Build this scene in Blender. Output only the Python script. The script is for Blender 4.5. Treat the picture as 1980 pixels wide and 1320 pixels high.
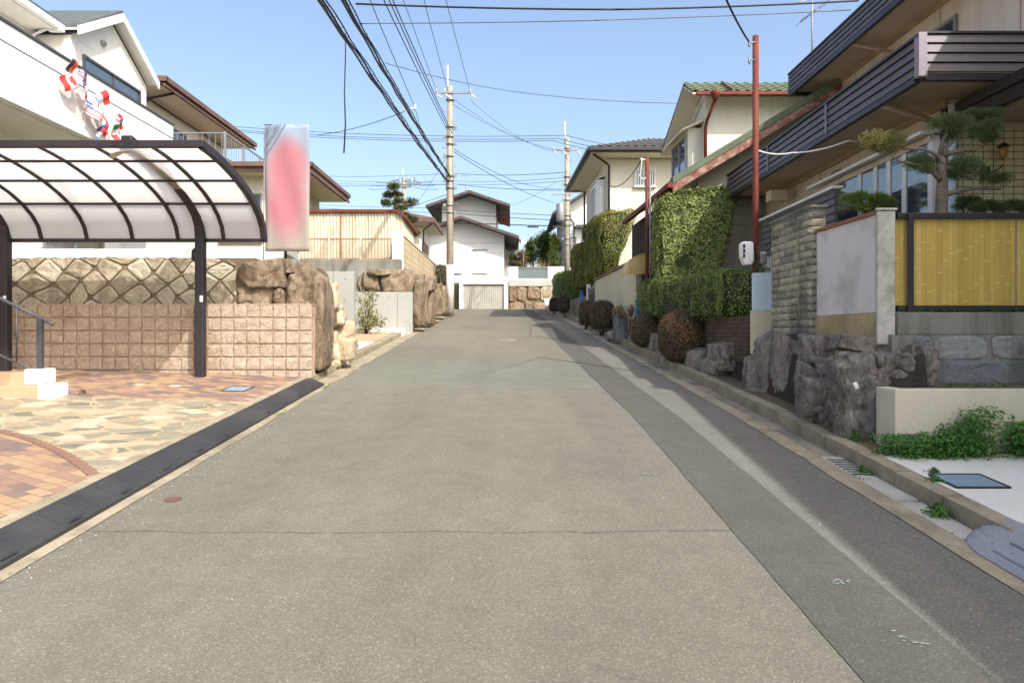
import bpy, bmesh, math, random
import numpy as np
from mathutils import Vector, noise as mnoise

for o in list(bpy.data.objects):
    bpy.data.objects.remove(o, do_unlink=True)
SC = bpy.context.scene
COL = SC.collection
F = 1350.0
EYE = 1.61

# ---------------------------------------------------------------- camera
cam_d = bpy.data.cameras.new('camera')
cam_d.sensor_width = 36.0
cam_d.sensor_fit = 'HORIZONTAL'
cam_d.lens = 36.0 * F / 1980.0
cam_d.shift_y = -15.0 / 1980.0
cam_d.clip_start = 0.05
cam_d.clip_end = 3000
cam = bpy.data.objects.new('camera', cam_d)
COL.objects.link(cam)
cam.location = (0, 0, EYE)
cam.rotation_euler = (math.radians(90), 0, 0)
SC.camera = cam

# ---------------------------------------------------------------- sky, sun, exposure
LX, LY, LZ = 0.74, -1.0, 1.19                      # direction towards the sun
EL = math.atan2(LZ, math.hypot(LX, LY))
world = bpy.data.worlds.new('World')
SC.world = world
world.use_nodes = True
wn = world.node_tree.nodes
wl = world.node_tree.links
sky = wn.new('ShaderNodeTexSky')
sky.sky_type = 'NISHITA'
sky.sun_disc = False
sky.sun_elevation = EL
sky.sun_rotation = math.atan2(LX, LY)
sky.altitude = 0.0
sky.air_density = 1.0
sky.dust_density = 4.2
sky.ozone_density = 1.0
bg = wn.get('Background') or wn.new('ShaderNodeBackground')
bg.inputs['Strength'].default_value = 0.145
wl.new(sky.outputs[0], bg.inputs[0])
sun_d = bpy.data.lights.new('sun', 'SUN')
sun_d.energy = 2.4
sun_d.angle = math.radians(0.5)
sun_d.color = (1.0, 0.97, 0.92)
sun = bpy.data.objects.new('sun', sun_d)
COL.objects.link(sun)
sun.rotation_euler = Vector((LX, LY, LZ)).to_track_quat('Z', 'Y').to_euler()
sun.location = (20, -30, 40)
SC.view_settings.view_transform = 'Standard'
SC.view_settings.look = 'None'
SC.view_settings.exposure = 1.08
SC.view_settings.gamma = 1.0
SC.render.resolution_x = 1024
SC.render.resolution_y = 682

# ---------------------------------------------------------------- helpers
def at(u, v, Y):
    """photograph pixel at a known depth -> point in the place"""
    return Vector(((u - 990.0) / F * Y, Y, EYE + (645.0 - v) / F * Y))

def shear(p):
    """the far right side of the street runs about two degrees to the left"""
    return (p[0] - 0.035 * max(0.0, p[1] - 8.0), p[1], p[2])

S = 0.0807
def zr(y):
    if y < -15: return -15 * S
    if y < 34: return S * y
    t = min(y - 34, 6.0)
    return 34 * S + S * (t - t * t / 12.0)

def srgb(r, g, b):
    f = lambda c: (c / 255.0 / 12.92) if c <= 10 else ((c / 255.0 + 0.055) / 1.055) ** 2.4
    return (f(r), f(g), f(b))

def tag(o, label=None, cat=None, group=None, kind=None):
    if label: o['label'] = label
    if cat: o['category'] = cat
    if group: o['group'] = group
    if kind: o['kind'] = kind
    return o

def thing(name, label, cat, loc=(0, 0, 0), group=None):
    o = bpy.data.objects.new(name, None)
    o.empty_display_size = 0.2
    COL.objects.link(o)
    o.location = loc
    return tag(o, label, cat, group)

class MB:
    def __init__(s, tf=None):
        s.v = []; s.f = []; s.m = []; s.sm = []; s.tf = tf
    def add(s, vs, fs, mi=0, smooth=False):
        n = len(s.v)
        if s.tf: s.v += [s.tf(p) for p in vs]
        else: s.v += [tuple(p) for p in vs]
        s.f += [tuple(i + n for i in f) for f in fs]
        s.m += [mi] * len(fs); s.sm += [smooth] * len(fs)
        return s
    def box(s, x0, x1, y0, y1, z0, z1, mi=0):
        x0, x1 = min(x0, x1), max(x0, x1); y0, y1 = min(y0, y1), max(y0, y1); z0, z1 = min(z0, z1), max(z0, z1)
        return s.hexa([(x0, y0, z0), (x1, y0, z0), (x1, y1, z0), (x0, y1, z0), (x0, y0, z1), (x1, y0, z1), (x1, y1, z1), (x0, y1, z1)], mi)
    def hexa(s, p, mi=0):
        return s.add(p, [(3, 2, 1, 0), (4, 5, 6, 7), (0, 1, 5, 4), (1, 2, 6, 5), (2, 3, 7, 6), (3, 0, 4, 7)], mi)
    def obox(s, c, ax, L, W, H, mi=0):
        """box centred at c, its length L along unit-ish ax, H as near z as possible"""
        ax = Vector(ax).normalized(); up = Vector((0, 0, 1))
        if abs(ax.z) > 0.95: up = Vector((0, 1, 0))
        sd = ax.cross(up).normalized(); up = sd.cross(ax).normalized(); c = Vector(c)
        P = [c + ax * (a * L / 2) + sd * (b * W / 2) + up * (h * H / 2) for h in (-1, 1) for a, b in ((-1, 1), (1, 1), (1, -1), (-1, -1))]
        return s.hexa(P, mi)
    def bar(s, a, b, w, h, mi=0):
        a = Vector(a); b = Vector(b)
        return s.obox((a + b) / 2, b - a, (b - a).length, w, h, mi)
    def prism(s, poly, ext, mi=0):
        n = len(poly); e = Vector(ext)
        vs = [Vector(p) for p in poly] + [Vector(p) + e for p in poly]
        fs = [tuple(range(n - 1, -1, -1)), tuple(range(n, 2 * n))] + [(i, (i + 1) % n, n + (i + 1) % n, n + i) for i in range(n)]
        return s.add(vs, fs, mi)
    def tube(s, pts, r, n=8, mi=0, cap=True):
        pts = [Vector(p) for p in pts]; k = len(pts)
        rs = r if isinstance(r, (list, tuple)) else [r] * k
        vs = []; prev = None
        for i, p in enumerate(pts):
            d = (pts[min(i + 1, k - 1)] - pts[max(i - 1, 0)]).normalized()
            if prev is None:
                ref = Vector((0, 0, 1)) if abs(d.z) < 0.9 else Vector((1, 0, 0))
                a = d.cross(ref).normalized()
            else:
                a = (prev - d * prev.dot(d)).normalized()
            prev = a; b = d.cross(a)
            for j in range(n):
                t = 2 * math.pi * j / n
                vs.append(p + (a * math.cos(t) + b * math.sin(t)) * rs[i])
        fs = [(i * n + j, i * n + (j + 1) % n, (i + 1) * n + (j + 1) % n, (i + 1) * n + j) for i in range(k - 1) for j in range(n)]
        if cap: fs += [tuple(range(n - 1, -1, -1)), tuple(range((k - 1) * n, k * n))]
        return s.add(vs, fs, mi, True)
    def lathe(s, c, prof, n=16, mi=0):
        c = Vector(c); vs = []
        for r, z in prof:
            for j in range(n):
                t = 2 * math.pi * j / n
                vs.append((c.x + r * math.cos(t), c.y + r * math.sin(t), c.z + z))
        k = len(prof)
        fs = [(i * n + j, i * n + (j + 1) % n, (i + 1) * n + (j + 1) % n, (i + 1) * n + j) for i in range(k - 1) for j in range(n)]
        fs += [tuple(range(n - 1, -1, -1)), tuple(range((k - 1) * n, k * n))]
        return s.add(vs, fs, mi, True)
    def wire(s, a, b, sag, r, n=5, k=18, mi=0):
        a = Vector(a); b = Vector(b)
        pts = []
        for i in range(k + 1):
            t = i / k
            p = a.lerp(b, t); p.z -= sag * 4 * t * (1 - t); pts.append(p)
        return s.tube(pts, r, n, mi)
    def build(s, name, mats, parent=None, base=None, bev=0, autosmooth=False):
        if parent is not None:
            r = parent
            while r.parent: r = r.parent
            base = Vector(r.location)
        base = Vector(base) if base is not None else Vector((0, 0, 0))
        me = bpy.data.meshes.new(name)
        me.from_pydata([(v[0] - base.x, v[1] - base.y, v[2] - base.z) for v in s.v], [], s.f)
        if not isinstance(mats, (list, tuple)): mats = [mats]
        for m in mats: me.materials.append(m)
        me.polygons.foreach_set('material_index', s.m)
        me.polygons.foreach_set('use_smooth', s.sm)
        me.update()
        o = bpy.data.objects.new(name, me)
        COL.objects.link(o)
        if parent is not None: o.parent = parent
        else: o.location = base
        if bev:
            md = o.modifiers.new('bevel', 'BEVEL'); md.width = bev; md.segments = 2; md.limit_method = 'ANGLE'; md.angle_limit = math.radians(40)
        return o

def parts_of(mb, name, m, parent, bev=0):
    """one object for each separate piece of the collected shape"""
    n = len(mb.v); par = list(range(n))
    def find(i):
        while par[i] != i: par[i] = par[par[i]]; i = par[i]
        return i
    for f in mb.f:
        r = find(f[0])
        for i in f[1:]: par[find(i)] = r
    groups = {}
    for k, f in enumerate(mb.f): groups.setdefault(find(f[0]), []).append(k)
    out = []
    for g_, fl in groups.items():
        q = MB(); ids = sorted({i for k in fl for i in mb.f[k]}); mp = {i: j for j, i in enumerate(ids)}
        q.v = [mb.v[i] for i in ids]; q.f = [tuple(mp[i] for i in mb.f[k]) for k in fl]; q.m = [mb.m[k] for k in fl]; q.sm = [mb.sm[k] for k in fl]
        out.append(q.build(name, m, parent, bev=bev))
    return out

def struct(name, mb, mats):
    return tag(mb.build(name, mats), kind='structure')

def copy_tree(o, parent=None):
    c = o.copy(); COL.objects.link(c)
    if parent is not None: c.parent = parent
    for ch in list(o.children): copy_tree(ch, c)
    return c

# ---------------------------------------------------------------- materials
class NT:
    def __init__(s, name):
        s.mat = bpy.data.materials.new(name); s.mat.use_nodes = True
        s.t = s.mat.node_tree; s.bs = s.t.nodes['Principled BSDF']; s.out = s.t.nodes['Material Output']
        g = s.t.nodes.new('ShaderNodeNewGeometry'); s.pos = g.outputs['Position']; s.island = g.outputs['Random Per Island']; s.nor = g.outputs['Normal']
    def new(s, k, **kw):
        n = s.t.nodes.new(k)
        for a, b in kw.items(): setattr(n, a, b)
        return n
    def link(s, a, b): s.t.links.new(a, b)
    def val(s, sock, v):
        if hasattr(v, 'is_linked') or isinstance(v, bpy.types.NodeSocket): s.link(v, sock)
        else:
            if isinstance(v, (tuple, list)) and len(v) == 3 and sock.type == 'RGBA': v = (*v, 1)
            sock.default_value = v
    def map(s, scale=(1, 1, 1), loc=(0, 0, 0), rot=(0, 0, 0), vec=None):
        m = s.new('ShaderNodeMapping'); s.link(vec or s.pos, m.inputs['Vector'])
        m.inputs['Scale'].default_value = scale; m.inputs['Location'].default_value = loc; m.inputs['Rotation'].default_value = rot
        return m.outputs[0]
    def noise(s, scale, detail=4, rough=.55, vec=None, dist=0):
        n = s.new('ShaderNodeTexNoise'); s.link(vec or s.pos, n.inputs['Vector'])
        n.inputs['Scale'].default_value = scale; n.inputs['Detail'].default_value = detail; n.inputs['Roughness'].default_value = rough
        n.inputs['Distortion'].default_value = dist
        return n.outputs['Fac']
    def vor(s, scale, feature='F1', out='Distance', vec=None, rnd=1):
        n = s.new('ShaderNodeTexVoronoi', feature=feature); s.link(vec or s.pos, n.inputs['Vector']); n.inputs['Scale'].default_value = scale
        n.inputs['Randomness'].default_value = rnd
        return n.outputs[out]
    def math(s, op, a, b=0.0, c=0.0):
        n = s.new('ShaderNodeMath', operation=op); s.val(n.inputs[0], a); s.val(n.inputs[1], b); s.val(n.inputs[2], c); return n.outputs[0]
    def sep(s, vec=None):
        n = s.new('ShaderNodeSeparateXYZ'); s.link(vec or s.pos, n.inputs[0]); return n.outputs
    def comb(s, x, y, z):
        n = s.new('ShaderNodeCombineXYZ'); s.val(n.inputs[0], x); s.val(n.inputs[1], y); s.val(n.inputs[2], z); return n.outputs[0]
    def ramp(s, fac, stops, const=False):
        n = s.new('ShaderNodeValToRGB'); s.link(fac, n.inputs[0]); e = n.color_ramp.elements
        if const: n.color_ramp.interpolation = 'CONSTANT'
        while len(e) < len(stops): e.new(0.5)
        for i, (p, c) in enumerate(stops):
            if isinstance(c, (int, float)): c = (c, c, c)
            e[i].position = p; e[i].color = (*c[:3], 1)
        return n.outputs[0]
    def mix(s, fac, a, b, mode='MIX'):
        n = s.new('ShaderNodeMix', data_type='RGBA', blend_type=mode)
        s.val(n.inputs[0], fac); s.val(n.inputs[6], a); s.val(n.inputs[7], b); return n.outputs[2]
    def bump(s, h, strength=.5, dist=.01):
        n = s.new('ShaderNodeBump'); s.link(h, n.inputs['Height']); n.inputs['Strength'].default_value = strength; n.inputs['Distance'].default_value = dist
        if s.bs.inputs['Normal'].is_linked: s.link(s.bs.inputs['Normal'].links[0].from_socket, n.inputs['Normal'])
        s.link(n.outputs[0], s.bs.inputs['Normal'])
    def fin(s, color, rough=.8, metal=0, spec=.3):
        s.val(s.bs.inputs['Base Color'], color); s.val(s.bs.inputs['Roughness'], rough); s.bs.inputs['Metallic'].default_value = metal
        s.bs.inputs['Specular IOR Level'].default_value = spec
        return s.mat

def mul(c, k): return tuple(x * k for x in c)

def mat(name, c1, c2=None, scale=1.5, rough=.8, bump=0, bscale=60, bdist=.004, fine=.12, dirt=None, damt=.5, dscale=1.2, streak=False, metal=0, spec=.3):
    n = NT(name)
    c2 = c2 or mul(c1, .8)
    f = n.ramp(n.noise(scale, 5, .6), [(.3, 0.0), (.7, 1.0)])
    col = n.mix(f, c1, c2)
    if fine:
        g = n.ramp(n.noise(bscale, 3, .6), [(.3, 1 - fine), (.7, 1 + fine)])
        col = n.mix(1.0, col, g, 'MULTIPLY')
    if dirt:
        vec = n.map((3.0, 3.0, .35)) if streak else None
        d = n.ramp(n.noise(dscale * (1.6 if streak else 1), 6, .65, vec=vec), [(.48, 0.0), (.72, damt)])
        col = n.mix(d, col, dirt)
    if bump:
        n.bump(n.noise(bscale, 4, .6), bump, bdist)
    return n.fin(col, rough, metal, spec)
# ---------------------------------------------------------------- the materials of the place
def m_asphalt(name, base, light, patch=False):
    n = NT(name)
    big = n.ramp(n.noise(.45, 6, .6), [(.3, 0.0), (.7, 1.0)])
    col = n.mix(big, base, mul(base, .84))
    mid = n.ramp(n.noise(3.5, 5, .7), [(.3, .90), (.7, 1.08)])
    col = n.mix(1.0, col, mid, 'MULTIPLY')
    agg = n.vor(130, 'F1', 'Color')
    h = n.sep(agg)[0]
    sp = n.ramp(h, [(.0, .80), (.35, .95), (.75, 1.04), (.93, 1.22), (1.0, 1.65)])
    col = n.mix(1.0, col, sp, 'MULTIPLY')
    gr = n.ramp(n.noise(240, 2, .7), [(.3, .72), (.7, 1.25)])
    col = n.mix(1.0, col, gr, 'MULTIPLY')
    tr_ = n.ramp(n.noise(1.5, 5, .65, vec=n.map((1.1, .10, 1))), [(.35, .93), (.65, 1.07)])
    col = n.mix(1.0, col, tr_, 'MULTIPLY')
    # wear lighter along the wheel tracks, oil and rust blotches
    st = n.ramp(n.noise(1.7, 6, .75, dist=.6), [(.66, 0.0), (.8, .35)])
    col = n.mix(st, col, srgb(120, 100, 82))
    xs, ys, zs = n.sep()
    if not patch:
        # resurfaced length further up and two transverse seams
        wob = n.math('MULTIPLY', n.math('SUBTRACT', n.noise(1.3, 4), .5), .22)
        yy = n.math('ADD', ys, wob)
        reg = n.math('MULTIPLY', n.math('GREATER_THAN', yy, 10.1), n.math('LESS_THAN', yy, 13.9))
        col = n.mix(n.math('MULTIPLY', reg, .5), col, n.mix(1.0, col, (1.02, 1.13, 1.16), 'MULTIPLY'))
        reg2 = n.math('GREATER_THAN', yy, 13.9)
        col = n.mix(n.math('MULTIPLY', reg2, .5), col, n.mix(1.0, col, (1.16, 1.08, 1.0), 'MULTIPLY'))
        for yc, w, k in ((4.42, .010, .65), (10.1, .012, .5), (24.5, .02, .35), (2.05, .004, .3)):
            d = n.math('ABSOLUTE', n.math('SUBTRACT', yy, yc))
            cr = n.math('MULTIPLY', n.math('LESS_THAN', n.math('ADD', d, n.math('MULTIPLY', n.math('SUBTRACT', n.noise(14, 3), .5), .03)), w), k)
            col = n.mix(cr, col, mul(base, .35))
        ck = n.vor(.33, 'DISTANCE_TO_EDGE', 'Distance', vec=n.map((1, .8, 0)))
        ck2 = n.math('ADD', ck, n.math('MULTIPLY', n.math('SUBTRACT', n.noise(4, 5), .5), .05))
        ckm = n.math('MULTIPLY', n.math('LESS_THAN', n.math('ABSOLUTE', ck2), .0022), n.ramp(n.noise(.5, 2), [(.5, 0.0), (.6, .25)]))
        col = n.mix(ckm, col, mul(base, .45))
    n.bump(n.math('ADD', n.math('MULTIPLY', h, 1.0), n.noise(120, 3)), .35, .003)
    return n.fin(col, .88, 0, .25)

ASPHALT = m_asphalt('asphalt', (.178, .168, .132), None)
ASPHALT_PATCH = m_asphalt('asphalt_patch', (.108, .101, .086), None, True)
ASPHALT_SIDE = m_asphalt('asphalt_side', (.178, .168, .140), None, True)

def m_pavers():
    n = NT('brick_pavers')
    v = n.map((1, 1, 0), rot=(0, 0, math.radians(28)))
    b = n.new('ShaderNodeTexBrick', offset=.5)
    n.link(v, b.inputs['Vector'])
    for k, x in (('Color1', (0, 0, 0, 1)), ('Color2', (1, 1, 1, 1)), ('Mortar', (0.5, .5, .5, 1)), ('Scale', 1.0), ('Mortar Size', .004), ('Mortar Smooth', .1), ('Brick Width', .21), ('Row Height', .105)):
        b.inputs[k].default_value = x
    col = n.ramp(b.outputs['Color'], [(0, srgb(120, 102, 95)), (.22, srgb(142, 114, 98)), (.45, srgb(112, 99, 95)), (.6, srgb(156, 130, 102)), (.8, srgb(162, 138, 108))], True)
    col = n.mix(1.0, col, n.ramp(n.noise(9, 5, .7), [(.3, .82), (.7, 1.12)]), 'MULTIPLY')
    col = n.mix(n.ramp(n.noise(1.1, 4), [(.4, 0.0), (.75, .25)]), col, srgb(196, 160, 128))
    col = n.mix(b.outputs['Fac'], col, srgb(120, 96, 76))
    n.bump(b.outputs['Fac'], -.6, .006); n.bump(n.noise(120, 3), .25, .003)
    return n.fin(col, .82)
PAVERS = m_pavers()

def m_flag():
    n = NT('flagstone')
    w = n.noise(2.5, 3)
    v0 = n.map((3.8, 5.2, 0), rot=(0, 0, .4))
    ad = n.new('ShaderNodeVectorMath', operation='ADD'); n.link(v0, ad.inputs[0]); n.link(n.comb(w, n.noise(3.1, 3), 0.0), ad.inputs[1]); v = ad.outputs[0]
    c = n.sep(n.vor(1.0, 'F1', 'Color', vec=v))[1]
    e = n.vor(1.0, 'DISTANCE_TO_EDGE', 'Distance', vec=v)
    col = n.ramp(c, [(0, srgb(134, 128, 108)), (.2, srgb(168, 154, 128)), (.42, srgb(152, 138, 112)), (.58, srgb(116, 114, 98)), (.72, srgb(180, 168, 144)), (.86, srgb(138, 130, 112))], True)
    col = n.mix(1.0, col, n.ramp(n.noise(14, 6, .7), [(.3, .82), (.7, 1.14)]), 'MULTIPLY')
    mo = n.ramp(e, [(.03, 1.0), (.05, 0.0)])
    col = n.mix(mo, col, srgb(172, 154, 124))
    n.bump(mo, -.6, .008); n.bump(n.noise(40, 4), .3, .004)
    return n.fin(col, .8)
FLAG = m_flag()

def m_rock(name, a, b, c, lich=.5):
    n = NT(name)
    v = n.map((1, 1, .45))
    f = n.ramp(n.noise(4.2, 9, .72, vec=v, dist=1.2), [(.38, 0.0), (.62, 1.0)])
    col = n.mix(f, a, b)
    st = n.ramp(n.noise(5, 7, .7, vec=n.map((1, 1, .18))), [(.5, 0.0), (.66, .8)])
    col = n.mix(st, col, c)
    sp = n.ramp(n.noise(11, 6, .8, vec=n.map((1, 1, .6))), [(.58, 0.0), (.64, lich)])
    col = n.mix(sp, col, mul((.62, .6, .52), .7))
    dv = n.new('ShaderNodeVectorMath', operation='ADD'); n.link(n.map((1.5, 1.5, .8)), dv.inputs[0]); n.link(n.comb(n.noise(3, 5), n.noise(4, 5), n.noise(5, 5)), dv.inputs[1])
    ck = n.vor(1.0, 'DISTANCE_TO_EDGE', 'Distance', vec=dv.outputs[0])
    cm_ = n.ramp(ck, [(.0, 1.0), (.035, 0.0)])
    col = n.mix(n.math('MULTIPLY', cm_, .5), col, mul(c, .55)); n.bump(cm_, -.6, .02)
    col = n.mix(1.0, col, n.ramp(n.noise(60, 4, .7), [(.3, .7), (.7, 1.2)]), 'MULTIPLY')
    n.bump(n.noise(6, 9, .75, vec=n.map((1, 1, .3))), 1.0, .07); n.bump(n.noise(30, 7, .8), .9, .012)
    return n.fin(col, .88, 0, .2)
ROCK = m_rock('boulder_brown', srgb(162, 145, 122), srgb(120, 103, 84), srgb(80, 68, 58), .5)
ROCK_DARK = m_rock('boulder_dark', srgb(168, 160, 150), srgb(132, 124, 116), srgb(84, 76, 70), .9)
ROCK_PALE = m_rock('boulder_pale', srgb(216, 202, 174), srgb(190, 170, 138), srgb(226, 216, 194), .2)
ROCK_GREY = m_rock('stone_grey', srgb(138, 140, 136), srgb(112, 114, 112), srgb(92, 92, 88), .5)
MORTAR_PALE = mat('mortar_pale', srgb(232, 222, 196), srgb(206, 192, 160), 3, .9, .5, 20, .02, dirt=srgb(120, 108, 84), damt=.5)
MORTAR_DARK = mat('mortar_dark', srgb(128, 112, 90), srgb(98, 88, 72), 3, .95, .5, 30, .02)

def m_stonewall(name, cols, dirtc):
    n = NT(name)
    c = n.ramp(n.island, [(i / len(cols), x) for i, x in enumerate(cols)], True)
    col = n.mix(1.0, c, n.ramp(n.noise(9, 7, .75), [(.3, .66), (.7, 1.16)]), 'MULTIPLY')
    d = n.ramp(n.noise(1.7, 6, .7, vec=n.map((1.6, 1.6, .5))), [(.48, 0.0), (.66, .85)])
    col = n.mix(d, col, dirtc)
    n.bump(n.noise(14, 7, .75), .9, .03)
    return n.fin(col, .9, 0, .2)
ASHLAR = m_stonewall('ashlar', [srgb(184, 174, 150), srgb(172, 162, 140), srgb(194, 185, 164), srgb(162, 152, 132)], srgb(124, 110, 92))
RUBBLE = m_stonewall('rubble', [srgb(150, 156, 156), srgb(134, 140, 142), srgb(162, 164, 160), srgb(126, 128, 126)], srgb(100, 98, 90))
RUBBLE_W = m_stonewall('rubble_warm', [srgb(176, 158, 132), srgb(150, 130, 106), srgb(186, 172, 146), srgb(140, 116, 94)], srgb(104, 88, 70))

SPLIT = mat('split_face_block', srgb(180, 163, 144), srgb(162, 143, 126), 4, .9, 1.0, 26, .02, fine=.22)
SPLIT_J = mat('block_joint', srgb(196, 172, 152), srgb(150, 124, 104), 5, .95)
VENEER = m_stonewall('veneer', [srgb(178, 174, 154), srgb(160, 158, 140), srgb(144, 143, 130), srgb(188, 182, 158)], srgb(92, 90, 84))
CMU = mat('weathered_block', srgb(206, 184, 140), srgb(186, 160, 116), 2, .9, .3, 50, dirt=srgb(96, 82, 60), damt=.5, streak=True)
CONC = mat('concrete', srgb(180, 178, 168), srgb(160, 158, 148), 1.2, .85, .3, 70, dirt=srgb(128, 122, 108), damt=.4, streak=True)
CONC_NEW = mat('new_concrete', srgb(166, 167, 160), srgb(152, 153, 146), .8, .8, .2, 80, dirt=srgb(150, 150, 144), damt=.4, streak=True)
CONC_WHITE = mat('white_concrete', srgb(222, 220, 210), srgb(206, 204, 194), .8, .85, .2, 80)
CONC_OLD = mat('old_concrete', srgb(156, 148, 130), srgb(118, 112, 98), 2.2, .9, .5, 45, .006, dirt=srgb(84, 80, 66), damt=.7, dscale=2.6)
KERB = mat('kerb_concrete', srgb(168, 156, 132), srgb(136, 126, 106), 3.2, .9, .6, 38, .006, dirt=srgb(100, 94, 74), damt=.75, dscale=3)
STAIN_CONC = mat('stained_concrete', srgb(146, 146, 138), srgb(120, 116, 106), 1.5, .9, .3, 60, dirt=srgb(74, 70, 62), damt=.7, streak=True)
DIRT = mat('soil', srgb(120, 104, 82), srgb(88, 76, 60), 2, .95, .6, 30, .02)
LAWN = mat('dry_ground', srgb(120, 116, 80), srgb(92, 92, 62), 1.5, .95, .5, 30, .02)
WHITEW = mat('white_stucco', (.76, .75, .70), (.72, .70, .655), .7, .85, .25, 90, dirt=srgb(200, 192, 172), damt=.25, streak=True)
CREAMW = mat('cream_stucco', srgb(220, 217, 206), srgb(210, 206, 192), .6, .85, .25, 80, dirt=srgb(170, 154, 122), damt=.25, streak=True)
CREAM_P = mat('cream_plaster', srgb(214, 206, 178), srgb(204, 194, 166), .8, .85, .2, 90, dirt=srgb(176, 164, 134), damt=.25, streak=True)
PEACHW = mat('peach_wall', srgb(216, 206, 194), srgb(206, 194, 180), .7, .85, .2, 80, dirt=srgb(160, 136, 108), damt=.3, streak=True)
GREYW = mat('grey_stucco', srgb(186, 180, 166), srgb(166, 160, 148), .6, .85, .25, 80, dirt=srgb(130, 124, 110), damt=.4, streak=True)
WASH = mat('whitewashed_plaster', srgb(216, 213, 210), srgb(206, 202, 198), .9, .85, .2, 70, dirt=srgb(118, 106, 98), damt=.55, dscale=1.3)
OCHRE = mat('ochre_plaster', srgb(186, 166, 128), srgb(150, 130, 100), 1.6, .9, .3, 60, dirt=srgb(90, 80, 66), damt=.75, dscale=1.5)
MOSSY = mat('peeling_plaster', srgb(204, 200, 188), srgb(170, 170, 162), 5, .9, .4, 40, .006, dirt=srgb(104, 106, 92), damt=.6, dscale=4)
SOFFIT = mat('soffit_board', srgb(184, 168, 148), srgb(170, 152, 132), .6, .85, .1, 60, dirt=srgb(140, 112, 80), damt=.4)
SOFFIT_P = mat('soffit_pale', srgb(222, 214, 194), srgb(206, 196, 172), .6, .85)
WOODTRIM = mat('yellow_wood_trim', srgb(176, 158, 128), srgb(154, 132, 100), 2, .7)
DARKWOOD = mat('dark_slat_metal', srgb(102, 95, 97), srgb(86, 80, 82), 1.2, .5, .1, 60, fine=.06, dirt=srgb(124, 108, 110), damt=.35, streak=True, spec=.4)
DARKGAP = mat('dark_recess', srgb(30, 26, 26), None, 2, .9)
BROWNF = mat('brown_fascia', srgb(112, 88, 78), srgb(94, 74, 66), 1, .6, fine=.06, dirt=srgb(160, 124, 104), damt=.3)
BLACKM = mat('dark_brown_metal', srgb(44, 38, 42), srgb(36, 32, 36), 2, .45, fine=.05, spec=.5)
CHAR = mat('charcoal_metal', srgb(72, 74, 80), srgb(60, 62, 68), 2, .45, fine=.05, spec=.5)
RUST = mat('red_rust_paint', srgb(124, 60, 46), srgb(96, 46, 38), 3, .7, .4, 40, .004, dirt=srgb(80, 46, 36), damt=.7, dscale=5)
RUSTRAIL = mat('rusty_rail', srgb(170, 128, 96), srgb(134, 84, 58), 5, .8, .3, 60)
REDTRIM = mat('red_trim', srgb(156, 100, 78), srgb(124, 84, 68), 4, .7, .2, 40)
PEEL = mat('peeling_red_trim', srgb(150, 112, 98), srgb(110, 60, 48), 9, .8, .4, 30, .01, dirt=srgb(190, 176, 160), damt=.8, dscale=6)
GREENROOF = mat('green_roof', srgb(108, 120, 98), srgb(90, 102, 82), 2, .6, .2, 30, dirt=srgb(130, 132, 96), damt=.5)
GREYROOF = mat('grey_shingle', srgb(96, 100, 100), srgb(76, 80, 82), 6, .85, .4, 20, .01)
DARKROOF = mat('dark_slate_roof', srgb(92, 90, 88), srgb(70, 70, 72), 3, .8, .3, 20, .01)
ORANGEROOF = mat('orange_tile', srgb(186, 110, 78), srgb(150, 84, 60), 6, .8)
WHITEM = mat('white_metal', (.8, .8, .78), (.74, .74, .72), 2, .4, fine=.03, spec=.5)
GREYM = mat('grey_metal', srgb(150, 152, 152), srgb(130, 132, 132), 2, .45, fine=.05, metal=.4)
PALEBLUE = mat('pale_blue_panel', srgb(206, 222, 230), srgb(192, 212, 222), 1, .6)
BLUE = mat('blue_cloth', srgb(90, 150, 208), srgb(66, 126, 186), 12, .7, .4, 20, .02)
BLUEPOLE = mat('blue_pole', srgb(70, 130, 160), srgb(50, 100, 130), 5, .5)
POLECONC = mat('pole_concrete', srgb(166, 156, 138), srgb(142, 134, 118), 3, .85, .2, 60, dirt=srgb(108, 100, 86), damt=.6, streak=True)
POLEBASE = mat('pole_wrap', srgb(206, 202, 194), srgb(192, 188, 180), 3, .7, .1)
WIREM = mat('wire_black', srgb(44, 44, 50), srgb(34, 34, 40), 2, .5, fine=0)
WIREG = mat('wire_grey', srgb(104, 112, 124), srgb(90, 98, 110), 2, .5, fine=0)
PORC = mat('insulator', (.75, .75, .73), (.7, .7, .68), 4, .2, fine=0, spec=.6)
PLASTIC_G = mat('grey_plastic', srgb(150, 152, 158), srgb(132, 134, 140), 2, .55, .2, 60)
RUBBER = mat('black_rubber', srgb(60, 60, 62), srgb(48, 48, 50), 3, .65, .6, 90, .005, dirt=srgb(92, 90, 88), damt=.3)
TILEP = mat('step_tile', srgb(196, 164, 134), srgb(184, 150, 120), 2, .6, .1, 90)
BARK = mat('bark', srgb(140, 128, 112), srgb(104, 94, 82), 4, .9, .8, 22, .03)
BARK_D = mat('bark_dark', srgb(84, 68, 54), srgb(60, 48, 40), 4, .9, .8, 22, .03)
LOGW = mat('orange_log', srgb(150, 120, 84), srgb(110, 84, 58), 6, .9, .5, 22, .02)
LIDBLUE = mat('blue_lid', srgb(136, 158, 172), srgb(120, 142, 156), 10, .6, .5, 50)
LIDGREY = mat('grey_lid', srgb(178, 174, 160), srgb(150, 148, 136), 10, .6, .5, 50)
MANHOLE = mat('rusty_iron', srgb(118, 88, 74), srgb(92, 70, 62), 10, .8, .6, 50)
SHUTTER = mat('garage_shutter', srgb(172, 170, 160), srgb(156, 154, 144), 2, .6, dirt=srgb(132, 126, 112), damt=.3, streak=True)
AMBER = mat('amber_glass', srgb(160, 122, 62), srgb(140, 104, 52), 4, .3)

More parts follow.
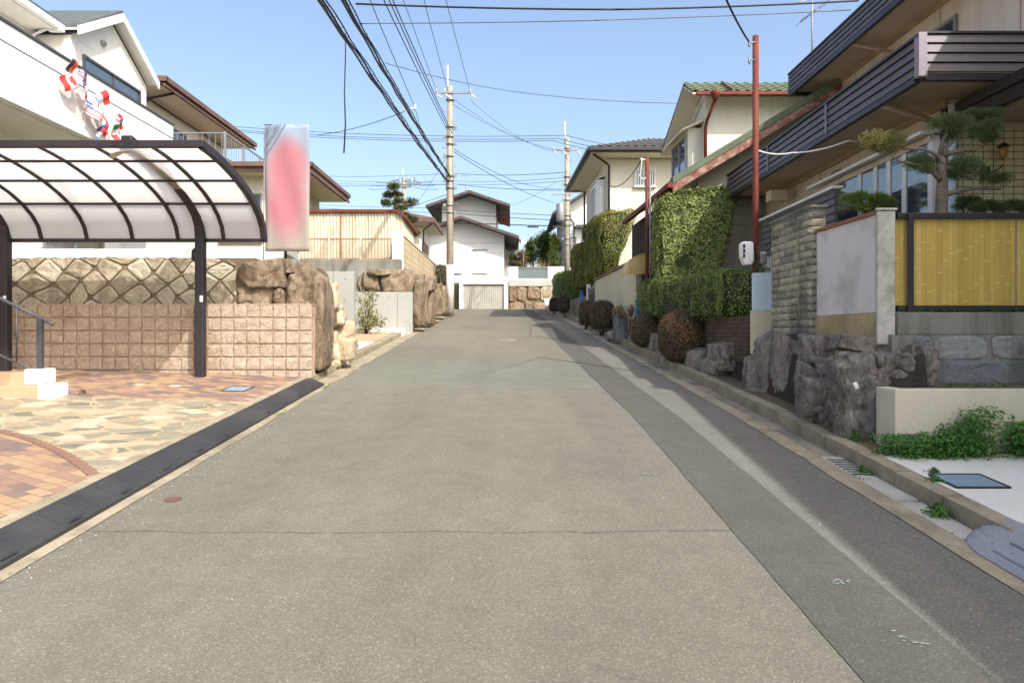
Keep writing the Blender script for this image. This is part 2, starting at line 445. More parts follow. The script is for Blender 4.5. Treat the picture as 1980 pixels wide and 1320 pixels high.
def m_glass(name, col, rough=.06):
    n = NT(name)
    n.fin(col, rough, 0, 1.0); n.bs.inputs['IOR'].default_value = 1.9; return n.mat
GLASS = m_glass('window_glass', (.05, .07, .09))
GLASS_L = m_glass('window_glass_curtain', (.32, .36, .40))
def m_clear():
    n = NT('clear_window_glass')
    n.fin((.08, .10, .12), .03, 0, 1.0); n.bs.inputs['IOR'].default_value = 2.3
    tp = n.new('ShaderNodeBsdfTransparent'); tp.inputs[0].default_value = (.85, .9, .92, 1)
    m = n.new('ShaderNodeMixShader'); m.inputs[0].default_value = .5; n.link(n.bs.outputs[0], m.inputs[1]); n.link(tp.outputs[0], m.inputs[2]); n.link(m.outputs[0], n.out.inputs[0])
    return n.mat
GLASS_CLEAR = m_clear()
def m_frost():
    n = NT('obscured_glass')
    col = n.mix(n.noise(1.5), (.30, .34, .36), (.22, .27, .29))
    return n.fin(col, .25, 0, .6)
FROST = m_frost()

def m_poly():
    n = NT('carport_polycarbonate')
    col = n.mix(n.ramp(n.noise(1.3, 4), [(.3, 0.0), (.7, 1.0)]), (.95, .93, .88), (.90, .88, .83))
    n.fin(col, .35, 0, .4)
    tr = n.new('ShaderNodeBsdfTranslucent'); n.link(col, tr.inputs[0])
    tp = n.new('ShaderNodeBsdfTransparent'); tp.inputs[0].default_value = (.9, .92, .92, 1)
    m1 = n.new('ShaderNodeMixShader'); m1.inputs[0].default_value = .78; n.link(n.bs.outputs[0], m1.inputs[1]); n.link(tr.outputs[0], m1.inputs[2])
    m2 = n.new('ShaderNodeMixShader'); m2.inputs[0].default_value = .14; n.link(m1.outputs[0], m2.inputs[1]); n.link(tp.outputs[0], m2.inputs[2])
    n.link(m2.outputs[0], n.out.inputs[0])
    return n.mat
POLY = m_poly()

def m_leaf(name, cols, rough=.55, trans=.25, warm=None, wscale=1.2):
    n = NT(name)
    k = len(cols)
    col = n.ramp(n.island, [(i / max(1, k - 1), c) for i, c in enumerate(cols)])
    if warm:
        col = n.mix(n.ramp(n.noise(wscale, 3), [(.45, 0.0), (.65, .75)]), col, n.ramp(n.island, [(0, warm[0]), (1, warm[1])]))
    n.fin(col, rough, 0, .3)
    tr = n.new('ShaderNodeBsdfTranslucent'); n.link(col, tr.inputs[0])
    m = n.new('ShaderNodeMixShader'); m.inputs[0].default_value = trans
    n.link(n.bs.outputs[0], m.inputs[1]); n.link(tr.outputs[0], m.inputs[2]); n.link(m.outputs[0], n.out.inputs[0])
    return n.mat
L_HEDGE = m_leaf('hedge_leaf', [srgb(80, 100, 54), srgb(120, 136, 70), srgb(166, 174, 102), srgb(94, 114, 60), srgb(192, 196, 130)], .35)
L_LOW = m_leaf('box_leaf', [srgb(90, 112, 62), srgb(128, 148, 76), srgb(104, 126, 68), srgb(166, 178, 98)], .45)
L_CONI = m_leaf('conifer_spray', [srgb(106, 118, 54), srgb(142, 148, 66), srgb(118, 130, 58), srgb(166, 166, 84)], .6, .2, (srgb(140, 122, 66), srgb(168, 152, 80)), 1.4)
L_AZA = m_leaf('azalea_leaf', [srgb(84, 74, 58), srgb(112, 96, 76), srgb(92, 86, 60), srgb(122, 102, 84)], .6, .15)
L_AZR = m_leaf('azalea_russet_leaf', [srgb(140, 104, 78), srgb(176, 132, 100), srgb(120, 88, 66)], .6, .3)
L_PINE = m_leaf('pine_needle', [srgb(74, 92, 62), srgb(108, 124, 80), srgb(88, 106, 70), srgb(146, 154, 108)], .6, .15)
L_PINEY = m_leaf('pine_needle_sunny', [srgb(96, 104, 52), srgb(150, 146, 84), srgb(74, 88, 46), srgb(190, 176, 116)], .6, .2)  # brighter, yellower copy of the pine needles, sunlight put into the colour
L_TREE = m_leaf('tree_leaf', [srgb(50, 66, 38), srgb(80, 98, 50), srgb(64, 82, 44), srgb(104, 120, 60)], .6)
L_YEL = m_leaf('bamboo_leaf', [srgb(150, 158, 60), srgb(180, 184, 84), srgb(126, 140, 54)], .6, .4)
L_WEED = m_leaf('weed_leaf', [srgb(60, 104, 42), srgb(86, 134, 56), srgb(72, 118, 50), srgb(110, 150, 70)], .6, .3)
L_BROWN = m_leaf('brown_leaf', [srgb(120, 96, 62), srgb(92, 74, 50), srgb(104, 100, 54)], .7, .2)
L_STEM = m_leaf('dry_stems', [srgb(176, 154, 120), srgb(150, 128, 98)], .8, .1)
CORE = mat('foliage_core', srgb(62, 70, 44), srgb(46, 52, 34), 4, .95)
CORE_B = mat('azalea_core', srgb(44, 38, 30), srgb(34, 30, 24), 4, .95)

def m_tilegrid():
    n = NT('wall_tile')
    b = n.new('ShaderNodeTexBrick', offset=0.0); x, y, z = n.sep()
    n.link(n.comb(x, z, 0.0), b.inputs['Vector'])
    for k, v in (('Color1', (*srgb(206, 196, 160), 1)), ('Color2', (*srgb(194, 184, 148), 1)), ('Mortar', (*srgb(70, 60, 50), 1)), ('Scale', 1.0), ('Mortar Size', .005), ('Mortar Smooth', .1), ('Brick Width', .125), ('Row Height', .085)):
        b.inputs[k].default_value = v
    n.bump(b.outputs['Fac'], -.5, .006)
    return n.fin(b.outputs['Color'], .5, 0, .4)
WALLTILE = m_tilegrid()

def m_brickwall(name, a, b_, mo, w, h, ax='y'):
    n = NT(name)
    b = n.new('ShaderNodeTexBrick', offset=.5); x, y, z = n.sep()
    n.link(n.comb(y if ax == 'y' else x, z, 0.0), b.inputs['Vector'])
    for k, v in (('Color1', (*a, 1)), ('Color2', (*b_, 1)), ('Mortar', (*mo, 1)), ('Scale', 1.0), ('Mortar Size', .006), ('Mortar Smooth', .1), ('Brick Width', w), ('Row Height', h)):
        b.inputs[k].default_value = v
    col = n.mix(n.ramp(n.noise(2, 6, .7, vec=n.map((1, 1, .4))), [(.5, 0.0), (.75, .5)]), b.outputs['Color'], mul(a, .35))
    n.bump(b.outputs['Fac'], -.5, .006)
    return n.fin(col, .9)
BROWNBRICK = m_brickwall('brown_brick', srgb(100, 84, 74), srgb(82, 68, 60), srgb(62, 54, 48), .21, .065)
CMUJ = m_brickwall('garden_block', srgb(200, 184, 152), srgb(186, 168, 136), srgb(112, 94, 66), .4, .2)

def m_bamboo():
    n = NT('bamboo_panel')
    x, y, z = n.sep()
    cell = n.math('FLOOR', n.math('DIVIDE', x, .052))
    wn_ = n.new('ShaderNodeTexWhiteNoise', noise_dimensions='1D'); n.link(cell, wn_.inputs['W'])
    r = wn_.outputs['Value']
    col = n.ramp(r, [(0, srgb(186, 160, 80)), (.35, srgb(194, 168, 90)), (.7, srgb(178, 152, 74)), (1, srgb(198, 172, 98))])
    ph = n.math('FRACT', n.math('DIVIDE', x, .052))
    edge = n.math('GREATER_THAN', n.math('ABSOLUTE', n.math('SUBTRACT', ph, .5)), .455)
    col = n.mix(n.math('MULTIPLY', edge, .35), col, srgb(120, 98, 44))
    zz = n.math('ADD', n.math('MULTIPLY', z, 2.4), n.math('MULTIPLY', r, 7.3))
    node = n.math('LESS_THAN', n.math('FRACT', zz), .03)
    col = n.mix(n.math('MULTIPLY', node, .45), col, srgb(226, 204, 128))
    col = n.mix(1.0, col, n.ramp(n.noise(30, 4, vec=n.map((1, 1, .08))), [(.3, .9), (.7, 1.08)]), 'MULTIPLY')
    n.bump(n.math('ABSOLUTE', n.math('SUBTRACT', ph, .5)), -.6, .012)
    return n.fin(col, .6, 0, .3)
BAMBOO = m_bamboo()

def m_corr():
    n = NT('corrugated_sheet')
    col = n.mix(n.ramp(n.noise(2, 5, .7, vec=n.map((3, 1, .25))), [(.35, 0.0), (.7, 1.0)]), srgb(214, 208, 186), srgb(184, 176, 150))
    d = n.ramp(n.noise(4, 6, .7, vec=n.map((5, 1, .12))), [(.56, 0.0), (.74, .55)])
    col = n.mix(d, col, srgb(150, 112, 72))
    return n.fin(col, .6, 0, .3)
CORR = m_corr()

def m_banner():
    n = NT('banner_cloth')
    x, y, z = n.sep()
    w = n.noise(1.6, 2)
    # a rose print down the middle of the cloth, pale at head and foot
    xc = n.math('DIVIDE', n.math('ABSOLUTE', n.math('ADD', x, 3.70)), .40)
    zc = n.math('DIVIDE', n.math('ABSOLUTE', n.math('SUBTRACT', z, 3.98)), .92)
    d = n.math('ADD', n.math('POWER', xc, 2.0), n.math('POWER', zc, 3.0))
    d = n.math('ADD', d, n.math('MULTIPLY', n.math('SUBTRACT', w, .5), .9))
    print_ = n.ramp(d, [(.25, 1.0), (1.05, 0.0)])
    bgc = n.ramp(n.math('DIVIDE', n.math('SUBTRACT', z, 2.9), 2.1), [(0, srgb(150, 142, 132)), (.4, srgb(156, 146, 138)), (.8, srgb(136, 138, 148)), (1, srgb(140, 154, 172))])
    col = n.mix(print_, bgc, srgb(166, 108, 116))
    return n.fin(col, .8)
BANNER = m_banner()
FLAGM = {k: mat('flag_' + k, c, c, 5, .8, fine=.03) for k, c in dict(white=(.78, .78, .78), red=srgb(216, 70, 72), blue=srgb(74, 88, 160), black=srgb(40, 38, 36), gold=srgb(240, 190, 50), green=srgb(30, 130, 90)).items()}
# ---------------------------------------------------------------- shape generators
_ico = {}
def ico(n):
    if n not in _ico:
        bm = bmesh.new(); bmesh.ops.create_icosphere(bm, subdivisions=n, radius=1)
        _ico[n] = ([tuple(v.co) for v in bm.verts], [tuple(v.index for v in f.verts) for f in bm.faces]); bm.free()
    return _ico[n]

def rock(mb, c, dims, seed, sub=5, rough=.07, mi=0, tilt=0, planes=16):
    """a chiselled boulder: a rounded convex polytope roughened by noise"""
    rnd = random.Random(seed); vs, fs = ico(sub)
    V = np.array(vs)
    N = []
    for i in range(planes):
        z = rnd.uniform(-1, 1); t = rnd.uniform(0, 2 * math.pi); r = math.sqrt(1 - z * z)
        N.append((r * math.cos(t), r * math.sin(t), z))
    N += [(1, rnd.uniform(-.2, .2), rnd.uniform(-.2, .2)), (-1, rnd.uniform(-.2, .2), rnd.uniform(-.2, .2)), (0, 1, .1), (rnd.uniform(-.15, .15), -1, rnd.uniform(-.1, .2)), (rnd.uniform(-.3, .3), -.1, 1), (0, 0, -1)]
    N = np.array([Vector(n).normalized() for n in N]); D = np.array([rnd.uniform(.92, 1.3) for _ in N[:-6]] + [rnd.uniform(.74, .9) for _ in range(6)])
    dots = V @ N.T
    R = np.where(dots > 1e-3, D / np.maximum(dots, 1e-3), 9.0)
    k = 60.0
    r = (np.sum(R ** -k, axis=1)) ** (-1 / k)
    off = Vector((seed * 3.1, seed * 1.7, seed * .9))
    out = []
    ct, st = math.cos(tilt), math.sin(tilt)
    m = min(dims)
    for i, p in enumerate(vs):
        q = Vector(p) * float(r[i])
        w = Vector((q.x * dims[0] / 2, q.y * dims[1] / 2, q.z * dims[2] / 2))
        h = mnoise.fractal(w * (1.6 / m) + off, 0.7, 2.3, 6) * rough * .42
        cr = (1 - abs(mnoise.noise(w * (3.1 / m) + off * 3))) ** 10 * rough * .9
        h -= cr
        ridge = (1 - abs(mnoise.noise(w * (2.0 / m) + off * 2))) ** 6 * rough * .5
        w = w + Vector(p) * ((h - ridge) * m)
        w = Vector((w.x * ct - w.z * st, w.y, w.x * st + w.z * ct))
        out.append((c[0] + w.x, c[1] + w.y, c[2] + w.z))
    mb.add(out, fs, mi, False if sub < 3 else True)
    return mb

def rock_px(mb, u0, v0, u1, v1, Y, depth, seed, sub=4, rough=.07, tilt=0, grow=1.13):
    a = at(u0, v0, Y); b = at(u1, v1, Y)
    rock(mb, ((a.x + b.x) / 2, Y + depth * .45, (a.z + b.z) / 2), (abs(b.x - a.x) * grow + .02, depth, abs(a.z - b.z) * grow + .02), seed, sub, rough, 0, tilt)

def stones(mb, O, A, B, Nn, W, H, cw, ch, kind, seed, gap=.03, dome=.035, clip=True):
    """a face of fitted stones on the plane O + a*A + b*B, standing out along Nn"""
    rnd = random.Random(seed); O = Vector(O); A = Vector(A).normalized(); B = Vector(B).normalized(); Nn = Vector(Nn).normalized()
    cells = []
    if kind == 'diamond':
        h = cw / 2; g = ch / 2; J = {}
        def pt(i, j):
            if (i, j) not in J: J[(i, j)] = (i * h + rnd.uniform(-.38, .38) * h, j * g + rnd.uniform(-.36, .36) * g)
            return J[(i, j)]
        for i in range(-1, int(W / h) + 2):
            for j in range(-1, int(H / g) + 2):
                if (i + j) % 2: cells.append([pt(i - 1, j), pt(i, j - 1), pt(i + 1, j), pt(i, j + 1)])
    else:
        J = {}; nr = max(1, round(H / ch)); y = [0]
        for r in range(nr): y.append(y[-1] + ch * rnd.uniform(.8, 1.2))
        y = [t * H / y[-1] for t in y]
        xs = []
        for r in range(nr):
            x = -rnd.uniform(0, cw); row = [x]
            while x < W: x += cw * rnd.uniform(.6, 1.45); row.append(x)
            xs.append(row)
        for r in range(nr):
            for a, b in zip(xs[r][:-1], xs[r][1:]):
                j = lambda s: rnd.uniform(-s, s)
                sk = ch * .14; sl = cw * .08
                cells.append([(a + j(sl), y[r] + j(sk) * (r > 0)), (b + j(sl), y[r] + j(sk) * (r > 0)), (b + j(sl), y[r + 1] + j(sk) * (r < nr - 1)), (a + j(sl), y[r + 1] + j(sk) * (r < nr - 1))])
    for q in cells:
        if clip: q = [(min(max(x, 0), W), min(max(y, 0), H)) for x, y in q]
        cx = sum(p[0] for p in q) / 4; cy = sum(p[1] for p in q) / 4
        ar = abs(sum(q[i][0] * q[(i + 1) % 4][1] - q[(i + 1) % 4][0] * q[i][1] for i in range(4))) / 2
        if ar < .012 * (cw / .4) ** 2: continue
        # cut the corners, pull in for the joint
        ring = []
        for i in range(4):
            p, nx, pv = Vector(q[i]), Vector(q[(i + 1) % 4]), Vector(q[i - 1])
            if (nx - p).length < 1e-4 or (pv - p).length < 1e-4: continue
            k = rnd.uniform(.14, .28)
            a_ = p.lerp(pv, k); c_ = p.lerp(nx, k); b_ = (a_ + c_) / 2 * .62 + p * .38
            for w in (a_, b_, c_): ring.append(w)
        if len(ring) < 6: continue
        C_ = Vector((cx, cy)); dm = math.sqrt(ar)
        def rg(s_in, hgt, jit=0):
            o = []
            for w in ring:
                d = (w - C_); L = d.length or 1
                w2 = C_ + d * max(.1, (L - s_in) / L)
                o.append(O + A * w2.x + B * w2.y + Nn * (hgt + rnd.uniform(-jit, jit)))
            return o
        r0 = rg(gap * .5, 0); r1 = rg(gap * .6, dome * .7, dome * .15); r2 = rg(gap + dm * .08, dome, dome * .3); r3 = rg(dm * .26, dome * .95, dome * .45)
        m = len(ring); vs = r0 + r1 + r2 + r3 + [O + A * cx + B * cy + Nn * dome * rnd.uniform(.7, 1.15)]
        fs = [(l * m + i, l * m + (i + 1) % m, (l + 1) * m + (i + 1) % m, (l + 1) * m + i) for l in range(3) for i in range(m)] + [(3 * m + i, 3 * m + (i + 1) % m, 4 * m) for i in range(m)]
        mb.add(vs, fs, 0, False)
    return mb

def leaf(mb, p, n, L, W, rnd, spread=.8, up=0.0):
    n = Vector((n[0] + rnd.uniform(-spread, spread), n[1] + rnd.uniform(-spread, spread), n[2] + up + rnd.uniform(-spread, spread)))
    n = n.normalized() if n.length > 1e-4 else Vector((0, 0, 1))
    t = n.orthogonal().normalized(); a = rnd.uniform(0, 6.283); b = n.cross(t)
    d = t * math.cos(a) + b * math.sin(a); w = n.cross(d)
    p = Vector(p)
    mb.add([p - d * L * .5, p - w * W * .5 + n * W * .15, p + d * L * .5, p + w * W * .5 + n * W * .15], [(0, 1, 2), (0, 2, 3)])

def needle(mb, p, d, L, W, rnd):
    d = Vector(d).normalized(); s = d.orthogonal().normalized(); a = rnd.uniform(0, 6.283)
    w = s * math.cos(a) + d.cross(s) * math.sin(a); p = Vector(p)
    mb.add([p - w * W * .5, p + w * W * .5, p + d * L], [(0, 1, 2)])

def tri(hx, p):
    """trilinear map of p in [-1,1]^3 into a hexahedron (bottom 4, top 4)"""
    x, y, z = [(c + 1) / 2 for c in p]
    f = lambda q: q[0] * (1 - x) * (1 - y) + q[1] * x * (1 - y) + q[2] * x * y + q[3] * (1 - x) * y
    return f(hx[:4]) * (1 - z) + f(hx[4:]) * z

def hedge_cloud(hx, n, size, seed, k=9, faces='all', rag=.05, tf=None, core=.93, bump=.04, skip_bottom=True):
    """leaves all over the clipped outside of a hexahedron with rounded edges, and the twiggy core inside"""
    rnd = random.Random(seed); hx = [Vector(q) for q in hx]
    mb = MB(tf); cm = MB(tf)
    ext = [(hx[1] - hx[0]).length, (hx[3] - hx[0]).length, (hx[4] - hx[0]).length]
    ar = [ext[1] * ext[2], ext[0] * ext[2], ext[0] * ext[1]]; tot = sum(ar)
    ctr = sum(hx, Vector()) / 8
    def surf(q):
        Lk = sum(abs(c) ** k for c in q) ** (1 / k)
        return tuple(c / Lk for c in q)
    for i in range(n):
        r = rnd.uniform(0, tot); ax = 0 if r < ar[0] else (1 if r < ar[0] + ar[1] else 2)
        q = [rnd.uniform(-1, 1) for _ in range(3)]; sgn = rnd.choice((-1, 1)); q[ax] = sgn
        if ax == 2 and sgn < 0 and skip_bottom and rnd.random() < .7: q[2] = 1
        s = surf(q)
        d = 1 - abs(rnd.gauss(0, .035))
        if rnd.random() < .08: d = 1 + rnd.random() * rag
        p = tri(hx, [c * d for c in s])
        bmp = mnoise.noise(p * 2.2 + Vector((seed, 0, 0))) * bump + mnoise.noise(p * 6 + Vector((seed, 3, 0))) * bump * .5
        nrm = (p - ctr); nrm = Vector((nrm.x / ext[0] ** 1, nrm.y / ext[1], nrm.z / ext[2])); nn = [0, 0, 0]; nn[ax] = q[ax]
        nv = Vector(nn)
        p = p + nv * bmp
        sc = rnd.uniform(.7, 1.3)
        leaf(mb, p, nv, size * sc, size * .5 * sc, rnd, .75, .25)
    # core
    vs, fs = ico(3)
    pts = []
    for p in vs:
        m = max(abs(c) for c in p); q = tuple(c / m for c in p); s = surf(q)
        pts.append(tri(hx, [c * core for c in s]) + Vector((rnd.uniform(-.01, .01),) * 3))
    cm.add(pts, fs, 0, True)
    return mb, cm

def ball_cloud(c, dims, n, size, seed, k=2.6, tf=None, flat_bottom=-.85, pred=None):
    rnd = random.Random(seed); A = MB(tf); Bm = MB(tf); cm = MB(tf)
    c = Vector(c)
    def pt(v, d=1.0):
        Lk = sum(abs(t) ** k for t in v) ** (1 / k); v = [t / Lk for t in v]
        b = 1 + .09 * mnoise.noise(Vector(v) * 1.9 + Vector((seed, 0, 0))) + .04 * mnoise.noise(Vector(v) * 5 + Vector((seed, 7, 0)))
        return Vector((c.x + v[0] * dims[0] / 2 * d * b, c.y + v[1] * dims[1] / 2 * d * b, c.z + max(v[2], flat_bottom) * dims[2] / 2 * d * b))
    for i in range(n):
        v = Vector((rnd.gauss(0, 1), rnd.gauss(0, 1), rnd.gauss(0, 1))).normalized()
        d = 1 - abs(rnd.gauss(0, .04)) + (rnd.random() < .09) * rnd.random() * .09
        p = pt(v, d); t = rnd.uniform(.7, 1.3)
        tgt = Bm if (pred and pred(p, v, rnd)) else A
        leaf(tgt, p, v, size * t, size * .5 * t, rnd, .7, .2)
    vs, fs = ico(3)
    cm.add([pt(p, .94) for p in vs], fs, 0, True)
    return A, cm, Bm

def tree_cloud(blobs, n, size, seed, tf=None, gap=.45):
    rnd = random.Random(seed); A = MB(tf)
    tot = sum(b[1][0] * b[1][2] for b in blobs)
    for (c, d) in blobs:
        c = Vector(c)
        for i in range(int(n * d[0] * d[2] / tot)):
            v = Vector((rnd.gauss(0, 1), rnd.gauss(0, 1), rnd.gauss(0, 1))).normalized()
            r = rnd.random() ** .45
            p = Vector((c.x + v.x * d[0] / 2 * r, c.y + v.y * d[1] / 2 * r, c.z + v.z * d[2] / 2 * r))
            if mnoise.noise(p * (2.2 / max(.5, min(d))) + Vector((seed, 0, 0))) < -gap * .5: continue
            p += Vector((rnd.gauss(0, 1), rnd.gauss(0, 1), rnd.gauss(0, 1))) * size * .6
            t = rnd.uniform(.6, 1.4)
            leaf(A, p, v, size * t, size * .55 * t, rnd, .9, .3)
    return A

def pine_pad(mb, c, dims, n, L, seed):
    rnd = random.Random(seed); c = Vector(c)
    subs = []
    for i in range(9):
        subs.append((Vector((rnd.uniform(-.52, .52) * dims[0] / 2, rnd.uniform(-.5, .5) * dims[1] / 2, rnd.uniform(-.35, .3) * dims[2] / 2)), rnd.uniform(.45, .66)))
    for i in range(n):
        o, s = rnd.choice(subs)
        v = Vector((rnd.gauss(0, 1), rnd.gauss(0, 1), rnd.gauss(0, .9) + .2)).normalized()
        r = rnd.random() ** .35
        p = c + o + Vector((v.x * dims[0] / 2 * s * r, v.y * dims[1] / 2 * s * r, v.z * dims[2] / 2 * s * r))
        for j in range(3):
            d = v + Vector((rnd.gauss(0, .45), rnd.gauss(0, .45), rnd.gauss(0, .4) + .45))
            needle(mb, p, d, L * rnd.uniform(.7, 1.3), L * .2, rnd)

def tile_roof(mb, a, b, c, d, pitch, amp, rows, mi=0):
    """pantiles on the slope a-b (eave, left to right) up to d-c (ridge)"""
    a, b, c, d = [Vector(p) for p in (a, b, c, d)]
    n = (b - a).cross(d - a).normalized()
    if n.z < 0: n = -n
    nx = max(4, int((b - a).length / pitch) * 6)
    vs = []
    rr = []
    for r in range(rows + 1):
        t = r / rows
        rr.append((t, 0.0))
        if r < rows: rr.append(((r + 1) / rows - 1e-4, -amp * 1.4))
    for t, h in rr:
        for i in range(nx + 1):
            s = i / nx
            p = a.lerp(b, s).lerp(d.lerp(c, s), t)
            vs.append(p + n * (h + amp * (math.sin(s * (b - a).length / pitch * 2 * math.pi) ** 3) + amp))
    fs = [(k * (nx + 1) + i, k * (nx + 1) + i + 1, (k + 1) * (nx + 1) + i + 1, (k + 1) * (nx + 1) + i) for k in range(len(rr) - 1) for i in range(nx)]
    mb.add(vs, fs, mi, False)

def window(root, axis, c, a0, a1, z0, z1, out, fm=None, gm=None, mull=1, fw=.05, tf=None, dep=.05, bars=0, bm=None, sill=True):
    """window on the plane axis=c; out is the outward sign; frame is the part, pane and bars its sub-parts"""
    fm = fm or WHITEM; gm = gm or GLASS
    def B(m, p0, p1, q0, q1, e0, e1):
        if axis == 'x': m.box(c + out * p0, c + out * p1, q0, q1, e0, e1)
        else: m.box(q0, q1, c + out * p0, c + out * p1, e0, e1)
    m = MB(tf)
    B(m, -.02, dep, a0, a1, z0, z0 + fw); B(m, -.02, dep, a0, a1, z1 - fw, z1)
    B(m, -.02, dep, a0, a0 + fw, z0 + fw, z1 - fw); B(m, -.02, dep, a1 - fw, a1, z0 + fw, z1 - fw)
    for i in range(mull):
        t = a0 + (a1 - a0) * (i + 1) / (mull + 1); B(m, -.01, dep * .8, t - fw * .45, t + fw * .45, z0 + fw, z1 - fw)
    if sill: B(m, -.02, dep + .04, a0 - .03, a1 + .03, z0 - .03, z0 - .002)
    f = m.build('window', fm, root)
    g = MB(tf); B(g, .004, .012, a0 + fw * .5, a1 - fw * .5, z0 + fw * .5, z1 - fw * .5); g.build('pane', gm, f)
    if bars:
        h = MB(tf)
        for i in range(bars):
            t = a0 + (a1 - a0) * (i + .5) / bars; B(h, dep + .05, dep + .07, t - .011, t + .011, z0 - .03, z1 + .03)
        for zz in (z0 - .03, z1 + .03): B(h, dep + .048, dep + .072, a0 - .02, a1 + .02, zz - .012, zz + .012)
        h.build('window_bars', bm or WHITEM, f)
    return f
# ---------------------------------------------------------------- ground, road, gutters, kerbs
def RX(x, y):
    """right-hand edges close in by 3.5 cm a metre beyond the eighth metre"""
    return x - 0.035 * max(0.0, min(y, 37) - 8.0)

def strip(mb, xl, xr, y0, y1, dz, step=.6, nx=1, side=0.0):
    """a lengthwise sheet over the road's profile; xl, xr may be functions of y; side gives it a thickness"""
    n = max(1, int(abs(y1 - y0) / step)); vs = []
    for i in range(n + 1):
        y = y0 + (y1 - y0) * i / n
        a = xl(y) if callable(xl) else xl; b = xr(y) if callable(xr) else xr
        for j in range(nx + 1):
            x = a + (b - a) * j / nx; vs.append((x, y, zr(y) + (dz(x, y) if callable(dz) else dz)))
    w = nx + 1
    mb.add(vs, [(i * w + j, i * w + j + 1, (i + 1) * w + j + 1, (i + 1) * w + j) for i in range(n) for j in range(nx)])
    if side:
        for jj in (0, nx):
            s = [vs[i * w + jj] for i in range(n + 1)]
            lo = [(p[0], p[1], p[2] - side) for p in s]
            m = len(s); mb.add(s + lo, [(i, i + 1, m + i + 1, m + i) for i in range(m - 1)])
        for ii in (0, n):
            s = [vs[ii * w], vs[ii * w + nx]]; mb.add(s + [(p[0], p[1], p[2] - side) for p in s], [(0, 1, 3, 2)])

g = MB()
ys = [-600, -200, -60, -15] + [y for y in np.arange(-12, 42.1, 1.5)] + [60, 120, 300, 900]
xs = [-900, -200, -60, -20, -8, 0, 8, 20, 60, 200, 900]
g.add([(x, float(y), zr(y) - .06) for y in ys for x in xs], [(i * len(xs) + j, i * len(xs) + j + 1, (i + 1) * len(xs) + j + 1, (i + 1) * len(xs) + j) for i in range(len(ys) - 1) for j in range(len(xs) - 1)])
struct('ground', g, LAWN)

r = MB(); strip(r, -2.72, lambda y: RX(1.40, y), -14, 36.9, .0, .5, 6)
struct('road', r, ASPHALT)
def wob(y, s): return .012 * mnoise.noise(Vector((y * 1.7, s, 0))) + .006 * mnoise.noise(Vector((y * 6, s, 3)))
r = MB(); strip(r, lambda y: RX(1.40 + wob(y, 1), y), lambda y: RX(1.93 + wob(y, 5), y), -14, 36.9, .004, .2)
struct('road_trench_patch', r, ASPHALT_PATCH)
r = MB(); strip(r, lambda y: RX(1.40, y), lambda y: RX(2.60, y), -14, 36.9, .0, .4, 2)
struct('road_side_lane', r, ASPHALT_SIDE)
r = MB(); strip(r, -40, 40, 36.9, 43.2, .0, .5, 2)
struct('cross_street', r, ASPHALT)

# right: concrete lip, gutter, kerb and the strip behind it
r = MB(); strip(r, lambda y: RX(2.585 + wob(y, 9) * 1.5, y), lambda y: RX(2.76, y), -14, 36, .006, .3)
struct('gutter_lip', r, KERB)
r = MB(); strip(r, lambda y: RX(2.755, y), lambda y: RX(2.96, y), -14, 36, -.012, .5)
struct('gutter', r, CONC_OLD)
r = MB()
y = -6.0; i = 0
while y < 35:
    L = .6
    j = .004 * math.sin(i * 2.3)
    strip(r, lambda q: RX(2.955 + j, q), lambda q: RX(3.10 + j, q), y, y + L - .012, .115 + .005 * math.sin(i * 1.7), L, 1, .16)
    y += L; i += 1
k = struct('kerb', r, KERB); md = k.modifiers.new('bevel', 'BEVEL'); md.width = .014; md.segments = 2
r = MB(); strip(r, lambda y: RX(3.09, y), lambda y: RX(4.6, y), 5.95, 36, .105, .6, 3)
struct('verge_right', r, DIRT)
# neighbouring concrete forecourt
r = MB(); strip(r, lambda y: 3.105, lambda y: 7.5, -8, 5.93, .112, 1, 2)
struct('forecourt_pavement', r, CONC_WHITE)

# left: lip, kerb, brick and flagstone drive
r = MB(); strip(r, -3.02, lambda y: -2.70 + wob(y, 13), -14, 35, .006, .3)
struct('gutter_lip_left', r, KERB)
r = MB(); y = -6.0; i = 0
while y < 34:
    j = .004 * math.sin(i * 1.9)
    strip(r, -3.20 + j, -3.045 + j, y, y + .588, .10 + .004 * math.sin(i * 2.7), .6, 1, .14)
    y += .6; i += 1
k = struct('kerb_left', r, KERB); md = k.modifiers.new('bevel', 'BEVEL'); md.width = .014; md.segments = 2
def drive(x, y): return .094 - .03 * (x + 3.2)
def near_edge(y): return 0
# three sheets meeting at the border lines
def sheet(name, poly_rows, m, lift=0):
    mb = MB(); vs = []; nx = 8
    for (y0f, y1f) in poly_rows: pass
    return mb
def band(mb, f0, f1, x0, x1, nx=16, ny=10, lift=0.0):
    vs = []
    for i in range(ny + 1):
        for j in range(nx + 1):
            x = x0 + (x1 - x0) * j / nx; a = f0(x); b = f1(x); y = a + (b - a) * i / ny
            vs.append((x, y, zr(y) + drive(x, y) + lift))
    w = nx + 1
    mb.add(vs, [(i * w + j, i * w + j + 1, (i + 1) * w + j + 1, (i + 1) * w + j) for i in range(ny) for j in range(nx)])
def curve(x):                                      # near border between pavers and flags
    t = (-3.2 - x)
    return 5.35 + 1.05 * t - .26 * t * t * .62 if t < 2.6 else 5.35 + 1.05 * 2.6 - .26 * 2.6 * 2.6 * .62 + .25 * (t - 2.6)
r = MB(); band(r, lambda x: 8.5, lambda x: 10.72, -14, -3.2)
band(r, lambda x: -8, lambda x: curve(x), -14, -3.2, 40, 16)
struct('brick_paving', r, PAVERS)
r = MB(); band(r, lambda x: curve(x), lambda x: 8.5, -14, -3.2, 40, 10)
struct('flagstone_paving', r, FLAG)
